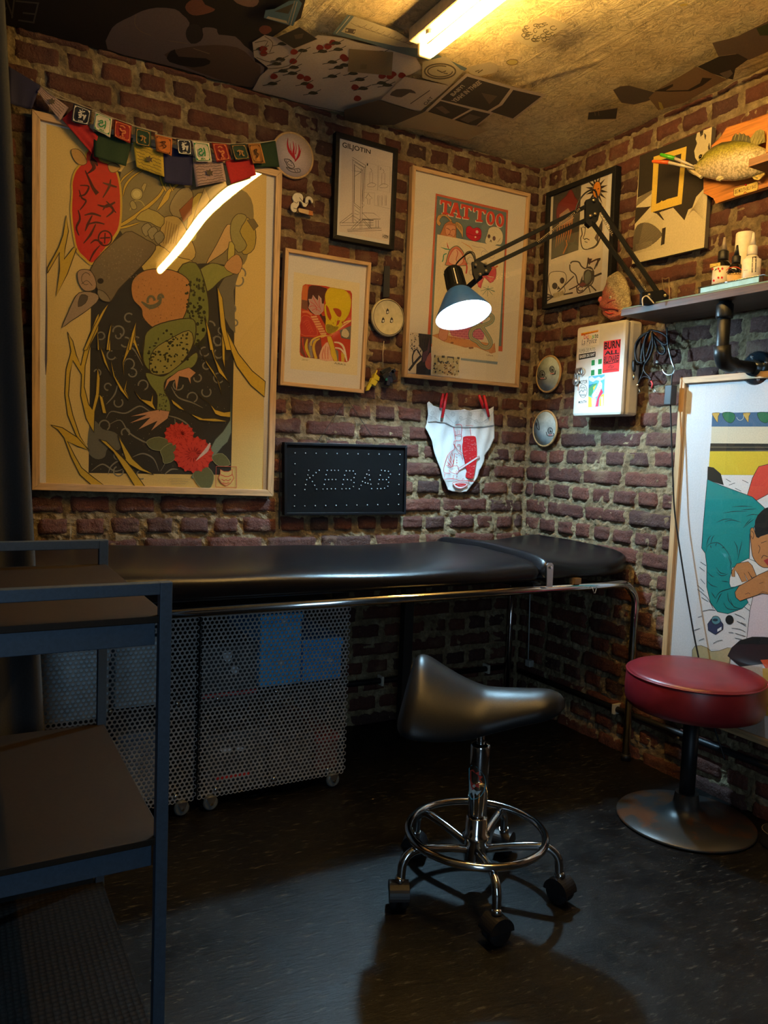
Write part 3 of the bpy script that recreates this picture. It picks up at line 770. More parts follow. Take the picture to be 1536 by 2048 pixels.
# wire stand on the shelf
e = empty('wire_stand', (-.1, -.75, SZ+.004), 'small wire stand on the shelf behind the lamp foot', 'stand')
WIRE = M('brass_wire', (.45, .33, .18), .35, .8)
b = PB(.08); zz = SZ+.0045
def onz(p, z): return Vector((p.x, p.y, z))
pA, pB_, pC, pD = b(1324, 556), b(1338, 555), b(1331, 600), b(1341, 597)
mb = MB(); mb.tube([onz(pC+Vector((-.01, .01, 0)), zz), pC, pA], .0012, WIRE, 6); mb.tube([onz(pD, zz), pB_], .0016, WIRE, 6); mb.build('prong', e)
MB().tube([pA, (pA+pB_)/2+Vector((0, 0, -.004)), pB_], .0012, WIRE, 6).build('cross_wire', e)

# ------------------------------------------------------------------ desk lamp clamped to the shelf
LB = M('lamp_black', (.004, .005, .007), .55, .0, .2, 80, spec=.12)
Ept = PT(1185, 425, 2.385)
e = empty('desk_lamp', (-.15, -.715, SZ), 'black swing-arm desk lamp clamped to the wall shelf, shining cold white', 'lamp')
bs_ = Vector((-.15, -.712, SZ+.004))
MB().box((-.175, -.735, SZ+.0045), (-.125, -.690, SZ+.012), LB).build('clamp', e, bevel=.002)
MB().cyl(bs_+Vector((0, 0, .006)), bs_+Vector((0, 0, .035)), .010, LB).build('swivel', e)
def bar(p, q, w=.0115, name='arm_bar', mat=None): return MB().obox(p, q, w, w, mat or LB).build(name, e, bevel=.0008)
base1, base2 = PT(1296, 598, 2.245), PT(1320, 592, 2.245)
el1, el2 = PT(1181, 441, 2.385), PT(1196, 408, 2.385)
hd1, hd2 = PT(972, 535, 2.36), PT(950, 524, 2.36)
eu1, eu2 = PT(1186, 433, 2.385), PT(1180, 409, 2.385)
bar(base1, el1); bar(base2, el2); bar(hd1, eu1); bar(hd2, eu2)
def plate(pts, name, th=.010, mat=None):
    n = -(CF); MB().prism(pts, n, th, mat or LB).build(name, e, bevel=.0006)
plate([PT(x, y, 2.375) for x, y in ((1172, 400), (1190, 394), (1203, 408), (1196, 440), (1180, 452), (1172, 445))], 'elbow_plate', .022)
plate([PT(x, y, 2.35) for x, y in ((944, 524), (958, 522), (984, 536), (978, 546), (966, 548), (952, 560), (946, 545))], 'head_plate', .02)
plate([PT(x, y, 2.235) for x, y in ((1284, 585), (1326, 580), (1338, 592), (1336, 600), (1300, 608), (1284, 606))], 'base_plate', .02)
for x, y, t in ((1187, 401, 2.37), (1190, 428, 2.37), (1181, 432, 2.37), (951, 530, 2.345), (971, 528, 2.345), (972, 542, 2.345), (960, 549, 2.345), (1330, 591, 2.23), (1298, 590, 2.23)):
    c = PT(x, y, t); MB().lathe([(.0045, 0), (.0045, .003), (.0, .0045)], c, M('brass_screw', (.55, .45, .3), .3, .9), 12, -CF).build('screw', e)
SPR = M('spring_steel', (.62, .5, .33), .3, 1)
def spring(p, q, r, n, name='spring'):
    p = Vector(p); q = Vector(q); d = (q-p).normalized(); u = d.orthogonal().normalized(); w = d.cross(u); N = n*8
    MB().tube([p+(q-p)*(i/N)+(u*math.cos(i*PI/4)+w*math.sin(i*PI/4))*r for i in range(N+1)], .0009, SPR, 5).build(name, e)
spring(PT(1075, 485, 2.365), PT(1160, 418, 2.375), .0035, 34); spring(PT(1262, 535, 2.28), PT(1302, 597, 2.235), .0035, 26); spring(PT(1225, 470, 2.34), PT(1200, 425, 2.37), .0035, 14)
MB().tube(smooth_path([PT(1150, 425, 2.37), PT(1158, 402, 2.37), PT(1172, 385, 2.37), PT(1188, 380, 2.38), PT(1195, 395, 2.39), PT(1200, 425, 2.40)], 6), .0025, BLACKP, 8).build('cable', e)
MB().tube(smooth_path([PT(1286, 612, 2.22), PT(1285, 598, 2.22), PT(1293, 592, 2.22), PT(1302, 600, 2.215), PT(1308, 607, 2.21)], 6), .002, M('pale_wire', (.5, .42, .3), .4), 8).build('clamp_wire', e)
# head
mc = PT(927, 631, 2.38); rd = ray(927, 631).normalized()
uu = (CR*-math.sin(math.radians(13.7))+CU*math.cos(math.radians(13.7)))
ax = (uu*math.cos(math.radians(16))+rd*math.sin(math.radians(16))).normalized()
SHADE_O = M('lamp_shade_blue', (.02, .085, .36), .4, .1, .1, 60); SHADE_I = M('lamp_white_inside', (.85, .87, .9), .5, 0, .02)
R0 = .0865
prof = [(R0, 0), (R0*.985, .006), (.050, .064), (.041, .078), (.032, .086)]
mb = MB(); mb.lathe(prof, mc, SHADE_O, 48, ax)
mb.lathe([(r-.0012, h+.0006) for r, h in prof], mc, SHADE_I, 48, ax)
b0 = len(mb.v)
shade = MB(); 
def open_lathe(mb, prof, o, mat, seg, axis):
    mb.lathe(prof, o, mat, seg, axis)
    # drop the caps
    mb.f = [f for f in mb.f]; return mb
def shell(prof, mat):
    m = MB(); m.lathe(prof, mc, mat, 48, ax)
    keep = [i for i, f in enumerate(m.f) if len(f) == 4]
    m.f = [m.f[i] for i in keep]; m.m = [m.m[i] for i in keep]; m.sm = [m.sm[i] for i in keep]; return m
so = shell(prof, SHADE_O); si = shell([(r-.0012, h+.0006) for r, h in prof], SHADE_I)
so.add(si.v, si.f, SHADE_I, True)
sh = so.build('shade', e)
m = MB(); m.lathe([(.0, .165), (.020, .165), (.027, .158), (.031, .088), (.033, .084)], mc, LB, 32, ax)
hs = m.build('socket_housing', e)
for i in range(14):
    a = 2*PI*i/14; u = ax.orthogonal().normalized(); w = ax.cross(u); d = u*math.cos(a)+w*math.sin(a)
    MB().obox(mc+ax*.098+d*.0305, mc+ax*.152+d*.028, .003, .003, LB, d).build('cooling_fin', hs)
MB().obox(mc+ax*.10+(-CF*.032), mc+ax*.155+(-CF*.029), .004, .003, M('pale_slot', (.5, .45, .38), .4), CR).build('bright_slot', hs)
u = (CR*.93-CU*.0).normalized()
MB().obox(mc+ax*.094+CR*.03, PT(962, 552, 2.36), .014, .012, LB).build('head_bracket', e, bevel=.001)
MB().tube(smooth_path([mc+ax*.160+CR*.012, mc+ax*.185+CR*.02, PT(940, 505, 2.37), PT(950, 520, 2.36)], 6), .0025, BLACKP, 8).build('cable', e)
MB().ball(mc+ax*.040, .026, emis('bulb_glow', LAMP_COL, LAMP_POW), 14).build('bulb', e)

# ------------------------------------------------------------------ box shelf ledge at the right edge
e = empty('box_shelf', (-.2, -1.2, 1.72), 'brown wooden hanging shelf in front of the fish, cut off by the right picture edge', 'shelf')
WD2 = wood('warm_brown_wood', (.20, .085, .03), 1, .5)
MB().box((-.2, -1.5, 1.722), (-.112, -1.052, 1.742), WD2).build('bottom_board', e, bevel=.001)
MB().box((-.2, -1.115, 1.7425), (-.112, -1.098, H-.006), wood('orange_wood', (.42, .16, .03), 2, .5)).build('side_board', e, bevel=.001)

# ------------------------------------------------------------------ first aid cabinet
ENM = M('white_enamel', (.56, .54, .48), .38, 0, .05, 40, spec=.5)
FY0, FY1, FZ0, FZ1, FD = -.556, -.330, 1.118, 1.422, .082
e = empty('first_aid_cabinet', (-.04, -.443, FZ0), 'white first aid cabinet covered in stickers below the shelf end', 'cabinet')
MB().box((-.058, FY0, FZ0), (-.006, FY1, FZ1), ENM).build('body', e, bevel=.010)
d_ = MB().box((-FD, FY0, FZ0), (-.060, FY1, FZ1), ENM).build('door', e, bevel=.010)
MB().box((-.0605, FY0+.006, FZ0+.006), (-.0575, FY1-.006, FZ1-.006), M('seam', (.2, .19, .17), .6)).build('seam', e)
mb = MB(); p = PB(.0855)
c = p(1159, 743); mb.box(c+Vector((-.002, -.012, -.010)), c+Vector((.005, .020, .012)), STEEL); mb.build('hasp', e, bevel=.001)
MB().tube([c+Vector((-.005+0*a, -.013+.011*math.cos(a), .011*math.sin(a))) for a in [2*PI*i/20 for i in range(20)]], .002, STEEL, 8, True).build('ring', e)
e2 = empty('padlock', c+Vector((-.004, .006, -.04)), 'small steel padlock hanging on the first aid cabinet', 'padlock')
q = c+Vector((-.006, .010, 0))
MB().tube([q+Vector((0, -.007, -.028)), q+Vector((0, -.007, -.010))]+[q+Vector((0, -.007*math.cos(a), -.010+.007*math.sin(a))) for a in [PI*i/6 for i in range(1, 6)]]+[q+Vector((0, .007, -.010)), q+Vector((0, .007, -.028))], .0018, STEEL, 8).build('shackle', e2)
MB().lathe([(0, -.006), (.011, -.006), (.012, -.004), (.012, .004), (.011, .006), (0, .006)], q+Vector((0, 0, -.034)), STEEL, 20, (1, 0, 0)).build('lock_body', e2)
K9 = (1140, 640, 10.24)
def sticker(lab, fn):
    ar = Art(PB(FD+.0006), K9); fn(ar); plabel(ar.build('sticker', e), lab)
def s1(a):
    a.poly((.66, .62, .58), [(160, 215), (612, 132), (598, 500), (155, 578)])
    a.poly((.62, .10, .01), [(228, 270), (582, 203), (578, 240), (228, 325)]); a.poly((.75, .45, .02), [(240, 268), (575, 212), (575, 225), (240, 285)])
    a.text((.25, .12, .01), "Tout le monde", [(245, 272), (575, 208), (572, 245), (243, 318)], .02)
    for t, cl, x0, x1 in (('Dé', (.5, .03, .03), 285, 365), ('t', (.65, .22, .02), 370, 400), ('e', (.72, .5, .05), 402, 440), ('s', (.1, .4, .1), 455, 500), ('te', (.03, .06, .03), 505, 580)):
        y = lambda x: 395-(x-285)*.11
        h = 85 if t in ('Dé', 't', 'te') else 62
        a.text(cl, t, [(x0, y(x0)-h), (x1, y(x1)-h), (x1, y(x1)), (x0, y(x0))], .01)
    a.text((.08, .09, .14), 'La Police', [(240, 405), (545, 345), (545, 465), (240, 510)], 0, .2)
    a.text((.1, .1, .1), 'lundi - samedi', [(240, 515), (420, 495), (420, 512), (240, 538)])
sticker('white sticker with coloured lettering Déteste La Police', s1)
def s2(a):
    a.poly((.60, .60, .56), [(180, 590), (528, 545), (524, 655), (180, 705)])
    a.text((.05, .05, .05), 'FUMER DES PUTES', [(192, 602), (520, 560), (518, 628), (192, 680)], -.005)
    a.poly((.015, .015, .015), [(183, 705), (525, 645), (522, 752), (182, 820)])
    a.text((.7, .7, .68), 'BAISER DU SHIT', [(200, 722), (510, 672), (508, 728), (200, 788)], .02)
sticker('black and white sticker reading BAISER DU SHIT', s2)
def s3(a):
    a.poly((.68, .70, .68), [(430, 815), (665, 785), (655, 1120), (425, 1150)])
    for q in ([(440, 825), (508, 815), (506, 925), (438, 937)], [(578, 805), (655, 793), (650, 895), (576, 908)], [(432, 1030), (503, 1018), (500, 1130), (428, 1142)], [(574, 1007), (652, 997), (648, 1108), (572, 1118)]): a.poly((.02, .20, .06), q)
sticker('green sticker with a white cross', s3)
def s4(a):
    a.poly((.62, .035, .035), [(692, 438), (1042, 388), (1002, 1052), (665, 1088)])
    a.text((.02, .01, .01), 'BURN', [(708, 462), (1030, 402), (1020, 565), (700, 612)], .035)
    a.text((.02, .01, .01), 'ALL', [(712, 640), (1008, 600), (1005, 690), (706, 722)], .035)
    a.text((.03, .01, .01), 'BILLIONAIRES', [(700, 745), (1008, 705), (1000, 850), (692, 890)], .03)
    a.line((.03, .01, .01), 14, [(695, 905), (760, 888), (840, 893), (920, 868), (1000, 862)], 3)
    a.ring((.05, .01, .01), 7, (840, 960), 45, 22); a.line((.05, .01, .01), 7, [(780, 975), (830, 930), (860, 985), (905, 930)], 3)
    a.line((.05, .01, .01), 7, [(700, 1040), (985, 1008)]); a.line((.05, .01, .01), 5, [(740, 1020), (960, 995)])
sticker('red sticker reading BURN ALL BILLIONAIRES', s4)
def s5(a):
    a.poly((.62, .64, .62), [(150, 1180), (375, 1150), (368, 1765), (140, 1790)])
    a.text((.02, .02, .02), 'MOTOR', [(185, 1245), (360, 1222), (355, 1300), (190, 1315)], .02)
    a.text((.02, .02, .02), 'MOUTH', [(175, 1660), (340, 1640), (335, 1700), (172, 1712)], .02)
    a.ring((.03, .03, .03), 9, (268, 1455), 82, 135)
    for i in range(5): a.line((.03, .03, .03), 9, [(215+i*22, 1370-(i % 2)*10), (222+i*20, 1405)])
    a.line((.03, .03, .03), 10, [(195, 1490), (240, 1430), (265, 1480), (300, 1420), (330, 1450)], 3)
    for i in range(6): a.line((.03, .03, .03), 9, [(215+i*20, 1515), (222+i*18, 1560)])
    a.line((.4, .12, .05), 14, [(172, 1260), (165, 1450)])
sticker('white sticker with a black doodled face', s5)
def s6(a):
    a.poly((.10, .36, .50), [(385, 1160), (708, 1110), (690, 1755), (372, 1785)])
    a.poly((.55, .66, .70), [(390, 1185), (450, 1160), (510, 1200), (590, 1160), (640, 1190), (705, 1150), (703, 1210), (610, 1250), (540, 1230), (470, 1270), (395, 1240)])
    a.poly((.03, .16, .26), [(388, 1330), (460, 1310), (480, 1290), (440, 1480), (380, 1500)])
    a.poly((.06, .24, .10), [(385, 1400), (480, 1310), (560, 1290), (540, 1340), (480, 1400), (470, 1480), (430, 1560), (380, 1550)])
    a.poly((.55, .40, .05), [(470, 1380), (540, 1320), (500, 1420), (480, 1450)])
    a.poly((.6, .58, .62), [(610, 1235), (660, 1300), (655, 1400), (560, 1560), (500, 1600), (450, 1570), (460, 1520), (540, 1400)])
    a.poly((.55, .42, .06), [(378, 1560), (440, 1590), (520, 1780), (372, 1785)]); a.poly((.50, .36, .55), [(440, 1580), (540, 1600), (530, 1775), (450, 1782)])
    a.poly((.58, .04, .08), [(640, 1400), (680, 1480), (600, 1600), (580, 1770), (520, 1775), (560, 1600)])
    a.poly((.60, .42, .05), [(640, 1540), (695, 1500), (690, 1755), (600, 1765), (605, 1640)]); a.poly((.66, .62, .55), [(640, 1580), (675, 1560), (680, 1750), (635, 1755)])
    for i in range(6): a.disc((.2, .08, .25), (530+i*18, 1530-i*38), 7)
sticker('colourful sticker with blue hills and a pink path', s6)

# ------------------------------------------------------------------ rubber mask hanging from the shelf end
e = empty('rubber_mask', (-.06, -.49, 1.5), 'pink and yellow wrinkled rubber mask of a pointed-head face above the first aid cabinet', 'mask')
def maskmat():
    m, nt, bs = _new('mask_rubber'); vo = nd(nt, 'ShaderNodeTexVoronoi', feature='DISTANCE_TO_EDGE'); vo.inputs['Scale'].default_value = 85
    n = ntex(nt, 45, 3, .6); mp = mixc(nt, .05, coord(nt), n.outputs[1], 'ADD'); lk(nt, mp, vo.inputs['Vector'])
    sep = nd(nt, 'ShaderNodeSeparateXYZ'); lk(nt, coord(nt), sep.inputs[0])
    # pink paint on the face part, cream rubber on the brain part
    ad = nd(nt, 'ShaderNodeMath', operation='MULTIPLY_ADD'); lk(nt, sep.outputs[1], ad.inputs[0]); ad.inputs[1].default_value = 1.2; lk(nt, sep.outputs[2], ad.inputs[2])
    ad2 = nd(nt, 'ShaderNodeMath', operation='MULTIPLY_ADD'); lk(nt, n.outputs[0], ad2.inputs[0]); ad2.inputs[1].default_value = .06
    sub = nd(nt, 'ShaderNodeMath', operation='SUBTRACT'); lk(nt, sep.outputs[2], sub.inputs[0]); 
    mul = nd(nt, 'ShaderNodeMath', operation='MULTIPLY'); lk(nt, sep.outputs[1], mul.inputs[0]); mul.inputs[1].default_value = 1.4; lk(nt, mul.outputs[0], sub.inputs[1])
    lk(nt, sub.outputs[0], ad2.inputs[2])
    f = ramp(nt, ad2.outputs[0], [(.0, 0.), (.045, 1.)])
    c = mixc(nt, f, (.50, .12, .09), (.56, .47, .26))
    c = mixc(nt, ramp(nt, vo.outputs[0], [(0., .75), (.16, 0.)]), c, (.16, .09, .05))
    lk(nt, c, bs.inputs['Base Color']); bs.inputs['Roughness'].default_value = .55; bump(nt, bs, vo.outputs[0], 1, .004); return m
def mk(px_, py_, d): return PB(d)(px_, py_)
def maskf():
    # stack of horizontal sections traced from the outline: (y pixel, left x, right x)
    rows = [(543, 1234, 1237), (546, 1229, 1241), (553, 1222, 1247), (563, 1215, 1253), (575, 1210, 1257), (588, 1206, 1260), (600, 1202, 1261), (612, 1200, 1261), (620, 1203, 1259), (627, 1208, 1254), (634, 1214, 1246), (640, 1222, 1236), (641, 1227, 1230)]
    mb = MB(); vs = []; K = 24; n = len(rows)
    R_ = []
    for i in range(n-1):
        for j in range(3):
            t = j/3; R_.append(tuple(rows[i][k]*(1-t)+rows[i+1][k]*t for k in range(3)))
    R_.append(rows[-1]); 
    for y, l, r in R_:
        a = mk(l, y, .055); b_ = mk(r, y, .055); c = (a+b_)/2; hw = (a-b_).length/2; tn = (b_-a).normalized()
        for k in range(K):
            t = 2*PI*k/K; dx = math.sin(t); d = .018*min(1, hw/.03)*dx
            nz = noise.noise(Vector((c.y*60+math.cos(t)*2, c.z*60, t)))*.003*min(1, hw/.02)
            vs.append(c+tn*(hw*math.cos(t))+Vector((-(d+nz*3), 0, 0)))
    m_ = len(R_); fs = [(i*K+k, i*K+(k+1) % K, (i+1)*K+(k+1) % K, (i+1)*K+k) for i in range(m_-1) for k in range(K)]
    mb.add(vs, fs, maskmat(), True); return mb
maskf().build('face', e)
c = mk(1201, 599, .062); mb = MB(); mb.ball(c, .0078, M('pink_rubber', (.52, .13, .10), .5, bmp=.3), 14, (1, 1, 1.3)); mb.build('nose', e)
c = mk(1221, 595, .0715); MB().ball(c, .0066, M('glass_eye', (.62, .62, .5), .15), 14, (.6, 1, .85)).build('eye', e)
MB().ball(mk(1219.8, 595, .0765), .0030, M('iris_grey', (.16, .17, .15), .2), 12, (.4, 1, 1)).build('iris', e)
for q, col in (([(1206, 615), (1215, 617.5), (1226, 617), (1236, 620)], (.25, .04, .04)), ([(1210, 623), (1217, 627), (1228, 626)], (.55, .05, .04)), ([(1214, 606), (1222, 602), (1231, 600)], (.3, .05, .05))):
    MB().tube(smooth_path([mk(x, y, .0735) for x, y in q], 4), [.0015]+[.0026]*(4*(len(q)-1)-1)+[.0015], M('dark_lip', col, .5), 6).build('lip' if q[0][1] > 610 else 'wrinkle', e)

# ------------------------------------------------------------------ cables by the first aid cabinet
def coil(label, name, loops, ends):
    e = empty(name, PB(.02)(1302, 660), label, 'cable'); return e
e = empty('audio_cable', PB(.03)(1300, 662), 'black audio cable coil with jack plug and red-tipped clip hanging by the first aid cabinet', 'cable')
b1 = PB(.035); b2 = PB(.05)
L = [[(1300, 662), (1282, 672), (1269, 695), (1268, 720), (1278, 728), (1284, 700), (1292, 672), (1300, 660)],
     [(1300, 662), (1288, 690), (1283, 715), (1285, 728), (1296, 705), (1304, 675)], 
     [(1302, 660), (1318, 664), (1332, 672), (1337, 682), (1330, 690), (1316, 680), (1304, 668)],
     [(1304, 664), (1312, 690), (1318, 705), (1327, 708), (1330, 698), (1318, 682), (1306, 668)],
     [(1300, 662), (1276, 680), (1270, 700), (1274, 722), (1286, 726)], [(1304, 664), (1306, 690), (1300, 712), (1290, 728)],
     [(1298, 662), (1290, 680), (1288, 705), (1292, 730)]]
for i, l in enumerate(L): MB().tube(smooth_path([PB(.03+.006*(i % 3)+.002*i)(x, y) for x, y in l], 5), .0033, BLACKP, 8).build('loop', e)
MB().tube(smooth_path([b1(1300, 662), b1(1282, 676), b1(1271, 700), b1(1268, 722)], 5), .0026, BLACKP, 8).build('loop', e)
MB().lathe([(.003, 0), (.0058, .006), (.0062, .032), (.004, .038)], b2(1268, 744), BLACKP, 14, b2(1268, 722)-b2(1268, 744)).build('jack_sleeve', e)
MB().lathe([(.0, -.0), (.0026, .003), (.0028, .024)], b2(1267, 761), CHROME, 12, b2(1268, 744)-b2(1267, 761)).build('jack_plug', e)
MB().tube(smooth_path([b1(1290, 722), b1(1287, 740), b1(1283, 752), b1(1276, 768)], 5), .0024, BLACKP, 8).build('lead', e)
MB().tube(smooth_path([b1(1286, 735), b1(1290, 745), b1(1298, 753), b1(1302, 760)], 5), .0024, BLACKP, 8).build('lead', e)
MB().tube(smooth_path([b1(1276, 768), b1(1281, 758), b1(1290, 753), b1(1300, 757)], 5), .0016, BLACKP, 8).build('lead', e)
MB().ball(b1(1275, 770), .006, M('brass', (.5, .33, .18), .3, .8), 10, (.6, 1, .7)).build('clip', e)
MB().tube([b1(1302, 762), b1(1305, 768), b1(1303, 777)], .0026, M('red_rubber', (.55, .05, .06), .5), 8).build('red_tip', e)
MB().tube([b1(1276, 774), b1(1280, 783), b1(1276, 788)], .0015, CHROME, 8).build('clip', e)
e = empty('power_cord', PB(.04)(1345, 820), 'thin black cord with a small black switch box hanging from a hook', 'cord')
b3 = PB(.055)
MB().tube(smooth_path([b3(1334, 655), b3(1336, 690), b3(1344, 720), b3(1349, 738), b3(1345, 748), b3(1343, 770)], 5), .0022, BLACKP, 8).build('cord', e)
c0, c1 = b3(1343, 771), b3(1343, 810)
MB().box(Vector((-.07, c0.y-.014, c1.z)), Vector((-.045, c0.y+.012, c0.z)), M('black_rubber_box', (.014, .014, .016), .5)).build('switch_box', e, bevel=.002)
MB().tube(smooth_path([b3(1341, 810), b3(1343, 870), b3(1346, 960), b3(1350, 1030), b3(1366, 1140), b3(1380, 1225), b3(1394, 1300), b3(1425, 1440), b3(1450, 1520)], 8), .0024, BLACKP, 8).build('cord', e)
e = empty('wall_hook', PB(.02)(1340, 740), 'bent steel hook below the wall shelf holding the black cord', 'hook')
MB().tube(smooth_path([PB(.004)(1330, 640), b3(1336, 690), b3(1343, 722), b3(1349, 738), b3(1346, 747), b3(1336, 750), b3(1328, 745), b3(1325, 738)], 6), .0019, STEEL, 8).build('wire', e)
for i, (x, y) in enumerate(((1314, 724), (1309, 782))):
    e = empty('screw_eye', PB(.01)(x, y), ['ring-shaped screw eye in the bricks right of the first aid cabinet', 'lower ring-shaped screw eye right of the first aid cabinet corner'][i], 'screw')
    c = PB(.016)(x, y); MB().tube([c+Vector((0, .0035*math.cos(a), .0045*math.sin(a))) for a in [2*PI*k/12 for k in range(12)]], .0012, STEEL, 6, True).build('ring', e)
    MB().cyl(c, c+Vector((.016, 0, 0)), .0012, STEEL, 6).build('shank', e)
# ================================================================== framed pictures
FD_ = .030
OAKX, OAKY, OAKZ = OAK
def picture(name, label, plane, quad, w, cat, mats, art, glass=None, depth=.024, inset=.008, backcol=(.6, .58, .55), dd=FD_, mk_pl=PA):
    P = [plane(*q) for q in quad]; c = sum(P, Vector())/4; base = Vector((c.x, c.y, min(p.z for p in P)))
    e = empty(name, base, label, cat)
    fr, ins = frame_bars(plane, quad, w, depth, mats, 'frame', e)
    n = plane.n
    MB().prism([p-n*.012 for p in ins], n, .004, M('backing_board', backcol, .9, 0, .04, 90)).build('backing_board', e)
    if art:
        ar = Art(mk_pl(dd-.0115)); art(ar); ar.build('print', e)
    if glass != 0:
        g = MB(); TL, TR, BR, BL = [p-n*.005 for p in ins]
        g.add([BL, BR, TR, TL], [(0, 1, 2, 3)], glass or GLASS)
        g.build('glass', e)
    return e

# colours
PAPER = (.60, .43, .15); DK = (.035, .031, .025); GOLD = (.52, .34, .04); OUT = (.05, .035, .015)
GR = (.19, .17, .13); OL = (.20, .19, .05)
def frog(a):
    a.k(0, 0, 1)
    a.poly((.60, .57, .54), [(70, 235), (556, 350), (540, 985), (70, 973)])
    a.poly(PAPER, [(93, 248), (533, 350), (526, 981), (92, 966)])
    a.line((.10, .09, .12), [.5, 4, 5, 1], [(92.5, 500), (93, 620), (92, 720), (91.5, 750)])
    a.poly(DK, [(186, 330), (475, 400), (462, 950), (177, 946)])
    # ---- waves and rocks in the dark panel
    a.k(40, 640, 2.8444)
    rnd = random.Random(3)
    for pts in ([(490, 560), (520, 520), (600, 530), (680, 490), (740, 520), (800, 540)], [(405, 860), (470, 820), (540, 860), (600, 840)], [(880, 560), (900, 620), (1000, 640)], [(500, 600), (570, 570), (620, 640), (700, 690), (780, 720), (830, 790), (800, 860)],
                [(640, 780), (700, 760), (760, 790), (790, 860)], [(500, 880), (520, 830), (570, 800), (620, 820)], [(820, 880), (860, 850), (900, 850)], [(820, 540), (900, 560), (960, 600), (980, 650)],
                [(860, 380), (900, 440), (980, 470), (1040, 500)], [(490, 480), (540, 420), (560, 340)], [(600, 200), (640, 160), (700, 260)]):
        a.line(GR, [2, 7, 9, 6, 2], pts, 5)
    for cx, cy in ((440, 300), (460, 90), (520, 200), (560, 90), (500, 380), (620, 250), (700, 370), (660, 120), (560, 470), (640, 300), (1050, 180), (1120, 120), (1060, 260), (980, 440), (1060, 410), (1130, 190), (1010, 330), (1150, 60), (1130, 330), (430, 660), (480, 600), (540, 700), (600, 640), (400, 720), (460, 760), (560, 770), (900, 370), (690, 880), (560, 860)):
        r = rnd.uniform(16, 30); s0 = rnd.uniform(0, 360); a.ring(GR, 8, (cx, cy), r, r, s0, s0+260, 10); a.lay -= 1
    for i in range(150): a.disc((.22, .20, .15), (rnd.uniform(405, 1200), rnd.uniform(0, 870)), rnd.uniform(1, 2.6), n=5); a.lay -= 1
    a.lay += 2
    a.poly((.13, .12, .09), [(395, 600), (430, 575), (470, 620), (540, 640), (580, 690), (560, 740), (500, 730), (480, 780), (430, 790), (385, 740)], 3)
    a.k(40, 280, 2.8444)
    for cx, cy in ((620, 1010), (700, 940), (790, 900), (1180, 880), (1240, 800), (1250, 760), (1200, 960), (1130, 1140), (1080, 1060), (560, 1090), (600, 1150), (1220, 1040)):
        r = rnd.uniform(18, 34); s0 = rnd.uniform(0, 360); a.ring(GR, 9, (cx, cy), r, r, s0, s0+250, 10); a.lay -= 1
    a.lay += 1
    a.poly((.15, .13, .09), [(1130, 840), (1190, 760), (1250, 750), (1215, 860), (1225, 1100), (1160, 1000), (1130, 940)], 2)
    # upper machinery haze
    a.poly((.20, .16, .075), [(575, 180), (700, 110), (900, 120), (1150, 240), (1290, 300), (1330, 420), (1300, 640), (1250, 720), (1100, 700), (900, 700), (700, 600), (560, 500)], 3)
    a.line((.42, .33, .1), 5, [(625, 400), (650, 350), (690, 350), (720, 400)], 4); a.both((.32, .26, .1), OUT, 3, [(640, 395), (625, 360), (645, 345), (665, 385)], 3)
    a.disc((.40, .33, .13), (664, 308), 34); a.disc((.55, .47, .2), (664, 308), 22); a.ring(OUT, 3, (664, 308), 34)
    a.both((.36, .28, .1), OUT, 3, [(690, 270), (705, 245), (722, 250), (705, 300)])
    # golden reeds at the top
    def reed(pts, ws):
        a.line(OUT, [w+6 for w in ws], pts, 5); a.line(GOLD, ws, pts, 5)
    reed([(585, 320), (600, 260), (640, 210), (700, 170)], [2, 12, 10, 2]); reed([(570, 250), (590, 215), (660, 160)], [2, 10, 2])
    reed([(505, 515), (600, 470), (700, 400), (790, 320), (830, 250)], [2, 18, 20, 14, 10]); reed([(510, 512), (600, 495), (680, 470)], [2, 12, 4])
    reed([(780, 400), (830, 330), (850, 290), (900, 250)], [2, 30, 16, 12]); reed([(795, 190), (805, 240), (830, 290)], [12, 10, 8]); reed([(850, 250), (870, 290)], [10, 6])
    # armour and coat
    a.both((.30, .23, .11), OUT, 4, [(850, 380), (900, 290), (960, 270), (985, 330), (940, 430), (880, 440)], 3)
    a.both((.48, .36, .07), OUT, 4, [(985, 330), (1035, 300), (1045, 330), (1000, 480), (985, 530), (945, 500)], 2)
    a.both((.27, .09, .03), OUT, 3, [(905, 400), (985, 320), (975, 420), (930, 470)])
    a.both((.40, .30, .12), OUT, 4, [(1050, 270), (1080, 340), (1010, 470), (960, 540), (1000, 400)])
    a.both((.46, .32, .10), OUT, 4, [(820, 440), (900, 440), (950, 520), (1000, 640), (960, 690), (870, 650), (790, 590), (800, 500)], 3)
    for i in range(6): a.line((.25, .15, .04), 4, [(835+i*14, 460+i*6), (815+i*14, 590)])
    a.both((.50, .36, .09), OUT, 4, [(690, 640), (790, 600), (880, 660), (980, 690), (920, 740), (800, 760), (700, 740)], 3)
    a.both((.36, .28, .07), OUT, 4, [(660, 440), (730, 390), (820, 440), (800, 500), (740, 470), (680, 460)], 2)
    for x0, y0 in ((690, 500), (725, 520), (760, 545)): a.both((.26, .22, .12), OUT, 4, [(x0, y0), (x0+38, y0-28), (x0+62, y0+10), (x0+25, y0+50)], 2)
    a.disc((.45, .42, .09), (978, 540), 26, 36); a.disc((.18, .15, .03), (978, 542), 11, 17)
    # right claw and pot
    a.both((.48, .30, .13), OUT, 4, [(1120, 590), (1180, 480), (1220, 520), (1180, 620), (1100, 680), (1060, 700)], 3)
    a.both((.36, .26, .05), OUT, 4, [(1255, 460), (1300, 445), (1340, 520), (1330, 620), (1270, 650), (1240, 560)], 3)
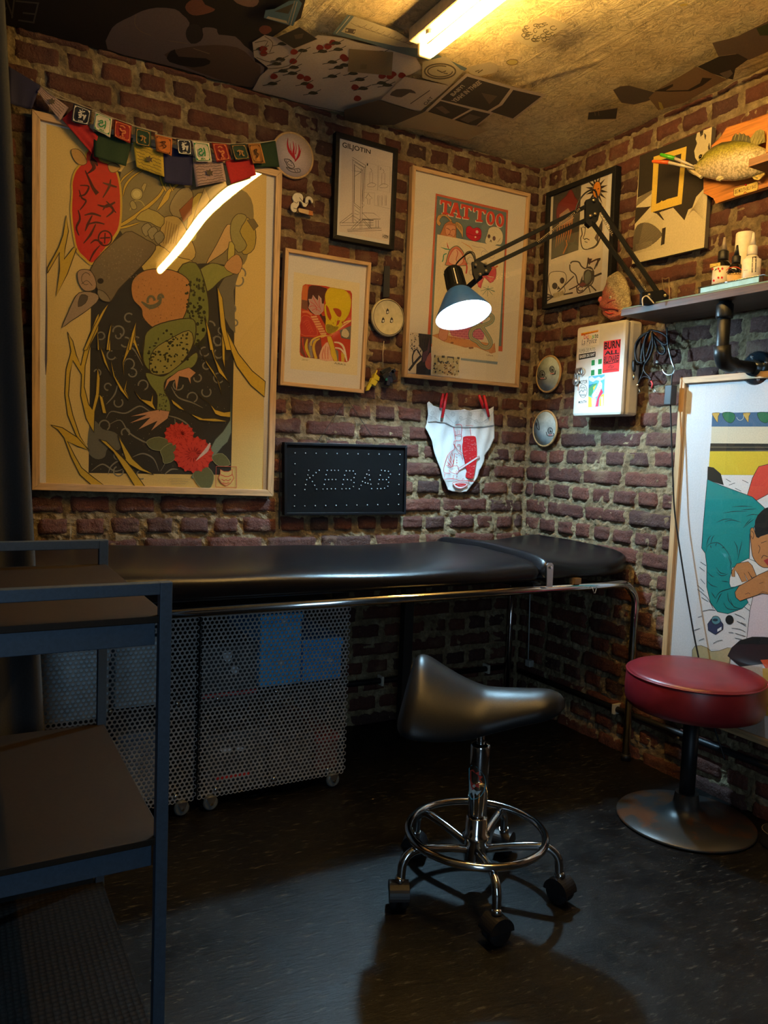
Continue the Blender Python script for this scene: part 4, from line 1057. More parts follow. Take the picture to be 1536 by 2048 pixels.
    a.both((.13, .10, .05), OUT, 3, [(1290, 455), (1330, 450), (1355, 490), (1330, 515)]); a.both((.25, .22, .08), OUT, 4, [(1200, 470), (1240, 420), (1290, 440), (1250, 520), (1290, 600), (1240, 640), (1200, 560)], 3)
    a.both((.40, .33, .07), OUT, 4, [(1190, 580), (1220, 600), (1215, 680), (1180, 690)], 2)
    a.both((.24, .24, .06), OUT, 4, [(1000, 760), (1090, 700), (1180, 720), (1240, 660), (1265, 700), (1220, 760), (1150, 790), (1070, 860), (1010, 830)], 3)
    a.both((.45, .24, .10), OUT, 3, [(1160, 720), (1230, 650), (1265, 700), (1235, 765)], 3)
    # frog body
    a.both((.16, .17, .04), OUT, 6, [(900, 740), (1000, 700), (1060, 850), (1075, 1000), (1050, 1120), (960, 1180), (850, 1190), (760, 1195), (700, 1195), (720, 1120), (850, 1060), (930, 950)], 3)
    a.both((.44, .20, .065), OUT, 5, [(640, 800), (720, 740), (860, 740), (960, 800), (960, 900), (930, 1010), (850, 1085), (760, 1070), (700, 1010), (690, 960), (640, 900)], 4)
    a.line((.13, .12, .07), [8, 26, 22, 10], [(690, 920), (740, 950), (790, 930), (800, 890)], 5); a.ring((.13, .12, .07), 14, (745, 915), 20, 26, 150, 360, 8); a.ring((.13, .12, .07), 14, (800, 900), 14, 20, 150, 360, 8)
    for i in range(70):
        x = rnd.uniform(945, 1050); y = rnd.uniform(790, 1190)
        a.disc((.035, .035, .012), (x, y), rnd.uniform(5, 11), rnd.uniform(6, 12), 0, 7); a.lay -= 1
    a.lay += 1
    for i in range(60): a.disc((.25, .11, .04), (rnd.uniform(660, 930), rnd.uniform(780, 1040)), rnd.uniform(2, 4), n=5); a.lay -= 1
    a.lay += 1
    # legs
    a.k(40, 640, 2.8444)
    a.both((.17, .18, .045), OUT, 6, [(720, 70), (800, 20), (960, -10), (1000, 30), (990, 130), (960, 180), (900, 240), (820, 300), (740, 290), (700, 230), (705, 140)], 3)
    a.both((.27, .23, .06), OUT, 5, [(735, 260), (760, 170), (850, 110), (960, 60), (985, 130), (930, 230), (850, 300), (760, 310)], 3)
    a.both((.19, .20, .055), OUT, 5, [(715, 300), (800, 320), (850, 300), (940, 230), (1000, 185), (1010, 220), (980, 270), (900, 300), (830, 340), (820, 400), (850, 460), (850, 530), (780, 540), (780, 430), (740, 370)], 3)
    a.both((.50, .24, .12), OUT, 3, [(835, 340), (900, 290), (960, 270), (1000, 300), (970, 330), (970, 365), (955, 330), (905, 320), (890, 410), (880, 340), (850, 350), (820, 400)])
    a.both((.50, .25, .14), OUT, 3, [(790, 510), (850, 520), (840, 560), (800, 590), (745, 630), (780, 575), (670, 625), (740, 555), (615, 590), (720, 540), (620, 550), (730, 520)])
    for i in range(90):
        t = rnd.random(); x = 725+rnd.uniform(0, 230); y = 60+rnd.uniform(0, 240)
        if abs((x-840)*.75+(y-180)) < 130: a.disc((.035, .035, .012), (x, y), rnd.uniform(4, 10), rnd.uniform(4, 9), 0, 7); a.lay -= 1
    for i in range(25): a.disc((.06, .06, .02), (rnd.uniform(790, 845), rnd.uniform(400, 520)), rnd.uniform(3, 6), n=6); a.lay -= 1
    a.lay += 1
    # reeds lower part
    def blade(pts): a.both(GOLD, OUT, 5, pts)
    blade([(175, 597), (240, 612), (330, 670), (395, 742), (330, 720), (270, 690), (310, 770), (350, 840), (410, 890), (480, 942), (410, 942), (340, 880), (290, 780), (250, 670), (215, 625)])
    blade([(270, 68), (300, 120), (320, 200), (345, 260), (370, 150), (430, -10), (450, -40), (445, 60), (400, 140), (370, 260), (365, 380), (390, 480), (410, 510), (430, 420), (440, 265), (455, 330), (450, 430), (425, 520), (420, 640), (375, 560), (345, 430), (350, 310), (300, 230), (285, 300), (275, 430), (300, 540), (340, 660), (385, 735), (320, 660), (270, 540), (255, 420), (262, 280), (290, 180)])
    blade([(448, 420), (470, 440), (492, 530), (470, 530)]); blade([(525, 20), (512, 90), (515, 180), (500, 170), (505, 80)]); blade([(448, 130), (480, 200), (520, 320), (478, 240)])
    blade([(515, 225), (540, 320), (590, 400), (622, 460), (570, 400), (530, 320)]); blade([(590, 400), (610, 330), (600, 400), (622, 455)]); blade([(660, 20), (655, 110), (700, 250), (645, 130), (590, 240), (590, 320), (583, 240), (620, 110)])
    blade([(650, 403), (690, 450), (745, 462), (757, 415), (755, 475), (770, 512), (720, 480), (680, 450)]); blade([(1000, 415), (1050, 450), (1080, 475), (1040, 448)])
    blade([(860, 450), (900, 480), (940, 517), (905, 505), (870, 478)]); blade([(968, 533), (1040, 560), (1110, 560), (1180, 578), (1100, 578), (1020, 570)]); blade([(1075, 470), (1110, 510), (1160, 525), (1200, 520), (1200, 555), (1140, 548), (1110, 535)])
    blade([(1015, 140), (1050, 220), (1100, 290), (1130, 350), (1148, 430), (1120, 340), (1060, 250)]); blade([(1048, -10), (1085, 110), (1110, 220), (1190, 358), (1130, 300), (1090, 180)]); blade([(1145, 60), (1165, 60), (1165, 290), (1150, 220)])
    blade([(1140, -40), (1175, 60), (1240, 190), (1320, 290), (1394, 350), (1390, 438), (1310, 370), (1230, 260), (1180, 120)])
    blade([(450, 678), (490, 690), (540, 740), (600, 800), (640, 850), (712, 950), (655, 950), (600, 860), (530, 750)]); blade([(555, 655), (585, 700), (640, 790), (700, 845), (760, 880), (680, 855), (620, 820), (560, 750), (600, 790)])
    # flowers and leaves, branch
    a.both((.17, .22, .17), (.07, .09, .07), 3, [(1195, 360), (1200, 640), (1150, 720), (1090, 790), (1020, 850), (990, 895), (975, 890), (1030, 800), (1080, 740), (1110, 680), (1195, 570)], 2)
    for pts in ([(720, 690), (790, 665), (860, 700), (820, 740), (750, 735)], [(800, 740), (860, 700), (900, 740), (870, 800), (820, 815), (810, 780)], [(985, 870), (1050, 830), (1100, 880), (1085, 950), (1040, 960), (1000, 920)], [(1090, 780), (1150, 760), (1195, 820), (1130, 830)]):
        a.both((.12, .125, .055), (.26, .25, .13), 3, pts, 3)
    def flower(cx, cy, r, ry):
        n = 15
        a.disc((.48, .035, .022), (cx, cy), r*.98, ry*.98)
        for rr in (1, .72, .45):
            for i in range(n):
                t = 2*PI*i/n+rr*2; x, y = cx+math.cos(t)*r*rr*.82, cy+math.sin(t)*ry*rr*.82
                a.disc((.56, .05, .03), (x, y), r*.24, ry*.13, t, 8); a.lay -= 1
            a.lay += 1
            for i in range(n):
                t = 2*PI*i/n+rr*2+.2; a.line((.25, .012, .01), 2.5, [(cx+math.cos(t)*r*rr*.5, cy+math.sin(t)*ry*rr*.5), (cx+math.cos(t)*r*rr, cy+math.sin(t)*ry*rr)]); a.lay -= 1
            a.lay += 1
    flower(905, 650, 82, 62); flower(985, 765, 110, 98)
    a.line((.60, .46, .40), [2, 14, 22, 8], [(1000, 800), (1030, 770), (1060, 740), (1080, 700)], 3)
    for r in range(3): a.line((.35, .28, .15), 2, [(845+r*8, 905+r*14), (880, 900+r*16), (930-r*6, 903+r*14), (965-r*12, 908+r*12)], 3)
    RS = (.50, .09, .055)
    a.line(RS, 4, [(1115, 832), (1230, 835), (1230, 953), (1112, 950)], 0, True)
    a.both(PAPER, RS, 4, [(1138, 850), (1160, 862), (1185, 862), (1207, 850), (1205, 875), (1215, 900), (1195, 930), (1170, 942), (1145, 928), (1127, 898), (1138, 875)])
    a.line(RS, 5, [(1140, 880), (1165, 890), (1185, 890), (1205, 880)]); a.line(RS, 5, [(1145, 905), (1160, 915), (1170, 908), (1182, 915), (1198, 905)]); a.line(RS, 5, [(1150, 925), (1170, 930), (1190, 925)])
    # cartouche
    a.k(40, 280, 2.8444)
    a.poly(GOLD, [(292, 300), (290, 240), (312, 170), (362, 112), (372, 70), (410, 45), (448, 75), (462, 115), (520, 135), (560, 195), (580, 320), (574, 485), (540, 560), (450, 680), (405, 712), (360, 680), (318, 630), (296, 520), (284, 400)], 3)
    a.poly((.50, .022, .016), [(300, 300), (300, 240), (322, 175), (372, 118), (380, 75), (410, 55), (440, 80), (452, 120), (512, 145), (550, 200), (568, 320), (562, 480), (525, 555), (440, 668), (405, 698), (366, 665), (328, 620), (306, 515), (296, 400)], 3)
    for q in ([(290, 60), (330, 55), (365, 90), (380, 130), (350, 145), (310, 120)], [(500, 140), (540, 135), (570, 160), (540, 185), (510, 180)]): a.both((.45, .26, .08), OUT, 3, q, 3)
    BKR = (.06, .008, .01)
    for w, q in (([4, 16, 22, 4], [(410, 75), (405, 120), (420, 160), (380, 195)]), ([6, 14, 18, 26], [(370, 175), (395, 230), (415, 275), (440, 308)]), ([8, 18, 6], [(400, 95), (430, 130), (440, 150)]),
                 ([5, 12, 8], [(340, 260), (390, 265), (370, 310), (335, 320)]), ([5, 12, 6], [(335, 285), (350, 330), (375, 350), (340, 400)]), ([6, 14, 8], [(470, 245), (550, 270)]), ([6, 14, 5], [(515, 225), (505, 270), (470, 330)]),
                 ([6, 16, 10], [(440, 370), (490, 380), (540, 355)]), ([6, 14, 6], [(490, 350), (530, 400), (490, 440)]), ([6, 14, 6], [(470, 400), (500, 370), (545, 415)]), ([5, 14, 8], [(365, 430), (410, 420), (460, 435)]),
                 ([6, 15, 5], [(410, 430), (385, 480), (370, 520)]), ([5, 12, 6], [(375, 485), (430, 470), (480, 480)]), ([6, 14, 5], [(430, 480), (400, 540), (360, 590)]), ([6, 14, 6], [(330, 400), (340, 450), (320, 500), (335, 545)]),
                 ([5, 12, 6], [(400, 590), (430, 570), (470, 590)]), ([4, 12, 6], [(455, 600), (420, 640), (395, 690)])):
        a.line(BKR, w, q, 4)
    a.ring(BKR, 9, (483, 560), 38, 42, 0, 360); a.line(BKR, 8, [(455, 560), (512, 556)]); a.line(BKR, 8, [(483, 530), (480, 590)])
    # sleeve with beak
    a.both((.17, .125, .07), OUT, 5, [(400, 738), (470, 640), (600, 525), (660, 535), (720, 570), (772, 600), (745, 660), (640, 770), (560, 850), (515, 920), (470, 900), (440, 850)], 2)
    for i in range(90): a.disc((.26, .2, .12), (rnd.uniform(450, 700), rnd.uniform(600, 800)), 3, n=5); a.lay -= 1
    a.lay += 1
    a.both((.22, .17, .1), OUT, 4, [(440, 855), (470, 860), (500, 890), (512, 922), (470, 915), (445, 890)], 2); a.disc((.03, .02, .012), (457, 803), 18, 16)
    a.both((.36, .23, .14), OUT, 4, [(325, 760), (350, 738), (400, 745), (430, 800), (425, 850), (370, 860), (335, 820)], 3); a.ring(OUT, 3, (375, 790), 26, 34, 60, 330); a.line(OUT, 3, [(350, 820), (380, 800), (410, 830)], 3)
    a.both((.33, .23, .14), OUT, 4, [(335, 870), (400, 865), (445, 885), (435, 925), (360, 985), (290, 1030), (238, 1068), (265, 1000), (300, 920)], 2)
    a.both((.10, .075, .05), OUT, 3, [(350, 880), (385, 890), (370, 930), (330, 950), (335, 905)], 2)
    a.both(GOLD, OUT, 5, [(262, 430), (275, 520), (255, 620), (250, 680), (305, 610), (320, 620), (270, 760), (205, 890), (225, 740), (225, 640), (155, 760), (155, 730), (220, 610), (245, 540)])
    a.both(GOLD, OUT, 4, [(505, 930), (475, 990), (440, 1060), (380, 1195), (360, 1195), (420, 1060), (470, 970)])
    for q in ([(1120, 830), (1150, 900), (1170, 1080), (1200, 1195), (1170, 1195), (1140, 1060)], [(1050, 1000), (1080, 1100), (1100, 1195), (1080, 1195)], [(660, 1035), (650, 1110), (630, 1195), (615, 1195), (635, 1100)], [(520, 1040), (510, 1120), (500, 1195), (490, 1195), (500, 1110)], [(440, 1080), (450, 1195), (440, 1195)]): a.both(GOLD, OUT, 4, q)
FQ = [(64, 218.5), (565, 342), (547, 993), (64, 980)]
ACRYL = glass_pane('acrylic_pane', (-.035, .085, .87))
picture('picture_frame', 'large oak-framed print of a frog with red script panel and peonies', PA(FD_), FQ, .0205, 'picture', (OAKX, OAKZ), frog, glass=ACRYL)

def skull(a):
    a.k(540, 250, 5.12)
    a.poly((.60, .57, .55), [(190, 1300), (1010, 1460), (922, 2693), (148, 2616)])
    a.poly((.64, .55, .36), [(245, 1505), (920, 1620), (892, 2564), (208, 2496)])
    a.k(590, 550, 9.75)
    rr = [(150, 210), (200, 178), (600, 215), (690, 240), (940, 285), (1080, 310), (1112, 370), (1100, 900), (1070, 1600), (1045, 1680), (1000, 1700), (600, 1650), (180, 1605), (105, 1565), (90, 1500), (110, 900), (130, 350)]
    a.poly((.42, .045, .02), rr)
    a.poly((.50, .13, .035), [(150, 215), (250, 185), (245, 640), (125, 640)]); a.poly((.17, .07, .045), [(130, 480), (245, 500), (245, 690), (125, 650)])
    a.poly((.065, .022, .02), [(330, 200), (620, 260), (590, 400), (560, 560), (520, 640), (480, 800), (600, 800), (600, 1000), (480, 780), (360, 760), (250, 650), (255, 300)], 2)
    a.both((.42, .24, .22), (.5, .42, .38), 7, [(265, 470), (330, 470), (350, 390), (400, 460), (450, 500), (460, 395), (510, 460), (520, 560), (560, 560), (550, 700), (480, 770), (400, 775), (330, 720), (265, 640), (290, 560)])
    for q in ([(340, 420), (400, 530), (470, 640)], [(300, 520), (400, 600), (420, 700)], [(480, 450), (470, 560), (500, 680)], [(280, 620), (360, 600), (440, 640)], [(330, 700), (400, 660), (500, 720)]): a.line((.45, .05, .05), 9, q, 3)
    a.both((.40, .04, .03), (.6, .15, .08), 8, [(125, 820), (250, 800), (340, 880), (420, 1040), (430, 1180), (300, 1180), (110, 1150)], 2)
    for i in range(6): a.ring((.58, .10, .05), 7, (230+i*20, 940+i*40), 60-i*5, 50, 180, 330)
    a.line((.55, .16, .07), 40, [(140, 720), (240, 720), (330, 780)], 3)
    for i in range(9):
        x = 360+i*26; y = 800+i*47
        a.both((.60, .30, .14), (.35, .03, .02), 7, [(x-60, y), (x+60, y-10), (x+75, y+30), (x-40, y+42)])
    # ribs
    a.poly((.16, .05, .04), [(110, 1200), (500, 1230), (520, 1420), (470, 1640), (180, 1600), (100, 1500)])
    a.line((.45, .05, .03), 22, [(150, 1230), (160, 1400), (230, 1600)], 3); a.line((.55, .38, .04), [20, 60, 55, 30], [(240, 1245), (215, 1400), (250, 1520), (290, 1610)], 4)
    a.line((.22, .19, .20), [60, 60, 50], [(400, 1240), (300, 1340), (300, 1460), (330, 1610)], 4); a.line((.58, .36, .04), [20, 45, 50, 50], [(480, 1240), (390, 1300), (360, 1430), (410, 1630)], 4)
    a.line((.6, .42, .08), [30, 30, 20], [(310, 1380), (330, 1270), (470, 1200), (600, 1170)], 4)
    a.poly((.62, .36, .26), [(640, 1310), (560, 1370), (500, 1480), (480, 1650), (740, 1670), (690, 1500)], 2)
    for q in ([(600, 1380), (580, 1500), (590, 1640)], [(640, 1400), (640, 1640)], [(560, 1440), (530, 1560), (540, 1640)]): a.line((.48, .10, .06), 12, q, 3)
    a.both((.55, .38, .03), (.3, .12, .02), 6, [(620, 1190), (700, 1200), (740, 1300), (780, 1450), (820, 1600), (825, 1680), (760, 1680), (700, 1560), (680, 1400), (640, 1300)])
    a.line((.60, .50, .38), [24, 40, 30], [(760, 1310), (870, 1330), (950, 1420), (1000, 1640)], 4); a.line((.60, .52, .40), [24, 34, 26], [(780, 1420), (880, 1440), (960, 1530), (1010, 1680)], 4)
    a.poly((.16, .15, .12), [(780, 1440), (840, 1480), (850, 1680), (830, 1680)]); a.poly((.5, .33, .04), [(900, 1500), (970, 1560), (960, 1690), (900, 1690)])
    a.poly((.12, .12, .10), [(870, 1080), (1090, 990), (1080, 1260), (900, 1230)], 1); a.both((.48, .40, .26), (.08, .07, .05), 6, [(930, 1060), (1000, 1050), (1060, 1150), (1010, 1230), (900, 1180)], 2)
    a.line((.62, .33, .12), 26, [(500, 1210), (700, 1170), (880, 1030), (1080, 900)], 4); a.line((.40, .05, .02), 12, [(560, 1215), (720, 1160), (860, 1060)], 4); a.line((.6, .45, .10), 24, [(900, 960), (1000, 910), (1090, 890)], 3)
    a.both((.56, .42, .015), (.34, .16, .01), 6, [(680, 245), (820, 265), (960, 290), (1060, 370), (1090, 470), (1085, 620), (1040, 780), (960, 890), (930, 960), (860, 1060), (760, 1120), (680, 1145), (610, 1110), (590, 1010), (600, 860), (570, 700), (575, 580), (600, 560), (580, 430), (610, 320)], 2)
    a.poly((.30, .05, .015), [(740, 655), (820, 650), (890, 690), (905, 760), (880, 820), (820, 800), (770, 720)], 2); a.poly((.34, .05, .015), [(600, 590), (650, 640), (670, 700), (710, 820), (680, 880), (620, 780)], 2)
    a.poly((.34, .06, .02), [(820, 890), (880, 880), (850, 960), (800, 1000)]); a.poly((.36, .07, .02), [(900, 920), (950, 890), (930, 960)])
    a.poly((.24, .19, .02), [(600, 980), (660, 960), (760, 1000), (850, 1010), (800, 1090), (690, 1140), (620, 1110)], 2)
    for i in range(30):
        rn = random.Random(i); x, y = rn.uniform(610, 840), rn.uniform(840, 1080); a.line((.20, .10, .01), 6, [(x, y), (x+18, y+22)])
        a.lay -= 1
    a.lay += 1
    a.line((.45, .1, .05), 8, [(1000, 300), (1060, 400), (1100, 500)], 3)
    a.text((.3, .24, .14), '28/40', [(130, 1630), (250, 1645), (250, 1680), (130, 1665)]); 
    a.text((.1, .08, .05), 'ARKS', [(760, 1700), (990, 1735), (985, 1765), (755, 1735)])
picture('picture_frame', 'small oak-framed print of a yellow skull on red', PA(FD_), [(571, 495), (743, 525), (728.6, 786.6), (560.5, 770)], .0125, 'picture', (OAKX, OAKZ), skull)

def guillotine(a):
    a.k(540, 250, 5.12)
    a.poly((.60, .52, .46), [(737, 140), (1260, 275), (1222, 1195), (705, 1090)])
    L = (.035, .028, .022)
    a.text(L, 'GILJOTIN', [(742, 172), (1032, 254), (1028, 312), (740, 244)], .018)
    def ln(w, *p): a.line(L, w, list(p)); a.lay -= 1
    for q in ([(845, 330), (980, 415), (985, 430), (965, 435), (845, 355)], [(865, 380), (955, 432), (950, 470), (868, 410)]): a.line(L, 3.5, q, 0, True)
    for x0, y0, x1, y1 in ((848, 360, 842, 1000), (862, 400, 856, 1010), (868, 415, 862, 800), (935, 440, 922, 1060), (950, 450, 940, 1060), (965, 430, 945, 800), (975, 420, 958, 790)): ln(3.5, (x0, y0), (x1, y1))
    for q in ([(868, 470), (935, 480)], [(868, 525), (935, 480)], [(862, 800), (925, 850)], [(862, 820), (920, 870)], [(868, 870), (920, 900), (900, 920), (865, 905)], [(715, 1000), (845, 900)], [(740, 1005), (850, 925)], [(715, 1000), (1060, 1000), (1060, 1025), (720, 1030), (715, 1000)], [(790, 1085), (1140, 1055), (1143, 1078), (800, 1092), (790, 1070), (1120, 1048)], [(830, 1060), (930, 960)], [(850, 1070), (945, 975)], [(940, 970), (1020, 1060)], [(955, 965), (1040, 1060)], [(850, 930), (925, 975)], [(865, 965), (900, 1000)]): ln(3.5, *q)
    ln(3.5, (945, 900), (1060, 902), (1135, 958), (1010, 965), (945, 900)); ln(3.5, (945, 960), (1130, 968)); ln(8, (945, 968), (1060, 975)) 
    for x in (1015, 1030, 1085, 1108): ln(3.5, (x, 975), (x, 1050))
    ln(3, (940, 800), (965, 820), (940, 850))
    G = (.22, .18, .14)
    a.line(G, 2.5, [(985, 380), (1105, 415), (1100, 670), (975, 655)], 0, True); a.line(G, 2.5, [(1115, 412), (1230, 430), (1225, 695), (1105, 665)], 0, True)
    a.text(L, '1', [(992, 392), (1004, 394), (1003, 418), (991, 416)]); a.text(L, '2', [(1127, 432), (1142, 434), (1140, 458), (1125, 455)])
    a.line(G, 2.5, [(965, 690), (1070, 695), (1068, 820), (1225, 858)])
    a.line(L, 3, [(1005, 700), (985, 740), (975, 740), (1000, 760), (998, 810), (1022, 812), (1022, 760), (1048, 750), (1020, 725), (1005, 700)])
    for x in (1110, 1145, 1185): a.line(L, 2.5, [(x-8, 725), (x+8, 725), (x+6, 760), (x+5, 825), (x-5, 825), (x-6, 760)], 0, True)
    for x, y in ((1035, 480), (1160, 490)): 
        a.line((.20, .13, .10), 3, [(x-14, y), (x+16, y+6), (x+14, y+120), (x-16, y+115)], 0, True); a.line(L, 3, [(x-45, y+140), (x, y+110), (x+50, y+130), (x+20, y+155), (x-40, y+150)], 2)
        a.line(L, 3, [(x-8, y-40), (x+10, y-10), (x-4, y+4)])
    a.line(L, 3, [(1150, 1118), (1218, 1135), (1216, 1168), (1148, 1155)], 0, True); a.disc(L, (1183, 1143), 30, 13, .2); a.text((.6, .52, .46), 'IKEA', [(1163, 1132), (1203, 1141), (1203, 1154), (1163, 1147)], .02)
BLKF = wood('black_stained_wood', (.010, .010, .011), 0, .5, .2)
picture('picture_frame', 'black-framed line drawing headed GILJOTIN', PA(FD_), [(672.5, 262), (797, 297.5), (788.5, 500), (666, 477)], .0145, 'picture', (BLKF, BLKF), guillotine, depth=.026)

def slab(ch):                       # slab letters in a unit box, y up
    if ch == 'T': return [[(0, 1), (1, 1), (1, .68), (.86, .68), (.80, .82), (.64, .82), (.64, .15), (.78, .15), (.78, 0), (.22, 0), (.22, .15), (.36, .15), (.36, .82), (.20, .82), (.14, .68), (0, .68)]]
    if ch == 'A': return [[(.36, 1), (.64, 1), (.9, .15), (1, .15), (1, 0), (.6, 0), (.6, .15), (.68, .15), (.64, .3), (.36, .3), (.32, .15), (.4, .15), (.4, 0), (0, 0), (0, .15), (.1, .15)]]
    return None
def tattoo(a):
    a.k(790, 320, 4.2667)
    a.poly((.58, .53, .45), [(180, 80), (1135, 320), (1040, 1925), (105, 1830)])
    a.k(860, 380, 9.6)
    a.poly((.46, .10, .05), [(110, 65), (1500, 390), (1390, 3100), (-60, 3000)])
    a.poly((.11, .16, .17), [(135, 110), (1465, 430), (1370, 3000), (0, 2950)])
    LC = (.52, .05, .03); WC = (.62, .56, .44)
    def box(x0, y0, x1, y1, yb0, yb1): return lambda u, v: ((x0+(x1-x0)*u), (yb0+(yb1-yb0)*u)*(1-v)+(y0+(y1-y0)*u)*v)
    for ch, x0, x1, yt0, yt1, yb0, yb1 in (('T', 195, 405, 178, 228, 462, 484), ('A', 372, 612, 228, 262, 490, 545), ('T', 592, 810, 262, 318, 540, 572), ('T', 838, 1075, 330, 385, 600, 622)):
        f = box(x0, yt0, x1, yt1, yb0, yb1)
        # letters lean with the sheet
        for col, dx, dy in ((WC, -14, 12), (LC, 0, 0)):
            for q in slab(ch): a.poly(col, [(f(u, v)[0]+dx-(v-.5)*-16, f(u, v)[1]+dy) for u, v in q])
        if ch == 'A': a.poly((.11, .16, .17), [(478, 430), (500, 350), (522, 440)])
    for cx, cy in ((1165, 540), (1345, 580)):
        a.ring(WC, 52, (cx-10, cy+12), 56, 112); a.ring(LC, 48, (cx, cy), 56, 108)
    # devil
    a.both((.42, .16, .07), OUT, 6, [(200, 840), (260, 700), (300, 640), (400, 590), (440, 640), (500, 650), (505, 760), (500, 900), (480, 920), (190, 860)], 2)
    a.both((.50, .28, .10), OUT, 6, [(385, 600), (330, 530), (260, 500), (215, 530), (180, 590), (210, 640), (180, 690), (130, 640), (130, 560), (160, 490), (230, 465), (310, 480), (380, 540), (420, 590)], 3)
    a.both((.50, .30, .12), OUT, 6, [(490, 620), (560, 630), (620, 700), (635, 800), (625, 930), (600, 850), (540, 760), (510, 720)], 3)
    for i in range(8): a.line(OUT, 5, [(200+i*24, 470+i*8), (190+i*26, 510+i*10)]); a.line(OUT, 5, [(505+i*14, 620+i*12), (515+i*13, 690+i*15)])
    a.both((.55, .25, .14), (.25, .05, .03), 6, [(290, 720), (340, 670), (460, 680), (490, 740), (480, 850), (430, 905), (320, 880)], 3)
    a.line((.15, .03, .02), 11, [(310, 730), (350, 745), (380, 770)]); a.line((.15, .03, .02), 11, [(410, 775), (440, 755), (480, 765)]); a.line((.2, .04, .03), 9, [(390, 770), (380, 840), (350, 850)], 2); a.line((.2, .04, .03), 9, [(330, 870), (380, 860), (430, 880)], 3)
    a.both((.46, .02, .04), (.12, .01, .02), 6, [(690, 780), (710, 710), (770, 695), (830, 740), (900, 720), (970, 760), (985, 850), (960, 940), (870, 985), (770, 950), (700, 880)], 3)
    a.line((.15, .01, .02), 8, [(700, 830), (840, 875), (980, 878)], 3); a.disc((.65, .5, .45), (900, 805), 26, 30); a.disc((.65, .5, .45), (870, 905), 17, 15)
    a.both((.60, .54, .38), OUT, 5, [(1100, 840), (1130, 740), (1220, 705), (1320, 730), (1390, 830), (1395, 950), (1360, 1045), (1280, 1050), (1210, 1080), (1080, 1030), (1058, 970)], 3)
    a.disc((.10, .06, .05), (1130, 890), 28, 40); a.disc((.12, .07, .07), (1228, 930), 30, 45); a.line(OUT, 12, [(1150, 1000), (1165, 960)]); a.line(OUT, 12, [(1180, 1005), (1170, 965)]); a.line(OUT, 4, [(1290, 1010), (1350, 925), (1310, 1000)], 2)
    # second sheet on top
    a.k(790, 320, 4.2667)
    a.poly((.60, .52, .37), [(360, 635), (935, 745), (875, 1725), (310, 1655)])
    a.poly((.20, .26, .30), [(560, 1690), (875, 1722), (872, 1745), (560, 1708)])
    a.both((.52, .17, .11), (.08, .16, .12), 6, [(435, 870), (460, 780), (500, 740), (540, 738), (585, 790), (600, 850), (605, 900), (440, 900)], 3)
    a.both((.60, .36, .26), (.4, .06, .05), 5, [(455, 870), (480, 790), (520, 755), (570, 800), (580, 870), (530, 900)], 3); a.line((.35, .05, .04), 5, [(525, 770), (535, 800), (520, 850), (540, 880)], 3)
    a.line((.45, .03, .02), [2, 8, 4], [(442, 705), (450, 740), (458, 765)]); a.line((.04, .22, .14), [3, 10, 8], [(390, 745), (430, 760), (470, 765)]); a.line((.05, .25, .17), 9, [(440, 800), (415, 810), (410, 850), (400, 870)], 3)
    a.line((.5, .2, .06), [2, 6, 4], [(565, 700), (600, 720), (640, 745), (665, 780)], 3); a.line((.33, .27, .25), 4, [(655, 730), (700, 745), (750, 750), (790, 790)], 4)
    for cx, cy, r in ((755, 800, 20), (825, 810, 26), (640, 860, 24), (650, 960, 18)): a.ring((.33, .28, .27), 4, (cx, cy), r, r*1.2, 20, 330)
    a.line((.03, .03, .03), 8, [(595, 850), (600, 800), (635, 780), (675, 800), (690, 880)], 4)
    a.both((.46, .035, .08), (.2, .02, .04), 4, [(700, 1040), (760, 930), (820, 900), (860, 930), (855, 1010), (810, 1050), (760, 1000), (730, 1095)], 2); a.line((.5, .42, .3), 6, [(760, 940), (790, 990), (840, 1000)], 3); a.line((.45, .12, .04), 14, [(800, 950), (875, 905)])
    for t in range(9): a.line((.14, .22, .17), 4, [(790, 1100), (790+60*math.cos(t*.8), 1110+45*math.sin(t*.8)+10)], 0)
    a.line((.42, .05, .05), 12, [(605, 880), (612, 920), (605, 970)], 3)
    a.both((.46, .20, .09), (.25, .1, .04), 3, [(315, 1495), (380, 1480), (450, 1530), (560, 1560), (700, 1600), (800, 1640), (850, 1560), (855, 1640), (820, 1650), (700, 1590), (600, 1600), (420, 1550)], 0)
    a.poly((.50, .24, .10), [(318, 1500), (400, 1485), (600, 1530), (780, 1560), (848, 1570), (820, 1640), (700, 1600), (560, 1590), (420, 1550)])
    a.both((.52, .24, .18), (.3, .1, .08), 4, [(395, 1380), (380, 1450), (370, 1510), (400, 1540), (440, 1530), (455, 1440), (440, 1370)], 2)
    a.poly((.50, .16, .24), [(455, 1380), (740, 1360), (760, 1500), (750, 1535), (620, 1530), (480, 1500), (455, 1440)])
    for i in range(7):
        y = 1400+i*20; a.line((.25, .05, .12), 3, [(460, y-8), (600, y+8), (750, y+4)]); 
        for j in range(8): a.line((.25, .05, .12), 3, [(480+j*36+(i % 2)*18, y-5), (480+j*36+(i % 2)*18, y+14)]); a.lay -= 1
    for w, col in ((36, (.04, .16, .14)), (28, (.36, .34, .22)), (10, (.12, .22, .18)), (4, (.5, .32, .12))):
        a.line(col, w, [(760, 1345), (800, 1320), (830, 1340), (820, 1380), (760, 1410), (680, 1430), (645, 1470), (650, 1520), (700, 1550), (740, 1590), (790, 1600), (815, 1560), (790, 1500), (740, 1430), (700, 1380), (690, 1345)], 5)
    for x, y in ((485, 1560), (640, 1605), (655, 1603)): a.disc((.2, .1, .06), (x, y), 14, 8)
    a.text((.15, .1, .07), 'LINA', [(780, 1658), (838, 1666), (837, 1678), (779, 1670)])
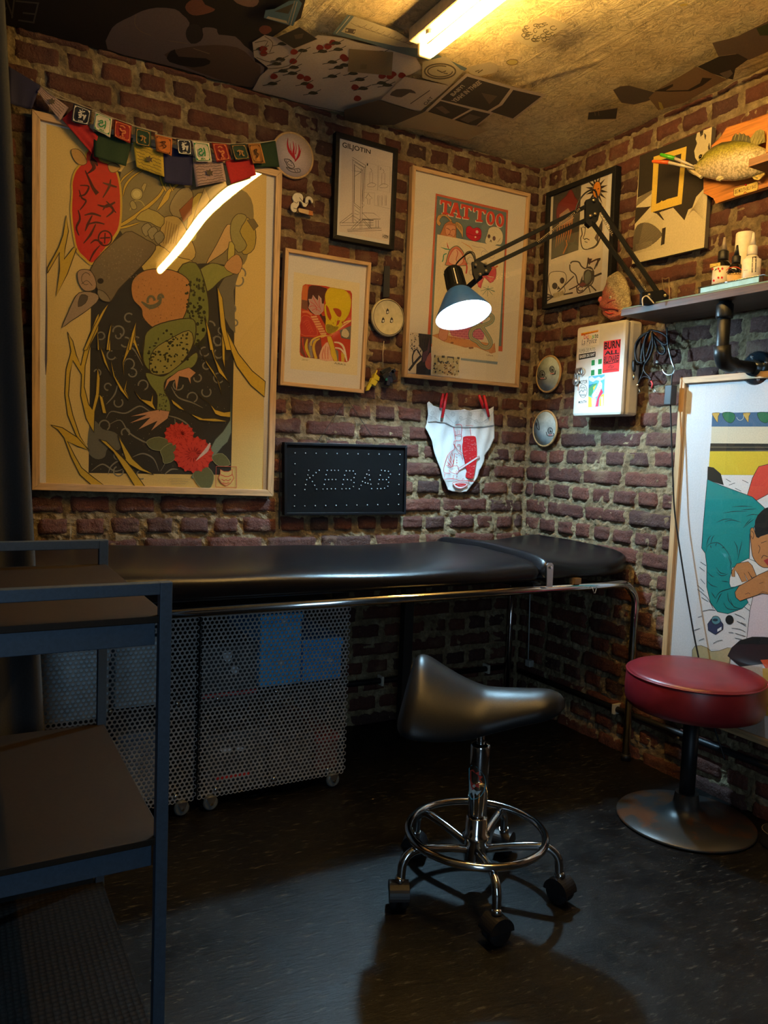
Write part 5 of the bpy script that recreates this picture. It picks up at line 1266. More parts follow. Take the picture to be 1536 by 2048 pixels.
picture('picture_frame', 'oak-framed picture headed TATTOO in red letters', PA(FD_), [(826, 330), (1062, 387), (1038, 775), (809, 754)], .013, 'picture', (OAKX, OAKZ), tattoo)
# cards tucked into the lower corner of that frame (in front of its print, behind its glass)
a = Art(PA(FD_-.0085), (800, 640, 7.314))
a.poly((.52, .44, .33), [(150, 175), (460, 215), (450, 805), (125, 770)])
a.poly((.025, .025, .035), [(270, 195), (460, 215), (450, 805), (235, 790), (240, 650), (310, 590), (330, 460), (280, 380)]); a.poly((.32, .10, .09), [(455, 480), (455, 720), (380, 690), (370, 600), (410, 520)], 2); a.poly((.10, .05, .08), [(330, 480), (400, 440), (420, 330), (440, 230), (430, 440), (380, 600), (330, 620)])
rn = random.Random(5)
for i in range(46): 
    x, y = rn.uniform(150, 300), rn.uniform(185, 470); a.poly((.03, .03, .04), [(x, y), (x+rn.uniform(8, 28), y+rn.uniform(-18, 18)), (x+rn.uniform(-10, 14), y+rn.uniform(8, 26))]); a.lay -= 1
a.lay += 1
a.line((.03, .03, .04), 34, [(130, 740), (220, 620), (310, 520)]); a.line((.03, .03, .04), 20, [(190, 650), (185, 520), (240, 430), (300, 520)], 4); a.poly((.5, .42, .32), [(205, 560), (225, 500), (250, 480), (270, 520), (230, 580)], 2)
o = a.build('postcard'); tag(o, 'dark black and pink card in the lower left corner of the red-lettered picture', 'postcard')
a = Art(PA(FD_-.0082), (800, 640, 7.314))
a.poly((.58, .52, .38), [(462, 495), (888, 540), (865, 845), (452, 805)]); a.poly((.42, .36, .20), [(500, 515), (870, 552), (850, 812), (475, 785)])
for i in range(60):
    x, y = rn.uniform(485, 850), rn.uniform(590, 800); a.poly(rn.choice([(.03, .04, .05), (.03, .04, .05), (.5, .48, .38), (.16, .11, .05)]), [(x, y), (x+rn.uniform(8, 30), y+rn.uniform(-6, 8)), (x+rn.uniform(4, 26), y+rn.uniform(10, 34)), (x-4, y+20)]); a.lay -= .5
for q in ([(610, 520), (655, 522), (652, 555), (608, 552)], [(690, 530), (790, 540), (785, 600), (770, 560), (700, 550), (690, 590)], [(835, 540), (872, 545), (870, 575), (835, 570)], [(500, 510), (520, 512), (512, 550), (498, 548)], [(545, 560), (565, 545), (580, 610), (550, 620)]): a.poly((.06, .06, .06), q)
o = a.build('postcard'); tag(o, 'small sepia group photograph beside the dark card at the foot of the red-lettered picture', 'postcard')

def flash(a):
    a.k(1060, 320, 5.12)
    a.poly((.55, .49, .39), [(160, 370), (800, 120), (720, 1330), (150, 1490)])
    a.poly((.05, .045, .035), [(240, 370), (525, 260), (495, 920), (215, 1020)]); a.poly((.10, .10, .075), [(235, 820), (500, 730), (495, 915), (215, 1010)])
    a.both((.16, .02, .018), (.10, .01, .01), 6, [(270, 560), (290, 450), (370, 370), (420, 300), (460, 380), (495, 430), (490, 500), (440, 540), (430, 620), (300, 640)], 2)
    a.both((.30, .20, .14), (.45, .2, .08), 5, [(305, 560), (390, 495), (440, 580), (420, 640), (300, 680)])
    for i in range(7): a.line((.46, .17, .05), [7, 10, 2], [(280+i*26, 700-i*16), (275+i*24, 790-i*10), (262+i*22, 900-(i*13 % 60)-i*6)])
    a.line((.46, .17, .05), 12, [(340, 960), (380, 870), (370, 820)]); a.line((.55, .35, .2), 6, [(285, 690), (450, 590)])
    # sun
    c = (685, 305)
    for i in range(14):
        t = 2*PI*i/14+.15; p = .13; a.poly((.03, .02, .015), [(c[0]+45*math.cos(t-p*1.6), c[1]+78*math.sin(t-p*1.6)), (c[0]+118*math.cos(t), c[1]+168*math.sin(t)), (c[0]+45*math.cos(t+p*1.6), c[1]+78*math.sin(t+p*1.6))]); a.lay -= 1
    a.lay += 1
    a.disc((.03, .02, .015), c, 44, 92, .12); a.disc((.55, .20, .02), c, 37, 84, .12)
    for q in ([(660, 312), (675, 300)], [(692, 300), (708, 290)], [(683, 315), (678, 340), (688, 342)], [(672, 358), (685, 350)]): a.line((.04, .02, .01), 9, q)
    # face
    a.poly((.58, .53, .42), [(515, 640), (745, 560), (740, 900), (510, 930)])
    D = (.05, .04, .03)
    for w, q in ((10, [(525, 690), (535, 760), (520, 800), (530, 880), (560, 915), (620, 905), (690, 850), (700, 700)]), (7, [(570, 680), (560, 760), (545, 800), (570, 815)]), (9, [(530, 660), (560, 650), (575, 665)]), (10, [(590, 650), (640, 620), (660, 640)]), (7, [(600, 665), (630, 655), (650, 668), (620, 680)]), (7, [(535, 690), (555, 685), (565, 700)]), (9, [(555, 815), (580, 805), (610, 820)]), (7, [(560, 835), (590, 845)]), (14, [(600, 910), (680, 880), (735, 760)])): a.line(D, w, q, 4)
    a.poly(D, [(700, 700), (745, 600), (742, 720), (715, 800)]); a.poly((.12, .1, .08), [(660, 800), (700, 720), (690, 840)])
    # skull and crossbones
    a.both((.58, .52, .40), D, 6, [(195, 1300), (190, 1200), (220, 1150), (300, 1140), (360, 1160), (375, 1230), (350, 1290), (360, 1350), (300, 1400), (230, 1400)], 3)
    a.disc(D, (255, 1290), 28, 34); a.disc(D, (330, 1235), 24, 32); a.poly(D, [(275, 1330), (290, 1290), (315, 1320)]); a.line(D, 16, [(175, 1410), (440, 1360)]); a.line(D, 12, [(165, 1450), (240, 1400), (450, 1190)]); a.line(D, 12, [(170, 1370), (240, 1400)])
    a.poly((.5, .42, .24), [(230, 1370), (350, 1330), (345, 1385), (250, 1420)]); 
    for i in range(8): a.line(D, 4, [(240+i*14, 1370-i*4), (242+i*14, 1415-i*5)])
    # ink figure
    for w, q in ((14, [(415, 1060), (440, 1040), (500, 1045), (530, 1090), (580, 1110), (600, 1000)]), (12, [(410, 1070), (415, 1130), (470, 1180), (490, 1260), (520, 1290)]), (12, [(480, 1290), (490, 1360), (540, 1350), (580, 1310), (640, 1260), (660, 1180)]), (12, [(400, 1330), (480, 1290), (560, 1230)]), (20, [(640, 1200), (735, 1160)]), (14, [(620, 1280), (680, 1340)]), (9, [(600, 1290), (620, 1360)]), (16, [(600, 1060), (680, 1020), (725, 1010)]), (12, [(660, 1120), (690, 1050), (720, 1020)])): a.line(D, w, q, 4)
    a.poly(D, [(540, 1180), (570, 1110), (620, 1090), (660, 1140), (650, 1220), (600, 1290), (540, 1300), (510, 1270)], 2); a.line((.5, .44, .34), 9, [(545, 1230), (550, 1150), (590, 1115), (640, 1130)], 4); a.poly((.12, .13, .10), [(560, 1180), (600, 1130), (630, 1180), (610, 1250), (570, 1270)], 2)
    a.poly((.16, .04, .04), [(500, 1280), (540, 1250), (580, 1270), (540, 1300)]); a.ring(D, 10, (520, 1320), 26, 22, 20, 330)
    a.poly(D, [(590, 1010), (640, 1010), (610, 1080)]); a.poly(D, [(690, 1020), (725, 1000), (680, 1110)])
    a.line((.35, .05, .03), 5, [(730, 470), (745, 490), (760, 480), (745, 510)])
BLKY = wood('black_stained_wood_b', (.010, .010, .011), 1, .5, .2)
picture('picture_frame', 'black-framed collage with an orange sun face, skull and drawn head', PB(FD_), [(1092, 386), (1232, 330), (1220, 588), (1083, 619)], .0165, 'picture', (BLKY, BLKY), flash, depth=.026, mk_pl=PB)

# unframed stencil panel
e = empty('canvas_panel', PB(.02)(1345, 510), 'black and yellow stencil canvas with an empty yellow square outline', 'picture')
q4 = [(1280, 311.5), (1424, 254), (1408, 495), (1264, 528)]
MB().prism([PB(.022)(*p) for p in q4], Vector((-1, 0, 0)), .016, M('canvas_edge', (.12, .10, .07), .8)).build('canvas', e)
a = Art(PB(.0223), (1240, 220, 5.12))
a.poly((.50, .43, .26), [(205, 469), (942, 174), (860, 1408), (122, 1577)])
BK = (.028, .022, .016)
a.poly(BK, [(205, 469), (790, 235), (775, 300), (790, 340), (760, 420), (770, 490), (860, 620), (855, 810), (780, 890), (740, 1000), (700, 1020), (660, 1130), (545, 1000), (370, 1060), (320, 1040), (318, 980), (165, 1010), (180, 900), (330, 800), (340, 600)])
a.poly(BK, [(180, 900), (205, 469), (340, 700), (330, 800)]); a.poly((.50, .43, .26), [(168, 1000), (180, 900), (330, 805), (318, 985)]); a.poly((.16, .13, .08), [(165, 990), (180, 905), (330, 810), (322, 860)])
a.poly(BK, [(160, 1010), (318, 985), (250, 1060), (150, 1170)]); a.poly((.09, .075, .05), [(150, 1230), (210, 1160), (290, 1155), (360, 1190), (420, 1250), (420, 1300), (300, 1400), (150, 1450), (130, 1440)], 2)
a.poly(BK, [(370, 1055), (400, 1045), (455, 1130), (440, 1125)]); a.poly(BK, [(432, 1215), (470, 1200), (455, 1372), (418, 1388)]); a.poly(BK, [(815, 220), (855, 205), (850, 250), (825, 275)]); a.poly(BK, [(862, 235), (885, 260), (875, 310), (865, 280)])
a.poly(BK, [(900, 380), (915, 330), (925, 400), (910, 440)])
a.poly(BK, [(205, 469), (350, 410), (345, 810), (180, 900)])
YL = (.58, .40, .06)
for q in ([(345, 480), (683, 373), (676, 430), (398, 520), (370, 962), (318, 1050)], [(683, 373), (632, 962), (590, 890), (630, 440)], [(318, 1050), (370, 962), (500, 910), (598, 882), (632, 962)]): a.poly(YL, q); a.lay -= .5
a.poly(YL, [(400, 955), (430, 925), (440, 940), (480, 915), (510, 905), (505, 930), (420, 965)])
for i in range(34):
    y = 1010+i*12; a.line((.28, .23, .13), 2.2, [(150+max(0, 300-i*9)*.3, y+150), (440, y+20+i*3)] if i < 26 else [(160, y+60), (330, y+20)]); a.lay -= 1
for i in range(20): a.line((.26, .21, .12), 2.2, [(700+i*2, 1080-i*4), (850, 850+i*14)]); a.lay -= 1
for i in range(14): a.line((.26, .21, .12), 2.2, [(782, 260+i*14), (925-i, 225+i*14)]); a.lay -= 1
a.poly(BK, [(432, 1215), (470, 1200), (455, 1372), (418, 1388)]); a.poly(BK, [(370, 1055), (400, 1045), (455, 1130), (440, 1125)])
a.build('print', e)

# large picture on the right
def reader(a):
    a.k(0, 0, 1)
    a.poly((.56, .57, .60), [(1372, 760), (1700, 735), (1700, 1700), (1325, 1340), (1330, 1320)])
    K3, K4 = (1300, 640, 4.877), (1300, 1000, 4.877)
    T = (.010, .20, .20); LN = (.02, .02, .02)
    a.k(*K3)
    a.poly((.52, .46, .34), [(608, 908), (1900, 890), (1900, 1300), (590, 1300)])
    a.poly((.055, .11, .19), [(608, 908), (1900, 880), (1900, 1040), (600, 1040)])
    for x in (640, 940, 1240): 
        a.both((.50, .30, .07), LN, 4, [(x-30, 908), (x+40, 905), (x+25, 940), (x+20, 1000), (x-10, 960), (x-28, 930)], 2)
    for x in (770, 1110): a.both((.03, .13, .06), LN, 4, [(x-60, 905), (x+40, 905), (x+60, 960), (x+20, 1005), (x-40, 975)], 3)
    for x in (880, 1200): a.ring((.4, .4, .38), 5, (x, 940), 34, 38, -20, 170)
    a.poly((.025, .022, .018), [(590, 1203), (1900, 1210), (1900, 1272), (585, 1275)]); a.line((.25, .2, .1), 4, [(590, 1240), (1900, 1243)])
    a.poly((.52, .38, .03), [(585, 1278), (1900, 1280), (1900, 1520), (570, 1510)]); a.line(LN, 5, [(585, 1278), (1900, 1280)])
    a.poly((.58, .56, .56), [(560, 1520), (1000, 1515), (1100, 1600), (1300, 1720), (1300, 1800), (820, 1720)])
    for q in ([(740, 1550), (790, 1580)], [(770, 1610), (830, 1590)], [(830, 1640), (890, 1670)], [(900, 1560), (960, 1590)]): a.line(LN, 5, q, 0)
    a.both((.50, .055, .035), LN, 6, [(940, 1740), (1000, 1540), (1060, 1430), (1160, 1405), (1900, 1400), (1900, 1700), (1150, 1700), (1020, 1770)])
    a.both((.012, .012, .012), LN, 3, [(565, 1430), (620, 1440), (690, 1500), (720, 1610), (560, 1560)])
    a.k(*K4)
    a.poly((.56, .55, .56), [(505, 470), (1900, 470), (1900, 1500), (400, 1450), (440, 1250), (470, 850)])
    a.poly((.54, .46, .50), [(1020, 900), (1900, 800), (1900, 1400), (945, 1350), (975, 1080)]); a.line(LN, 5, [(1015, 900), (975, 1080), (945, 1350)])
    a.both(T, LN, 6, [(560, -200), (700, -140), (1000, -30), (1120, 80), (1060, 160), (1020, 260), (975, 330), (970, 560), (960, 600), (870, 640), (800, 660), (790, 760), (810, 840), (870, 830), (960, 1000), (900, 1060), (760, 1110), (660, 1090), (590, 1000), (555, 850), (555, 640), (540, 520), (505, 470), (520, 250)])
    for q in ([(800, 68), (900, 60), (1000, 65)], [(715, 128), (820, 112), (950, 110)], [(890, 98), (1040, 85)], [(650, 220), (720, 190), (800, 182)], [(725, 215), (800, 195), (890, 218)], [(940, 160), (1000, 140), (1080, 150)], [(910, 275), (950, 220), (990, 180)], [(930, 260), (970, 220), (1020, 185)], [(550, 460), (570, 380), (600, 345)], [(590, 430), (610, 370), (630, 345)],
              [(545, 510), (570, 440), (640, 415), (700, 440), (770, 530), (800, 630)], [(600, 470), (590, 440)], [(640, 450), (650, 420)], [(700, 470), (730, 460)], [(820, 400), (850, 460), (855, 540)], [(855, 590), (880, 480), (900, 400)], [(760, 545), (790, 620), (780, 680)], [(560, 700), (600, 740), (630, 750)], [(645, 655), (690, 710), (740, 720)], [(650, 700), (700, 740), (760, 720)],
              [(560, 790), (600, 830), (660, 850)], [(700, 790), (770, 800)], [(640, 960), (680, 900), (760, 870), (820, 860)], [(650, 1010), (680, 940), (700, 910)], [(720, 1000), (760, 1060), (860, 1070)], [(780, 960), (820, 1040), (900, 1060)], [(600, 900), (640, 960)], [(760, 900), (770, 980), (830, 1050)]):
        a.line(LN, [2, 7, 2], q, 4)
    SK = (.40, .17, .06)
    a.both((.58, .56, .54), LN, 5, [(780, 760), (830, 660), (960, 570), (1100, 640), (1300, 660), (1300, 760), (1000, 800), (880, 830), (790, 850)], 2)
    a.both(SK, LN, 6, [(980, 290), (1010, 270), (1030, 330), (1060, 360), (1150, 330), (1400, 300), (1400, 640), (1150, 660), (1090, 650), (1040, 610), (1000, 540), (985, 400)], 2)
    a.both((.010, .010, .010), LN, 4, [(1030, 330), (1030, 200), (1090, 110), (1200, 60), (1500, 40), (1500, 320), (1140, 330), (1060, 370)], 2)
    a.line(LN, 5, [(990, 300), (1015, 330), (1005, 380), (990, 350)], 3); a.line(LN, 5, [(1060, 440), (1075, 470), (1060, 520)], 3); a.line(LN, 6, [(1090, 570), (1110, 540), (1150, 555)], 3); a.poly((.30, .03, .03), [(1110, 590), (1150, 570), (1200, 620), (1150, 640)]); a.line(LN, 5, [(1085, 420), (1140, 400)])
    a.both(SK, LN, 5, [(850, 620), (960, 600), (1000, 640), (1040, 740), (1000, 760), (960, 700), (1000, 770), (960, 790), (920, 710), (950, 790), (900, 800), (860, 720), (830, 680), (830, 750), (800, 745), (800, 690)], 0)
    a.both(SK, LN, 6, [(830, 900), (870, 840), (960, 790), (1060, 730), (1150, 690), (1400, 660), (1400, 880), (1150, 920), (1100, 910), (1040, 930), (950, 960), (880, 985), (840, 950)], 0)
    for q in ([(930, 920), (960, 905), (980, 915)], [(1070, 815), (1110, 800)], [(1060, 920), (1100, 895), (1150, 905)]): a.line(LN, 4, q)
    # ink pot and cap
    a.both((.03, .035, .08), LN, 5, [(565, 1210), (600, 1160), (680, 1165), (715, 1210), (715, 1260), (640, 1312), (570, 1270)]); a.both((.08, .20, .24), LN, 5, [(605, 1165), (620, 1135), (665, 1135), (690, 1170), (680, 1200), (640, 1215), (610, 1195)], 2); a.disc((.02, .04, .06), (640, 1170), 26, 14); a.poly((.6, .6, .6), [(660, 1260), (700, 1235), (700, 1265), (660, 1285)])
    a.disc((.012, .012, .012), (778, 1168), 40, 46)
    for q in ([(495, 605), (550, 640)], [(485, 655), (535, 695)], [(495, 770), (540, 820)], [(465, 830), (530, 890)], [(465, 870), (560, 950), (620, 1060)], [(505, 950), (570, 990)], [(515, 1085), (580, 1070), (640, 1075)], [(470, 1145), (510, 1130)], [(430, 1272), (490, 1252)], [(480, 1370), (530, 1350)], [(620, 1400), (660, 1375), (710, 1365)], [(830, 1110), (900, 1140), (930, 1165)], [(850, 1180), (940, 1230)], [(800, 1250), (880, 1260), (935, 1290)], [(835, 1300), (935, 1330)], [(770, 1290), (815, 1295)], [(890, 1195), (940, 1215)], [(830, 1345), (900, 1360)], [(920, 1040), (975, 1080)], [(960, 1010), (985, 1030)]): a.line(LN, 4.5, q, 2 if len(q) > 2 else 0)
    a.both((.38, .32, .18), LN, 4, [(415, 1465), (440, 1425), (500, 1418), (560, 1440), (600, 1475), (680, 1470), (760, 1440), (800, 1440), (760, 1700), (415, 1650)])
    a.both((.010, .010, .011), LN, 3, [(760, 1520), (800, 1440), (880, 1370), (1000, 1335), (1100, 1335), (1900, 1400), (1900, 1560), (1080, 1600), (900, 1640)], 0)
    a.poly((.50, .07, .02), [(1080, 1560), (1900, 1500), (1900, 1640), (1130, 1640)]); a.poly((.45, .27, .06), [(1100, 1640), (1900, 1640), (1900, 2200), (1100, 2100)])
    a.poly((.40, .32, .26), [(760, 1640), (1100, 1600), (1130, 2400), (500, 2300)])
P1 = [Vector((-FD_, y, z)) for y, z in ((-.737, 1.229), (-1.462, 1.229), (-1.462, .212), (-.737, .212))]
pl = PB(FD_); e = empty('picture_frame', (-FD_, -1.1, .212), 'large oak-framed colour picture of a teal-shirted figure above the red stool', 'picture')
mb = MB(); n = Vector((-1, 0, 0)); w_ = .0185
ins = [P1[0]+Vector((0, -w_, -w_)), P1[1]+Vector((0, w_, -w_)), P1[2]+Vector((0, w_, w_)), P1[3]+Vector((0, -w_, w_))]
for i in range(4):
    j = (i+1) % 4; d = n*.024; vs = [P1[i], P1[j], ins[j], ins[i], P1[i]-d, P1[j]-d, ins[j]-d, ins[i]-d]
    mb.add(vs, [(0,1,2,3), (7,6,5,4), (0,4,5,1), (1,5,6,2), (2,6,7,3), (3,7,4,0)], (OAKY, OAKZ)[i % 2])
mb.build('frame', e, bevel=.0012)
MB().prism([p-n*.012 for p in ins], n, .004, M('backing_board', (.56, .57, .6), .9)).build('backing_board', e)
# the print is trimmed to the sheet
ar = Art(PB(FD_-.0115)); reader(ar)
bm = bmesh.new(); me = bpy.data.meshes.new('tmp'); me.from_pydata(ar.mb.v, [], ar.mb.f)
for m_ in ar.mb.mats: me.materials.append(m_)
me.polygons.foreach_set('material_index', ar.mb.m); me.update(); bm.from_mesh(me)
for co, no in ((Vector((0, ins[1].y+.001, 0)), Vector((0, -1, 0))), (Vector((0, ins[0].y-.001, 0)), Vector((0, 1, 0))), (Vector((0, 0, ins[2].z+.001)), Vector((0, 0, -1))), (Vector((0, 0, ins[0].z-.001)), Vector((0, 0, 1)))):
    bmesh.ops.bisect_plane(bm, geom=bm.verts[:]+bm.edges[:]+bm.faces[:], plane_co=co, plane_no=no, clear_outer=True)
bmesh.ops.translate(bm, verts=bm.verts, vec=-e.location); bm.to_mesh(me); bm.free(); me.name = 'print'
o = bpy.data.objects.new('print', me); COL.objects.link(o); o.parent = e
MB().add([ins[3]-n*.005, ins[2]-n*.005, ins[1]-n*.005, ins[0]-n*.005], [(0, 1, 2, 3)], GLASS).build('glass', e)
# ================================================================== flags, signs, cloth, fish, ceiling papers
# ---- prayer flags
def flag_cloth(ar_plane, q, col, name, parent, droop=.0, back=0):
    """a hanging cloth: q = TL,TR,BR,BL pixels"""
    pl = ar_plane; TL, TR, BR, BL = [pl(*p) for p in q]; ph = random.random()*6
    def f(u, v):
        p = (TL*(1-u)+TR*u)*(1-v)+(BL*(1-u)+BR*u)*v
        return p+pl.n*(.0035*math.sin(u*5+ph)*v+.002*math.sin(u*11+ph)*v)
    return MB().grid(f, 10, 10, M('flag_cloth', col, .85, 0, .15, 220, .2, .0006), True).build(name, parent, solid=.0007)
NAVY, REDF, GRNF, YELF, LILF, WHF = (.012, .012, .055), (.38, .012, .012), (.008, .030, .010), (.48, .34, .03), (.36, .24, .22), (.58, .52, .40)
KA, KB = (0, 130, 4.5176), (300, 230, 4.2667)
def kp(K, pts): return [(K[0]+x/K[2], K[1]+y/K[2]) for x, y in pts]
e = empty('prayer_flag_string', PA(.05)(330, 280), 'string of large faded plain and printed prayer flags behind the small ones', 'flags')
pf = PA(.040)
def scribble(ar, K, q, rows, col=(.08, .06, .04), w=4):
    TL, TR, BR, BL = q
    rn = random.Random(int(TL[0]*7+TL[1]))
    for r in range(rows):
        v = (r+.7)/(rows+.4); a_ = (TL[0]*(1-v)+BL[0]*v, TL[1]*(1-v)+BL[1]*v); b_ = (TR[0]*(1-v)+BR[0]*v, TR[1]*(1-v)+BR[1]*v)
        for lo, hi in ((.08, .36), (.62, .92)) if 1 < r < rows-2 else ((.08, .92),):
            n_ = int((hi-lo)*22); pts = [(a_[0]+(b_[0]-a_[0])*(lo+(hi-lo)*k/n_), a_[1]+(b_[1]-a_[1])*(lo+(hi-lo)*k/n_)+rn.uniform(-5, 5)) for k in range(n_+1)]
            ar.line(col, w, pts); ar.lay -= 1
    cx = sum(p[0] for p in q)/4; cy = sum(p[1] for p in q)/4; ar.lay += 1
    ar.poly(col, [(cx-28, cy+18), (cx-20, cy-10), (cx-34, cy-24), (cx-8, cy-22), (cx+6, cy-36), (cx+12, cy-14), (cx+32, cy-18), (cx+22, cy+4), (cx+30, cy+26), (cx+8, cy+14), (cx, cy+34), (cx-8, cy+12)])
big = [('plain navy flag', NAVY, KA, [(75, 10), (365, 185), (285, 400), (90, 350)], 0), ('curled lilac printed flag', LILF, KA, [(370, 195), (620, 385), (545, 498), (335, 245)], 5),
       ('plain red flag', REDF, KA, [(560, 490), (655, 400), (885, 650), (835, 800), (560, 540)], 0), ('dark green flag', GRNF, KA, [(850, 600), (1200, 660), (1140, 910), (845, 830)], 0),
       ('yellow printed flag', YELF, KA, [(1200, 690), (1475, 790), (1480, 1015), (1235, 920)], 7), ('navy flag in the middle', NAVY, KB, [(115, 250), (365, 340), (357, 605), (118, 575)], 0),
       ('lilac printed flag', LILF, KB, [(365, 400), (620, 400), (655, 560), (392, 615)], 8), ('red flag at the right', REDF, KB, [(640, 395), (865, 340), (900, 515), (690, 585)], 0),
       ('dark green flag at the end', GRNF, KB, [(855, 240), (1070, 220), (1110, 440), (890, 450)], 0)]
for i, (lb, col, K, q, rows) in enumerate(big):
    if len(q) == 5: q = [q[0], q[1], q[2], q[3]]
    Q = kp(K, q); f_ = flag_cloth(PA(.040+.001*(i % 2)), Q, col, 'flag', e); plabel(f_, lb)
    if rows:
        ar = Art(PA(.0475), K); scribble(ar, K, q, rows); ar.build('printed_text', f_)
s1 = kp(KA, [(375, 118), (372, 185), (500, 290), (680, 345), (850, 425), (1030, 490), (1230, 560), (1420, 610)])+kp(KB, [(45, 165), (225, 205), (360, 220), (525, 235), (690, 250), (845, 245), (1075, 215)])
MB().tube(smooth_path([PA(.043)(*p) for p in s1], 3), .0009, M('string', (.4, .33, .22), .8), 5).build('string', e)
e = empty('prayer_flag_string', PA(.06)(360, 290), 'string of ten small square prayer flags with printed letters in front of the large poster', 'flags')
small = [(KA, [(665, 345), (830, 410), (800, 550), (645, 510)], (.010, .012, .022), (.55, .52, .48), 'OM', 0, 'small black flag lettered OM'),
         (KA, [(860, 420), (1015, 480), (998, 650), (838, 580)], WHF, (.03, .19, .07), 'MA', 1, 'small white and green flag lettered MA'),
         (KA, [(1035, 490), (1190, 545), (1180, 705), (1025, 650)], (.26, .012, .008), (.52, .17, .06), 'NI', 2, 'small red flag with an orange letter'),
         (KA, [(1225, 560), (1365, 600), (1358, 750), (1222, 715)], (.014, .045, .022), (.30, .16, .05), '', 3, 'small dark green flag with an ochre letter'),
         (KB, [(40, 165), (190, 200), (185, 350), (55, 305)], (.48, .14, .02), (.10, .035, .015), '', 4, 'small orange flag with a dark letter'),
         (KB, [(225, 200), (352, 210), (360, 345), (238, 335)], (.012, .016, .028), (.55, .53, .48), 'OM', 0, 'second small black flag lettered OM'),
         (KB, [(358, 220), (505, 240), (530, 400), (390, 400)], WHF, (.03, .19, .07), 'MA', 1, 'second small white and green flag lettered MA'),
         (KB, [(525, 235), (650, 240), (690, 385), (572, 400)], (.28, .015, .01), (.52, .17, .06), 'NI', 2, 'second small red flag'),
         (KB, [(685, 250), (815, 245), (858, 375), (725, 390)], (.014, .04, .022), (.28, .15, .05), '', 3, 'second small dark green flag'),
         (KB, [(835, 245), (940, 240), (980, 415), (880, 410)], (.42, .17, .03), (.08, .035, .012), '', 4, 'second small orange flag')]
for i, (K, q, col, inkc, tx, sh, lb) in enumerate(small):
    f_ = flag_cloth(PA(.055), kp(K, q), col, 'flag', e); plabel(f_, lb)
    ar = Art(PA(.0625), K); TL, TR, BR, BL = q
    P_ = lambda u, v: ((TL[0]*(1-u)+TR[0]*u)*(1-v)+(BL[0]*(1-u)+BR[0]*u)*v, (TL[1]*(1-u)+TR[1]*u)*(1-v)+(BL[1]*(1-u)+BR[1]*u)*v)
    ar.line(inkc, 5, [P_(*c) for c in ((.2, .08), (.8, .08), (.92, .22), (.92, .78), (.8, .92), (.2, .92), (.08, .78), (.08, .22))], 0, True)
    for c in ((.08, .08), (.92, .08), (.92, .92), (.08, .92)):
        s_ = .13; ar.poly(inkc, [P_(*c), P_(c[0]+(s_ if c[0] < .5 else -s_), c[1]), P_(c[0], c[1]+(s_ if c[1] < .5 else -s_))]); ar.lay -= .5
    gl = [[(12, [(.32, .42), (.42, .36), (.5, .45), (.36, .52), (.5, .6), (.36, .68)]), (11, [(.5, .52), (.64, .46), (.66, .72), (.74, .4)]), (9, [(.36, .24), (.5, .3), (.66, .22)]), (10, [(.5, .17), (.53, .2)])],
          [(12, [(.3, .42), (.44, .34), (.5, .44), (.36, .5), (.3, .62), (.44, .68), (.62, .5)]), (12, [(.62, .28), (.66, .5), (.62, .72)])],
          [(12, [(.34, .38), (.46, .5), (.62, .44), (.66, .56), (.5, .62), (.54, .78)]), (9, [(.34, .26), (.5, .2), (.64, .28)])],
          [(12, [(.3, .45), (.5, .42), (.7, .5)]), (10, [(.44, .36), (.46, .6), (.36, .7)]), (10, [(.6, .42), (.6, .7), (.7, .74)])],
          [(12, [(.36, .34), (.6, .3), (.5, .46), (.64, .54), (.48, .7)]), (9, [(.36, .56), (.48, .52)])]][sh]
    for w, pts in gl: ar.line(inkc, w, [P_(*c) for c in pts], 4)
    if tx: ar.text(inkc, tx, [P_(.36, .80), P_(.64, .80), P_(.64, .89), P_(.36, .89)], .02)
    ar.build('printed_letter', f_)
MB().tube(smooth_path([PA(.0585)(*p) for p in kp(KA, [(372, 185), (520, 265), (665, 335), (860, 412), (1030, 482), (1230, 552), (1420, 605)])+kp(KB, [(45, 160), (225, 198), (360, 215), (525, 232), (690, 245), (845, 240), (945, 238), (1075, 215)])], 3), .0008, M('string', (.4, .33, .22), .8), 5).build('string', e)

# ---- embroidery hoops
def hoop(plane_c, cpx, rx, ry, tilt, label, cloth, draw, K):
    """a round hoop: centre pixel, radius taken from the vertical extent"""
    pl = plane_c(.02); c = pl(*cpx); top = pl(cpx[0], cpx[1]-ry); R = (top-c).length*.985; n = pl.n
    e = empty('embroidery_hoop', c+Vector((0, 0, -R))-n*.01, label, 'hoop')
    u = Vector((0, 0, 1)); w = n.cross(u)
    MB().tube([c-n*.006+(u*math.cos(a)+w*math.sin(a))*R for a in [2*PI*i/48 for i in range(48)]], .0042, wood('hoop_wood', (.42, .27, .12), 2), 8, True).build('hoop', e)
    MB().lathe([(0, 0), (R-.002, 0), (R-.002, .004), (R*.98, .0052), (0, .0052)], c-n*.0085, cloth, 48, n).build('cloth', e)
    ar = Art(plane_c(.0170), K); draw(ar); ar.build('embroidery', e)
    e.location = e.location; return e
LINEN = M('lilac_linen', (.50, .42, .42), .9, 0, .15, 400, .5, .0006)
BLUC = M('pale_blue_printed_cloth', (.40, .50, .52), .9, 0, .35, 18, .3, .0006)
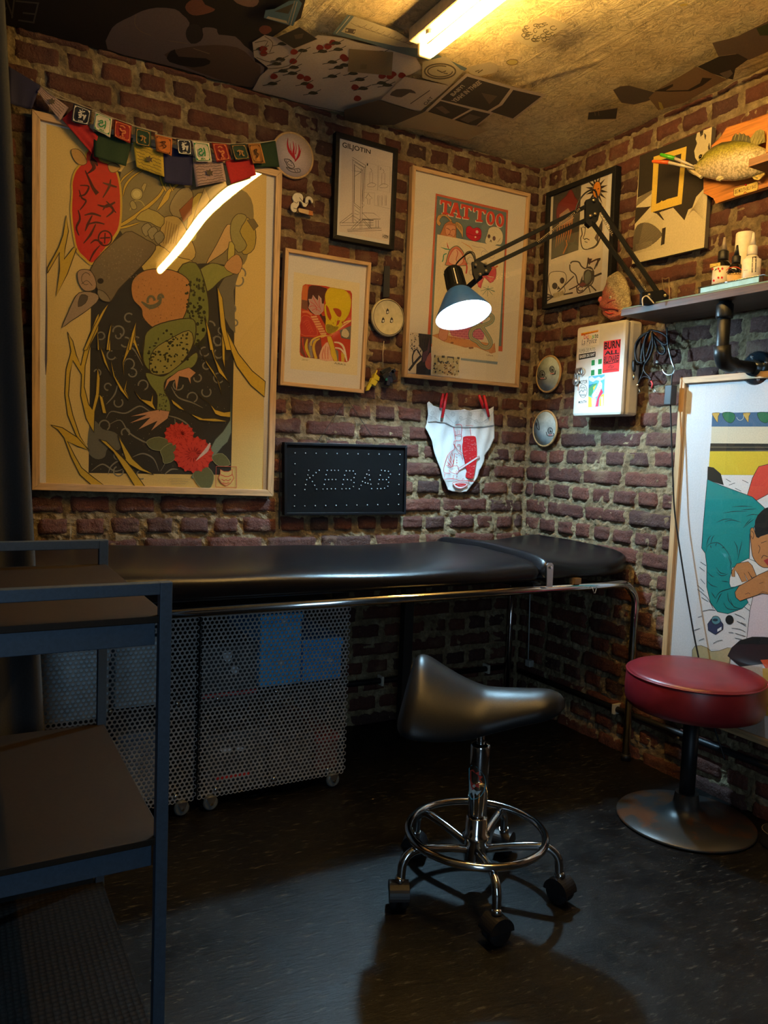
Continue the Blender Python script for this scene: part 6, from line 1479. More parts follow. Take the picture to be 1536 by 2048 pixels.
def flames(a):
    RD = (.38, .02, .03)
    for w, q in (([2, 16, 26, 10], [(185, 130), (180, 200), (200, 270), (250, 345)]), ([2, 14, 24, 8], [(235, 165), (245, 230), (240, 290), (262, 370)]), ([2, 14, 26, 8], [(290, 195), (300, 250), (295, 310), (255, 375)]), ([2, 8, 12], [(262, 180), (268, 240), (260, 300)]), ([2, 8, 10], [(205, 180), (212, 240), (225, 300)]), ([2, 10, 8], [(320, 240), (305, 300), (290, 330)])): a.line(RD, w, q, 4)
    BKn = (.03, .025, .025)
    a.line(BKn, 7, [(145, 350), (200, 355), (235, 390), (250, 430), (220, 445), (180, 420), (160, 380)], 2, True); a.line(BKn, 5, [(165, 365), (185, 400), (230, 420)], 3); a.line(BKn, 5, [(175, 385), (205, 365), (222, 400)], 3)
    a.line(BKn, 6, [(165, 430), (190, 440), (230, 455), (290, 445), (312, 465), (300, 485), (240, 485), (195, 465), (180, 450)], 2, True); a.line(BKn, 5, [(250, 460), (262, 480)]); a.line(BKn, 5, [(275, 455), (285, 478)])
hoop(PA, (587, 310), 38, 45.5, 0, 'round embroidery hoop with red stitched flames', LINEN, flames, (540, 250, 5.12))
def eyes(a, q, fl=1):
    BKn = (.03, .03, .035)
    for cx, cy, s, k in q:
        a.ring(BKn, 7, (cx, cy), 22*s, 30*s); a.ring(BKn, 6, (cx, cy), 12*s, 18*s, 0, 320); a.disc(BKn, (cx+3, cy+3), 7*s, 10*s)
        a.line(BKn, 6, [(cx-38*s*k, cy+10), (cx-28*s*k, cy+44), (cx, cy+52), (cx+34*s, cy+46), (cx+30*s, cy+22)], 3)
        a.poly((.50, .22, .22), [(cx-18, cy+34), (cx+20, cy+34), (cx+22, cy+44), (cx-14, cy+48)])
hoop(PB, (1094.5, 748), 25, 36, 0, 'upper of two round blue embroidery hoops with stitched eyes by the corner', BLUC, lambda a: eyes(a, [(1268, 232, 1.15, 1), (1362, 185, .95, -1)]), (820, 700, 4.8))
def eyes2(a):
    BKn = (.03, .03, .035)
    a.line(BKn, 7, [(1215, 655), (1200, 690), (1215, 740), (1240, 770), (1235, 710)], 3, True); a.disc(BKn, (1215, 715), 9, 22); 
    eyes(a, [(1345, 775, 1.0, 1)])
hoop(PB, (1087.5, 857), 25, 35.5, 0, 'lower of two round blue embroidery hoops with stitched eyes by the corner', BLUC, eyes2, (820, 700, 4.8))

# ---- smoking cigarette ornament
K5 = (540, 250, 5.12)
e = empty('cigarette_ornament', PA(.015)(605, 430), 'small white smoke and cigarette ornament on the bricks beside the large frame', 'ornament')
pl = PA(.015); f5 = lambda q, p=pl: [p(K5[0]+x/K5[2], K5[1]+y/K5[2]) for x, y in q]
sm_ = smooth_path([(x, y, 0) for x, y in [(270, 885), (240, 890), (215, 860), (218, 810), (245, 785), (230, 745), (250, 705), (290, 695), (325, 710), (340, 745), (335, 785), (360, 800), (365, 750), (390, 730), (425, 745), (440, 780), (430, 800), (415, 770), (395, 765), (390, 800), (370, 835), (340, 830), (325, 795), (300, 780), (295, 820), (275, 850)]], 3, True)
MB().prism(f5([(v.x, v.y) for v in sm_]), pl.n, .006, M('white_wood', (.62, .57, .45), .6)).build('smoke', e)
MB().prism(f5([(290, 860), (300, 850), (400, 872), (395, 918), (295, 890)]), pl.n, .006, M('cigarette_paper', (.48, .33, .16), .6)).build('cigarette', e)
MB().prism(f5([(400, 872), (440, 885), (438, 928), (395, 918)]), pl.n, .006, M('filter_orange', (.38, .12, .02), .6)).build('filter', e)
a = Art(PA(.0155), K5)
for q in ([(245, 785), (275, 800), (290, 780)], [(300, 740), (320, 765), (335, 785)], [(240, 850), (270, 860), (280, 850)], [(360, 800), (375, 805), (385, 790)]): a.line((.06, .05, .04), 5, q, 3)
a.build('drawn_line', e)

# ---- pendulum plaque and key ornament
e = empty('round_plaque', PA(.02)(774, 674), 'round cream plaque with three small figures hung from a black strap', 'plaque')
q = [PA(.018)(*p) for p in ((769, 532), (780, 532), (779, 594), (766, 594))]; MB().prism(q, Vector((0, -1, 0)), .004, M('black_strap', (.012, .014, .02), .6)).build('strap', e)
c = PA(.012)(773.5, 636); R = .064; MB().lathe([(0, 0), (R, 0), (R, .006), (R*.97, .012), (R*.93, .0135), (R*.9, .0125), (0, .0125)], c, M('cream_enamel', (.50, .44, .27), .25), 48, (0, -1, 0)).build('plate', e)
MB().tube([c+Vector((R*.915*math.cos(t), -.0135, R*.915*math.sin(t))) for t in [2*PI*i/48 for i in range(48)]], .0011, M('dark_rim', (.07, .05, .03), .4), 6, True).build('rim', e)
a = Art(PA(.0250), K5)
for x, y in ((1203, 1905), (1158, 1995), (1245, 1995)):
    a.poly((.05, .045, .04), [(x, y-30), (x+14, y-10), (x+16, y+22), (x, y+32), (x-18, y+28), (x-12, y-8)]); a.disc((.45, .45, .42), (x+2, y+12), 10, 12)
a.line((.6, .55, .4), 5, [(1150, 1850), (1190, 1930)]); a.build('small_figure', e)
e = empty('hanging_ornament', PA(.02)(765, 780), 'yellow and black clip ornament dangling from a thin cord under the round plaque', 'ornament')
K6 = (540, 640, 4.8767); g6 = lambda x, y, d=.02: PA(d)(K6[0]+x/K6[2], K6[1]+y/K6[2])
MB().tube([g6(1112, 205), g6(1100, 330), g6(1102, 470)], .0012, M('white_cord', (.5, .42, .3), .7), 6).build('cord', e)
YB = M('yellow_plastic', (.52, .42, .02), .4)
MB().prism([g6(*p, .026) for p in ((1025, 520), (1070, 560), (1060, 590), (1010, 570))], Vector((0, -1, 0)), .014, YB).build('yellow_block', e, bevel=.001)
MB().prism([g6(*p, .028) for p in ((1000, 565), (1050, 600), (1025, 640), (980, 610))], Vector((0, -1, 0)), .014, YB).build('yellow_block', e, bevel=.001)
MB().prism([g6(*p, .024) for p in ((975, 600), (1000, 620), (965, 685), (940, 690), (950, 650))], Vector((0, -1, 0)), .008, YB).build('tip', e)
MB().tube([g6(940, 690), g6(928, 715)], [.002, .0008], BLACKP, 6).build('tip', e)
MB().tube([g6(1045, 490, .02), g6(1000, 600, .018)], .0024, YB, 8).build('pin', e)
rn = random.Random(8)
for i, (x, y, s) in enumerate(((1140, 490, .013), (1175, 520, .012), (1120, 540, .013), (1165, 570, .014), (1200, 555, .011), (1145, 610, .010), (1100, 500, .009), (1195, 500, .009))):
    cc = g6(x, y, .024); u = Vector((math.cos(rn.random()*3), 0, math.sin(rn.random()*3))).normalized()
    MB().obox(cc-u*s, cc+u*s, s*1.3, .012+.004*(i % 3), M('navy_plastic' if i % 2 else 'black_plastic_b', (.012, .016, .045) if i % 2 else (.012, .013, .015), .35), Vector((0, 1, 0))).build('dark_block', e, bevel=.001)
MB().box(g6(1135, 580, .034)-Vector((.004, .002, .004)), g6(1135, 580, .034)+Vector((.004, .002, .004)), M('teal_plastic', (.01, .14, .12), .4)).build('teal_stud', e)

# ---- KEBAB light sign
e = empty('light_sign', PA(.03)(690, 1033), 'black unlit LED sign reading KEBAB hung on a chain', 'sign')
g = PA(.034); sq = [(569, 884), (815, 891), (812, 1029), (569, 1031)]
SB = M('sign_black', (.003, .0035, .005), .45, 0, .2, 90, spec=.2)
fr, ins = frame_bars(g, sq, .009, .024, (SB, SB), 'rim', e)
MB().prism([p+Vector((0, .008, 0)) for p in ins], Vector((0, -1, 0)), .012, M('sign_panel', (.002, .0022, .0025), .6, spec=.1)).build('panel', e)
LED = M('led_lens', (.55, .62, .68), .12, 0, .05); led0 = None
def led(x, y, nm):
    global led0
    c = PA(.0272)(K6[0]+x/K6[2], K6[1]+y/K6[2])
    if led0 is None:
        mb = MB(); mb.lathe([(.0021, 0), (.0021, .0012), (.0012, .0024), (0, .0027)], (0, 0, 0), LED, 10, (0, -1, 0)); led0 = mb.build(nm)
        o = led0; o.parent = e
    else: o = led0.copy(); COL.objects.link(o); o.name = nm
    o.location = c-e.location; o.parent = e
L_ = []
for i in range(11): L_ += [(243+i*102.5, 1297+i*1.5), (237+i*101.6, 1815-i*1.6)]
for i in range(4): L_ += [(242-i*.8, 1402+i*103)]; L_ += [(1264-i*4, 1410+i*97)]
for q in ([(376, 1466), (368, 1512), (357, 1558), (346, 1606), (338, 1654), (478, 1466), (448, 1490), (418, 1518), (387, 1540), (412, 1576), (435, 1612), (454, 1650)],
          [(556, 1467), (596, 1467), (630, 1467), (666, 1467), (546, 1510), (537, 1558), (570, 1558), (606, 1557), (640, 1557), (527, 1604), (516, 1650), (556, 1648), (596, 1648), (636, 1648)],
          [(742, 1472), (776, 1472), (810, 1474), (830, 1502), (727, 1514), (818, 1538), (716, 1558), (754, 1558), (790, 1562), (818, 1586), (708, 1604), (812, 1625), (700, 1648), (740, 1646), (775, 1646)],
          [(963, 1466), (943, 1504), (966, 1512), (924, 1540), (975, 1558), (901, 1576), (928, 1588), (954, 1594), (982, 1602), (887, 1612), (868, 1648), (990, 1646)],
          [(1086, 1466), (1120, 1472), (1154, 1476), (1174, 1504), (1074, 1514), (1156, 1536), (1064, 1558), (1100, 1558), (1134, 1558), (1156, 1584), (1055, 1600), (1148, 1622), (1046, 1646), (1080, 1646), (1116, 1641)]): L_ += q
for x, y in L_: led(x, y, 'led')
for (x0, y0), (x1, y1) in (((748, 765), (465, 1190)), ((748, 765), (1030, 1185))):
    p0, p1 = g6(x0, y0, .012), g6(x1, y1, .022); mb = MB(); n_ = 26; d = (p1-p0).normalized(); s_ = d.cross(Vector((0, 1, 0)))
    for i in range(n_):
        cc = p0+(p1-p0)*((i+.5)/n_); q = s_ if i % 2 else Vector((0, 1, 0)); L2 = (p1-p0).length/n_*.68
        mb.tube([cc+q*(.0017*math.cos(t))+d*(L2*math.sin(t)) for t in [2*PI*k/8 for k in range(8)]], .0006, M('dark_chain', (.05, .04, .035), .35, .8), 4, True)
    mb.build('chain', e)
MB().tube(smooth_path([g6(105, 1195, .014), g6(95, 1450, .014), g6(92, 1800, .014), g6(90, 2040, .01)], 5), .0014, BLACKP, 6).build('power_lead', e)

# ---- underwear and pegs
K7 = (840, 780, 9.306)
e = empty('underpants', PA(.02)(915, 983), 'white lace-trimmed underpants printed with a red kebab cook, pegged to the wall', 'clothing')
out = [(135, 240), (170, 215), (215, 250), (240, 290), (320, 315), (400, 325), (480, 360), (600, 375), (760, 372), (820, 355), (860, 375), (930, 382), (1040, 362), (1200, 348), (1300, 350), (1375, 305), (1380, 500), (1390, 690), (1385, 900), (1300, 1100), (1210, 1230), (1200, 1330), (1110, 1480), (1070, 1620), (1000, 1730), (910, 1850), (870, 1890), (740, 1905), (610, 1890), (530, 1860), (480, 1750), (430, 1650), (390, 1480), (330, 1350), (270, 1160), (215, 950), (130, 760), (95, 700), (125, 620), (150, 450)]
def cloth_poly(pts, K, d, col, name, parent, amp=.003):
    # dense triangulated sheet, gently rumpled
    P = [Vector((K[0]+x/K[2], K[1]+y/K[2], 0)) for x, y in pts]
    bm = bmesh.new(); vs = [bm.verts.new(p) for p in P]; bm.faces.new(vs)
    bmesh.ops.triangulate(bm, faces=bm.faces[:])
    for _ in range(5):
        bmesh.ops.subdivide_edges(bm, edges=[e_ for e_ in bm.edges if e_.calc_length() > 3.5], cuts=1)
        bmesh.ops.triangulate(bm, faces=bm.faces[:])
    bm.verts.ensure_lookup_table(); bm.verts.index_update()
    pl = PA(d); mb = MB(); V = []
    for v in bm.verts:
        p = pl(v.co.x, v.co.y); dz = amp*(math.sin(v.co.x*.28+v.co.y*.05)*.5+noise.noise(Vector((v.co.x*.06, v.co.y*.03, 2)))*1.6)
        V.append(p+pl.n*dz)
    mb.add(V, [[v.index for v in f.verts] for f in bm.faces], col, True); bm.free(); return mb.build(name, parent, solid=.0008)
COT = M('white_cotton', (.66, .69, .70), .9, 0, .06, 300, .3, .0006)
cloth_poly(out, K7, .018, COT, 'fabric', e)
LACE = M('white_lace', (.58, .60, .60), .9, 0, .2, 420, .8, .0012)
lace = [(135, 240), (170, 215), (215, 250), (240, 290), (320, 315), (400, 325), (480, 360), (600, 375), (760, 372), (820, 355), (860, 375), (930, 382), (1040, 362), (1200, 348), (1300, 350), (1375, 305), (1380, 500), (1385, 660), (1180, 690), (900, 700), (620, 690), (480, 620), (300, 590), (150, 600), (150, 450)]
cloth_poly(lace, K7, .0215, LACE, 'lace_trim', e)
a = Art(PA(.0262), K7); LG = (.26, .30, .31)
for cx, cy, r in ((230, 430, 34), (610, 450, 38), (760, 520, 30), (900, 590, 42), (940, 450, 30), (1040, 590, 36), (1150, 470, 32), (200, 520, 24), (690, 600, 26), (1230, 580, 28)): a.ring(LG, 5, (cx, cy), r, r); a.ring(LG, 4, (cx, cy), r*.5, r*.5); a.lay -= 1.5
for q in ([(150, 480), (260, 500), (340, 560), (440, 560)], [(460, 430), (560, 560), (660, 620), (780, 560), (900, 520), (1000, 560), (1120, 610), (1250, 540), (1370, 400)], [(480, 600), (620, 680), (800, 700), (1000, 690), (1180, 670), (1380, 650)], [(480, 380), (640, 400), (800, 390), (1000, 400), (1200, 380)]): a.line(LG, 5, q, 5)
a.build('lace_pattern', e)
a = Art(PA(.0240), K7); R_ = (.52, .015, .02); Wt = (.66, .69, .70)
a.poly(R_, [(800, 890), (830, 865), (940, 855), (1030, 865), (1050, 960), (1060, 1100), (1055, 1300), (1020, 1500), (990, 1640), (900, 1645), (845, 1600), (870, 1500), (840, 1420), (835, 1300), (800, 1180), (785, 1050), (800, 960)], 2)
rn = random.Random(2)
for i in range(70):
    x = rn.uniform(815, 1035); y = rn.uniform(890, 1610); a.line((.60, .35, .36), 3.5, [(x, y), (x+12, y+7), (x+26, y)], 2); a.lay -= 1
a.lay += 1
a.line(R_, 6, [(850, 665), (930, 660), (990, 672)]); a.line(R_, 7, [(930, 690), (950, 855)])
for w, q in ((9, [(640, 660), (700, 640), (765, 650), (780, 700), (765, 830)]), (9, [(625, 690), (650, 850), (660, 920)]), (8, [(650, 850), (765, 830), (760, 930), (660, 940)]), (7, [(665, 760), (670, 840)]), (7, [(705, 750), (705, 838)]), (7, [(740, 750), (738, 830)]), (8, [(640, 940), (620, 1000), (650, 1010), (655, 950), (680, 945)]), (8, [(640, 1020), (700, 1110), (760, 1160), (790, 1190)]), (8, [(690, 1010), (755, 1030), (740, 1120)]), (6, [(690, 1040), (720, 1020), (750, 1035)]), (8, [(640, 1030), (640, 1100), (560, 1160), (500, 1250), (460, 1380), (440, 1480), (460, 1540), (560, 1550)]), (7, [(650, 1180), (700, 1200), (720, 1175), (780, 1210), (800, 1300)]), (8, [(640, 1180), (630, 1300), (600, 1420)]), (9, [(560, 1440), (640, 1410), (700, 1420), (720, 1480)]), (8, [(545, 1480), (560, 1520), (650, 1560), (700, 1545), (725, 1500)]), (7, [(650, 1520), (690, 1540)]), (7, [(670, 1500), (705, 1520)]), (7, [(460, 1550), (455, 1620)]), (7, [(620, 1580), (620, 1640)]), (7, [(820, 1300), (840, 1380), (830, 1450)])): a.line(R_, w, q, 3)
for q in ([(560, 1180), (570, 1260), (600, 1330)], [(520, 1250), (560, 1330), (600, 1400)], [(500, 1320), (540, 1380), (600, 1420)], [(480, 1400), (530, 1410), (580, 1440)], [(590, 1150), (600, 1230)], [(630, 1280), (610, 1350)]): a.line(R_, [3, 13, 4], q, 3)
for y in (1260, 1305, 1355, 1560, 1610): a.disc(R_, (685, y), 7, 12)
a.both(Wt, R_, 7, [(715, 1460), (1060, 1240), (1105, 1225), (1110, 1250), (1070, 1275), (725, 1500)]); a.poly((.45, .4, .4), [(1060, 1240), (1110, 1222), (1105, 1252), (1070, 1275)])
a.line(R_, [6, 12, 10, 12, 8], [(440, 1665), (600, 1650), (760, 1690), (900, 1690), (1020, 1705)], 4)
a.both(Wt, R_, 9, [(610, 1720), (740, 1715), (880, 1740), (860, 1790), (760, 1835), (670, 1815), (625, 1770)], 2); a.poly(R_, [(640, 1750), (740, 1735), (860, 1750), (820, 1790), (720, 1800)], 2); a.line(Wt, 4, [(690, 1755), (780, 1775), (830, 1765)], 3)
a.line(R_, 6, [(780, 1690), (800, 1640), (820, 1680)], 2); a.line(R_, 7, [(900, 1640), (905, 1720)])
a.build('red_print', e)
def peg(name, L1, L2, c, label):
    e = empty(name, PA(.03)(K7[0]+c[0]/K7[2], K7[1]+c[1]/K7[2]), label, 'peg')
    RP = M('red_plastic', (.55, .012, .018), .35)
    for (p, q), d in ((L1, .030), (L2, .036)):
        pl = PA(d); P = [pl(K7[0]+x/K7[2], K7[1]+y/K7[2]) for x, y in (p, ((p[0]+q[0])/2, (p[1]+q[1])/2), q)]
        MB().tube([P[0], P[1], P[2]], [.0048, .0062, .0048], RP, 8).build('arm', e)
    cc = PA(.041)(K7[0]+c[0]/K7[2], K7[1]+c[1]/K7[2])
    MB().tube([cc+Vector((.002*math.cos(t), .0025*t/6-.004, .002*math.sin(t))) for t in [i*.5 for i in range(26)]], .0005, CHROME, 5).build('spring', e)
peg('clothes_peg', ((430, 65), (385, 330)), ((500, 60), (410, 515)), (420, 262), 'left red clothes peg holding the underpants')
peg('clothes_peg', ((1100, 90), (1180, 340)), ((1190, 95), (1280, 500)), (1185, 268), 'right red clothes peg holding the underpants')

# ---- mounted singing fish
K8 = (1240, 220, 5.12); h8 = lambda x, y, d: PB(d)(K8[0]+x/K8[2], K8[1]+y/K8[2])
e = empty('mounted_fish', h8(1200, 900, .03), 'plastic bass fish mounted on an orange wooden plaque above the shelf', 'ornament')
PLQ = wood('orange_plaque_wood', (.50, .19, .04), 1, .35)
pq = [(945, 365), (1040, 270), (1095, 185), (1330, 105), (1560, 20), (1760, 60), (1900, 150), (1880, 560), (1740, 700), (1600, 760), (985, 948), (960, 905), (862, 850), (862, 700)]
MB().prism([h8(x, y, .034) for x, y in pq], Vector((-1, 0, 0)), .0115, PLQ).build('plaque', e, bevel=.004)
def fishmat():
    m, nt, bs = _new('fish_skin'); n = ntex(nt, 60, 5, .7); vo = nd(nt, 'ShaderNodeTexVoronoi'); vo.inputs['Scale'].default_value = 190; lk(nt, coord(nt), vo.inputs['Vector'])
    sp = nd(nt, 'ShaderNodeSeparateXYZ'); lk(nt, coord(nt), sp.inputs[0])
    ad = nd(nt, 'ShaderNodeMath', operation='MULTIPLY_ADD'); lk(nt, n.outputs[0], ad.inputs[0]); ad.inputs[1].default_value = .045; lk(nt, sp.outputs[2], ad.inputs[2])
    c = ramp(nt, ad.outputs[0], [(.108, (.62, .52, .36)), (.128, (.50, .42, .15)), (.147, (.34, .31, .03)), (.172, (.04, .04, .01))])
    c = mixc(nt, ramp(nt, vo.outputs[0], [(.35, 0.), (.7, .55)]), c, (.12, .10, .03)); c = mixc(nt, ramp(nt, n.outputs[0], [(.58, 0.), (.64, .6)]), c, (.07, .06, .02))
    lk(nt, c, bs.inputs['Base Color']); bs.inputs['Roughness'].default_value = .3; bump(nt, bs, vo.outputs[0], .6, .0015); return m
FM = fishmat()
# sections from mouth to tail: (x, top y, bottom y, half depth)
rows = [(768, 575, 610, .004), (800, 545, 660, .012), (850, 480, 690, .018), (905, 425, 700, .023), (970, 375, 715, .027), (1060, 330, 725, .030), (1160, 315, 728, .030), (1260, 320, 712, .028), (1370, 345, 680, .024), (1480, 390, 640, .019), (1600, 440, 600, .014), (1700, 460, 585, .010), (1760, 465, 580, .008)]
mb = MB(); vs = []; K_ = 24; RR_ = []
for i in range(len(rows)-1):
    for j in range(3): RR_.append(tuple(rows[i][k]*(1-j/3)+rows[i+1][k]*(j/3) for k in range(4)))
RR_.append(rows[-1])
for x, yt, yb, hd in RR_:
    tp, bt = h8(x, yt, .058), h8(x, yb, .058); c = (tp+bt)/2; up = (tp-bt)/2
    for k in range(K_):
        t = 2*PI*k/K_; vs.append(c+up*math.cos(t)+Vector((-hd*math.sin(t), 0, 0)))
mb.add(vs, [(i*K_+k, i*K_+(k+1) % K_, (i+1)*K_+(k+1) % K_, (i+1)*K_+k) for i in range(len(RR_)-1) for k in range(K_)], FM, True)
mb.add(vs[:K_], [tuple(range(K_))], M('mouth_dark', (.04, .02, .01), .6)); mb.build('body', e)
LIPM = M('fish_lip', (.52, .42, .24), .35)
MB().tube(smooth_path([h8(835, 690, .074), h8(770, 645, .070), (h8(705, 600, .060)), h8(712, 618, .050), h8(780, 660, .045)], 4), .0045, LIPM, 8).build('lower_jaw', e)
MB().tube(smooth_path([h8(850, 600, .077), h8(800, 575, .070), h8(765, 570, .060), h8(790, 590, .048)], 4), .0035, LIPM, 8).build('upper_lip', e)
c = h8(828, 478, .0790); MB().ball(c, .0062, M('fish_eye', (.01, .008, .004), .08), 14).build('eye', e)
MB().tube([c+Vector((-.001, .0065*math.cos(t), .0062*math.sin(t))) for t in [2*PI*i/20 for i in range(20)]], .0011, M('eye_rim', (.3, .24, .05), .3), 6, True).build('eye_rim', e)
DKF = M('fin_dark', (.06, .055, .02), .4, 0, .5, 40)
def fin(pts, name, mat, d=.058, ribs=()):
    mb = MB(); mb.prism([h8(x, y, d) for x, y in pts], Vector((-1, 0, 0)), .004, mat)
    for p, q in ribs: mb.tube([h8(*p, d+.0005), h8(*q, d+.0005)], .0011, M('fin_rib', (.34, .30, .10), .4), 5)
    return mb.build(name, e)
fin([(1140, 315), (1155, 270), (1185, 240), (1210, 255), (1220, 232), (1245, 250), (1265, 240), (1285, 262), (1310, 262), (1340, 300), (1340, 345), (1250, 325)], 'dorsal_fin', DKF, ribs=[((1170, 310), (1190, 245)), ((1210, 312), (1225, 240)), ((1250, 316), (1265, 248)), ((1290, 325), (1300, 268))])
fin([(1330, 345), (1335, 290), (1390, 215), (1440, 195), (1475, 215), (1485, 330), (1440, 345), (1400, 360)], 'rear_dorsal_fin', M('fin_gold', (.22, .19, .05), .4, 0, .5, 60), ribs=[((1350, 345), (1390, 225)), ((1380, 350), (1430, 205)), ((1410, 350), (1460, 215)), ((1440, 345), (1480, 250))])
fin([(1295, 660), (1340, 590), (1400, 585), (1470, 610), (1480, 660), (1420, 718), (1370, 710), (1340, 670)], 'anal_fin', M('fin_yellow', (.44, .33, .08), .4, 0, .5, 60), ribs=[((1330, 620), (1440, 620)), ((1330, 640), (1440, 660)), ((1325, 655), (1410, 700))])
fin([(985, 700), (1010, 672), (1050, 680), (1058, 705), (1020, 728), (985, 720)], 'pectoral_fin', M('fin_pale', (.5, .43, .25), .4), .088, ribs=[((990, 712), (1050, 690)), ((995, 720), (1045, 712))])
fin([(1755, 465), (1880, 400), (1900, 520), (1880, 640), (1755, 580)], 'tail_fin', DKF)
def npt(a):
    a.both((.56, .42, .12), (.12, .07, .02), 5, [(1170, 802), (1280, 770), (1400, 728), (1415, 748), (1412, 800), (1400, 825), (1310, 848), (1300, 852), (1290, 838), (1275, 838), (1265, 862), (1180, 884), (1163, 872), (1166, 812)])
    a.text((.06, .04, .02), 'BIG MOUTH BILLY BASS', [(1178, 818), (1396, 762), (1394, 796), (1176, 862)], .012)
a = Art(PB(.0346), K8); npt(a); plabel(a.build('name_plate', e), 'yellow name plate lettered BIG MOUTH BILLY BASS')
c = h8(1290, 767, .035); MB().lathe([(.0028, 0), (.0028, .002), (.0015, .0035), (0, .0038)], c, M('red_button', (.55, .02, .01), .3), 12, (-1, 0, 0)).build('button', e)
for nm, capc, p0, p1, p2, d0, d1, lb in (('felt_pen', (.07, .42, .01), (412, 455), (560, 495), (765, 580), .092, .056, 'green-capped pen in the mouth of the mounted fish'), ('felt_pen', (.60, .09, .01), (330, 525), (500, 538), (760, 600), .110, .074, 'orange-capped pen in the mouth of the mounted fish')):
    P0, P2 = h8(*p0, d0), h8(*p2, d1); t_ = (p1[0]-p0[0])/(p2[0]-p0[0]); P1 = h8(*p1, d0+(d1-d0)*t_)
    e2 = empty(nm, P2, lb, 'pen'); MB().lathe([(.003, 0), (.0045, .002), (.0056, (P1-P0).length*.5), (.0060, (P1-P0).length)], P0, M('pen_cap', capc, .3), 16, P1-P0).build('cap', e2)
    MB().lathe([(.0048, 0), (.0040, (P2-P1).length*.5), (.0022, (P2-P1).length)], P1, M('pen_barrel', (.5, .44, .34), .3), 14, P2-P1).build('barrel', e2)

# ================================================================== papers pasted on the ceiling
CZ = H-.0045
KC = (500, 0, 3.072); KL = (0, 0, 2.743); KD = (768, 0, 2.0); KE = (1160, 0, 4.085)
_cz = [0]
def sheet(name, label, K, draw, cat='poster', group=None):
    _cz[0] += 1; a = Art(PZ(CZ-_cz[0]*.0011, True), K); draw(a); o = a.build(name); tag(o, label, cat, group); return o
def c_dark(a):
    a.poly((.030, .024, .020), [(-150, -300), (20, -60), (20, 130), (600, 285), (1000, 385), (1385, 490), (1470, 370), (1390, 280), (1500, 200), (1650, 100), (1750, -300)])
    PU = (.20, .15, .135)
    a.poly(PU, [(600, 180), (640, 130), (720, 90), (780, 60), (860, 42), (960, 50), (1000, 80), (1040, 125), (1025, 200), (1050, 240), (1100, 225), (1115, 190), (1110, 155), (1150, 150), (1190, 160), (1200, 190), (1290, 200), (1340, 250), (1390, 290), (1400, 340), (1450, 370), (1380, 480), (1000, 380), (800, 330), (590, 270)], 2)
    a.poly((.13, .085, .06), [(900, 300), (1100, 250), (1300, 260), (1400, 340), (1430, 380), (1380, 480), (1100, 400)], 3); a.disc((.045, .035, .03), (1065, 185), 46, 55)
    a.poly((.030, .024, .020), [(920, 300), (960, 270), (980, 310), (1130, 320), (1150, 350), (1060, 370), (930, 340)], 2)
    a.poly((.22, .09, .055), [(1015, 40), (1040, 5), (1100, -10), (1125, 25), (1180, 50), (1150, 70), (1080, 85), (1040, 75)], 2); a.poly((.24, .14, .10), [(1280, 0), (1300, -40), (1400, -40), (1420, 10), (1390, 38), (1330, 30)], 2)
    a.poly((.18, .06, .04), [(1420, 165), (1440, 140), (1480, 145), (1490, 170), (1450, 190)], 2)
    a.line((.30, .22, .12), 3, [(745, 80), (740, 130), (770, 170), (830, 195)], 4); a.line((.30, .22, .12), 3, [(930, 225), (1030, 238)]); a.line((.30, .22, .12), 3, [(1060, 265), (1150, 295)])
    G_ = (.13, .11, .085)
    for q in ([(85, 5), (215, 18)], [(210, 15), (185, 120)], [(125, 70), (195, 78)], [(100, 110), (190, 124)], [(80, -20), (65, 100)], [(30, -20), (70, 95)], [(35, 40), (20, 70)]): a.line(G_, 9, q)
sheet('photo_poster', 'large dark photo poster with pale blurred shapes on the ceiling above the frog print', KL, c_dark)
def c_floral(a):
    PG = [(15, 555), (60, 470), (115, 420), (25, 350), (15, 260), (90, 215), (200, 240), (300, 290), (420, 215), (560, 230), (700, 270), (900, 300), (1010, 340), (1060, 420), (960, 470), (880, 560), (780, 640), (600, 695), (400, 665), (200, 600)]
    a.poly((.56, .46, .35), PG)
    rn = random.Random(4)
    def ins_(x, y):
        c = False
        for k in range(len(PG)):
            (x1, y1), (x2, y2) = PG[k-1], PG[k]
            if (y1 > y) != (y2 > y) and x < (x2-x1)*(y-y1)/(y2-y1)+x1: c = not c
        return c
    for i in range(110):
        x, y = rn.uniform(20, 1050), rn.uniform(220, 690)
        if all(ins_(x+u, y+v) for u, v in ((-36, 0), (36, 0), (0, -24), (0, 24))):
            if i % 2: a.poly((.26, .035, .02), [(x-22, y), (x-8, y-18), (x+14, y-14), (x+26, y+2), (x+8, y+16), (x-14, y+14)], 2)
            else: a.poly((.06, .055, .03), [(x-30, y+4), (x-10, y-12), (x+18, y-8), (x+32, y+2), (x+8, y+10)], 2); a.line((.08, .07, .04), 4, [(x-60, y+12), (x, y), (x+50, y-22)], 3)
    for q in ([(30, 260), (110, 250), (60, 330), (150, 320)], [(90, 220), (140, 260), (120, 320)], [(40, 350), (130, 380), (210, 350)], [(20, 555), (300, 630), (590, 690)], [(115, 420), (240, 400), (330, 300)]): a.line((.13, .10, .06), 4, q, 3)
sheet('patterned_paper', 'creased paper printed with red flowers on the ceiling over the small frames', KC, c_floral)
def c_brown(a): a.poly((.27, .20, .10), [(610, 300), (880, 320), (870, 465), (600, 440)]); a.poly((.22, .16, .08), [(680, 395), (720, 395), (715, 425), (675, 425)])
sheet('brown_paper', 'plain brown square paper pasted on the flowered ceiling sheet', KC, c_brown)
def c_photo(a): a.both((.050, .042, .03), (.4, .3, .2), 4, [(160, 230), (305, 165), (415, 240), (270, 300)]); a.poly((.10, .075, .05), [(270, 215), (330, 205), (320, 235), (280, 240)])
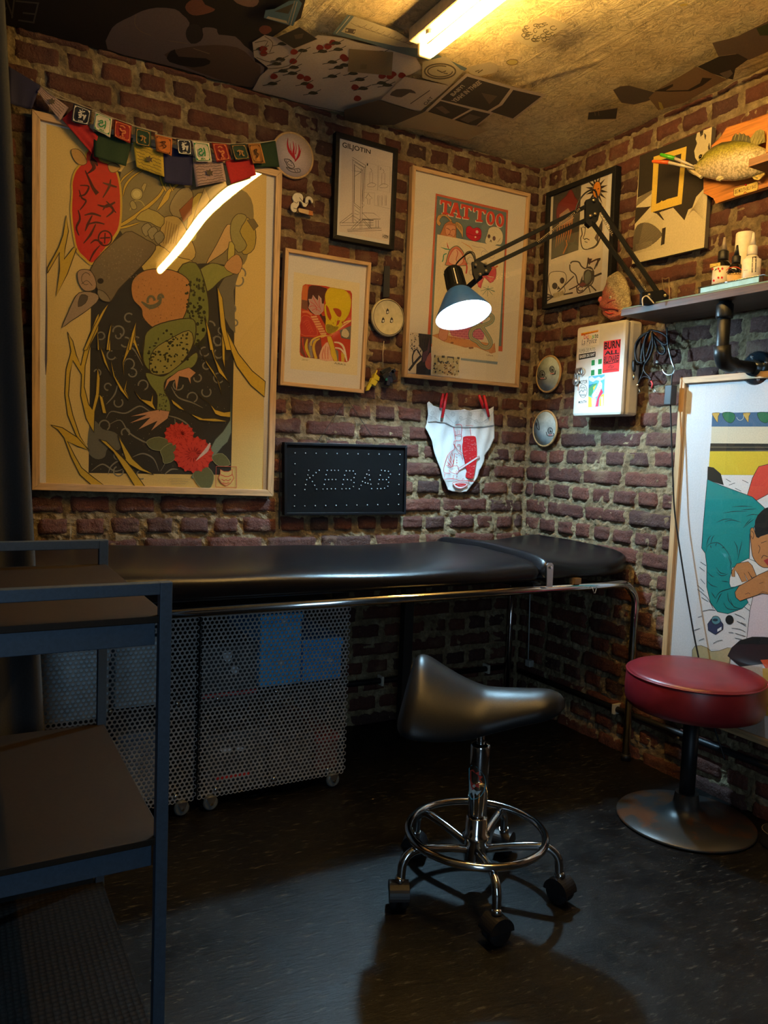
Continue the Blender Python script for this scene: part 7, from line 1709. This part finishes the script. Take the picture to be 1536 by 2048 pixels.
sheet('photo', 'small dark square photo on the ceiling beside the flowered sheet', KC, c_photo, 'photo')
def c_blue(a):
    a.poly((.10, .14, .15), [(505, 210), (600, 90), (640, 100), (700, 130), (1335, 420), (1320, 435), (900, 320), (700, 255)]); a.poly((.38, .32, .20), [(560, 195), (640, 100), (900, 190), (1060, 300), (900, 285), (700, 240)])
    a.line((.5, .42, .28), 4, [(530, 205), (615, 100)]); a.line((.08, .06, .04), 8, [(590, 175), (650, 185), (640, 205), (585, 195)], 0, True); a.poly((.08, .06, .04), [(605, 178), (640, 186), (632, 202), (600, 195)])
    for i in range(9): a.line((.16, .13, .08), 3, [(620+i*40, 140+i*14), (680+i*38, 170+i*13), (720+i*36, 150+i*14)], 2)
sheet('map_sheet', 'map sheet with a blue-grey border pasted on the ceiling beside the lamp', KC, c_blue, 'map')
def c_blue2(a):
    a.poly((.08, .14, .18), [(85, 110), (95, 62), (150, 55), (240, 5), (300, 0), (320, 20), (265, 160), (230, 152)]); a.poly((.06, .055, .04), [(150, 70), (270, 20), (235, 85)]); a.poly((.38, .32, .22), [(110, 100), (225, 128), (230, 145), (100, 112)]); a.line((.42, .34, .24), 4, [(290, 10), (250, 155)]); a.line((.3, .24, .18), 4, [(275, 5), (232, 150)])
sheet('photo', 'torn blue-bordered photo on the ceiling at the edge of the dark poster', KC, c_blue2, 'photo')
def c_seal(a):
    a.poly((.40, .33, .20), [(1060, 380), (1200, 345), (1310, 440), (1230, 525), (1060, 480)]); D_ = (.10, .08, .045)
    a.ring(D_, 9, (1168, 438), 95, 46); a.ring(D_, 7, (1168, 438), 76, 34, 0, 300); a.line(D_, 7, [(1150, 430), (1180, 445), (1205, 435), (1190, 450), (1215, 452)])
sheet('seal_print', 'print with a round seal drawing pasted on the ceiling near the tube end', KC, c_seal)
def c_oat(a):
    a.poly((.42, .34, .27), [(800, 615), (950, 470), (1230, 528), (1040, 688)]); D_ = (.09, .07, .055)
    a.poly(D_, [(860, 580), (900, 548), (990, 550), (1020, 575), (980, 570), (930, 598), (880, 590)], 2); a.line(D_, 5, [(985, 638), (1105, 555)]); a.text(D_, 'OAT', [(1062, 638), (1110, 592), (1128, 600), (1082, 648)], .02)
sheet('leaflet', 'pale leaflet lettered OAT on the ceiling', KC, c_oat, 'leaflet')
def c_rage(a):
    a.k(*KC); a.poly((.46, .36, .26), [(1045, 710), (1330, 450), (1640, 540), (1820, 580), (1620, 740), (1500, 690), (1470, 712), (1390, 780), (1200, 745)])
    D_ = (.060, .048, .036)
    a.poly(D_, [(1172, 612), (1335, 470), (1600, 545), (1530, 640), (1460, 682)]); a.poly(D_, [(1065, 710), (1170, 620), (1355, 670), (1210, 750)]); a.poly(D_, [(1370, 675), (1478, 700), (1390, 772), (1230, 750)]); a.poly(D_, [(1478, 686), (1550, 645), (1618, 552), (1790, 592), (1615, 728)])
    T_ = (.42, .34, .24)
    a.text(T_, 'YEAH! IN THREE', [(1235, 618), (1405, 492), (1425, 512), (1262, 632)], .03); a.text(T_, 'BABY!', [(1228, 580), (1300, 520), (1322, 530), (1250, 592)], .03)
    a.poly((.14, .10, .07), [(1140, 660), (1180, 650), (1230, 690), (1200, 700)], 1); a.poly((.13, .10, .07), [(1290, 735), (1350, 700), (1420, 720), (1340, 755)], 1); a.poly((.12, .09, .06), [(1420, 570), (1520, 590), (1470, 640)], 1)
sheet('photo_strip', 'strip of dark photographs with a lettered headline on the ceiling', KC, c_rage)
def c_tag(a): a.poly((.44, .36, .22), [(1340, 410), (1480, 380), (1530, 410), (1510, 445), (1400, 470), (1345, 445)], 1); a.line((.10, .08, .04), 6, [(1385, 440), (1410, 430), (1400, 448), (1430, 428)])
sheet('paper_tag', 'small cream tag with a pen mark near the end of the map border', KC, c_tag, 'tag')
def c_dk(a): a.poly((.085, .065, .045), [(-160, 440), (-20, 400), (100, 440), (165, 450), (40, 500), (-160, 500)]); a.poly((.36, .27, .15), [(40, 500), (170, 445), (330, 495), (420, 520), (330, 560), (200, 530)])
sheet('dark_paper', 'dark brown paper pasted on the ceiling along the left brick wall', KD, c_dk)
def c_pl(a):
    a.poly((.44, .37, .22), [(490, 150), (640, 60), (740, 100), (600, 190)]); 
    rn = random.Random(6)
    for i in range(26): x, y = rn.uniform(560, 680), rn.uniform(95, 165); a.ring((.10, .085, .04), 3, (x, y), rn.uniform(6, 13), rn.uniform(4, 9), 0, 300, 8); a.lay -= 1
sheet('plant_drawing', 'paper with a dark leafy drawing on the ceiling right of the tube lamp', KD, c_pl, 'drawing')
def c_r1(a): a.both((.12, .09, .06), (.35, .24, .12), 3, [(270, 735), (330, 705), (400, 698), (500, 725), (610, 755), (640, 790), (540, 830), (440, 855), (340, 840), (320, 815)])
sheet('torn_photo', 'torn dark photo on the ceiling above the black-framed collage', KE, c_r1, 'photo')
def c_r2(a): a.both((.065, .055, .04), (.38, .26, .15), 5, [(70, 918), (308, 880), (295, 972), (62, 978)]); a.line((.22, .17, .11), 4, [(120, 910), (125, 945)]); a.line((.22, .17, .11), 4, [(150, 905), (155, 945)])
sheet('photo', 'narrow dark photo in the ceiling corner over the framed collage', KE, c_r2, 'photo')
def c_r3(a):
    a.poly((.28, .18, .09), [(620, 740), (950, 545), (1200, 650), (1100, 700), (850, 840), (640, 900), (560, 800)]); a.poly((.05, .035, .02), [(600, 745), (680, 720), (760, 685), (760, 705), (700, 740), (880, 735), (980, 680), (1000, 635), (1080, 640), (1000, 700), (900, 745), (740, 750)])
sheet('brown_print', 'brown print with dark shapes on the ceiling over the yellow-square canvas', KE, c_r3)
def c_r4(a):
    a.poly((.16, .12, .08), [(1080, 350), (1280, 300), (1540, 170), (1540, 420), (1380, 490), (1270, 440), (1130, 460)]); a.poly((.045, .04, .03), [(960, 545), (1140, 460), (1290, 440), (1375, 485), (1270, 560), (1250, 650), (1200, 640), (1080, 600)]); a.poly((.20, .16, .11), [(1140, 600), (1230, 570), (1250, 600), (1200, 650)]); a.poly((.06, .08, .03), [(1440, 230), (1540, 190), (1540, 290), (1470, 290)])
sheet('dark_print', 'large dark print on the ceiling near the right picture edge', KE, c_r4)
for (q, lb) in (([(640, 830), (665, 840), (683, 885), (672, 903), (650, 880)], 'small yellow leaf-shaped scrap on the ceiling near the canvas'), ([(815, 38), (850, 30), (882, 30), (875, 45), (820, 52)], 'small yellow scrap on the ceiling near the top edge')):
    sheet('paper_scrap', lb, KE, lambda a, q=q: a.poly((.60, .45, .10), q), 'scrap')
def c_coin(a): a.both((.50, .40, .12), (.2, .14, .05), 3, [(490, 248), (505, 238), (530, 240), (536, 250), (520, 260), (498, 258)], 2)
sheet('round_sticker', 'small round yellow sticker on the bare ceiling', KD, c_coin, 'sticker')
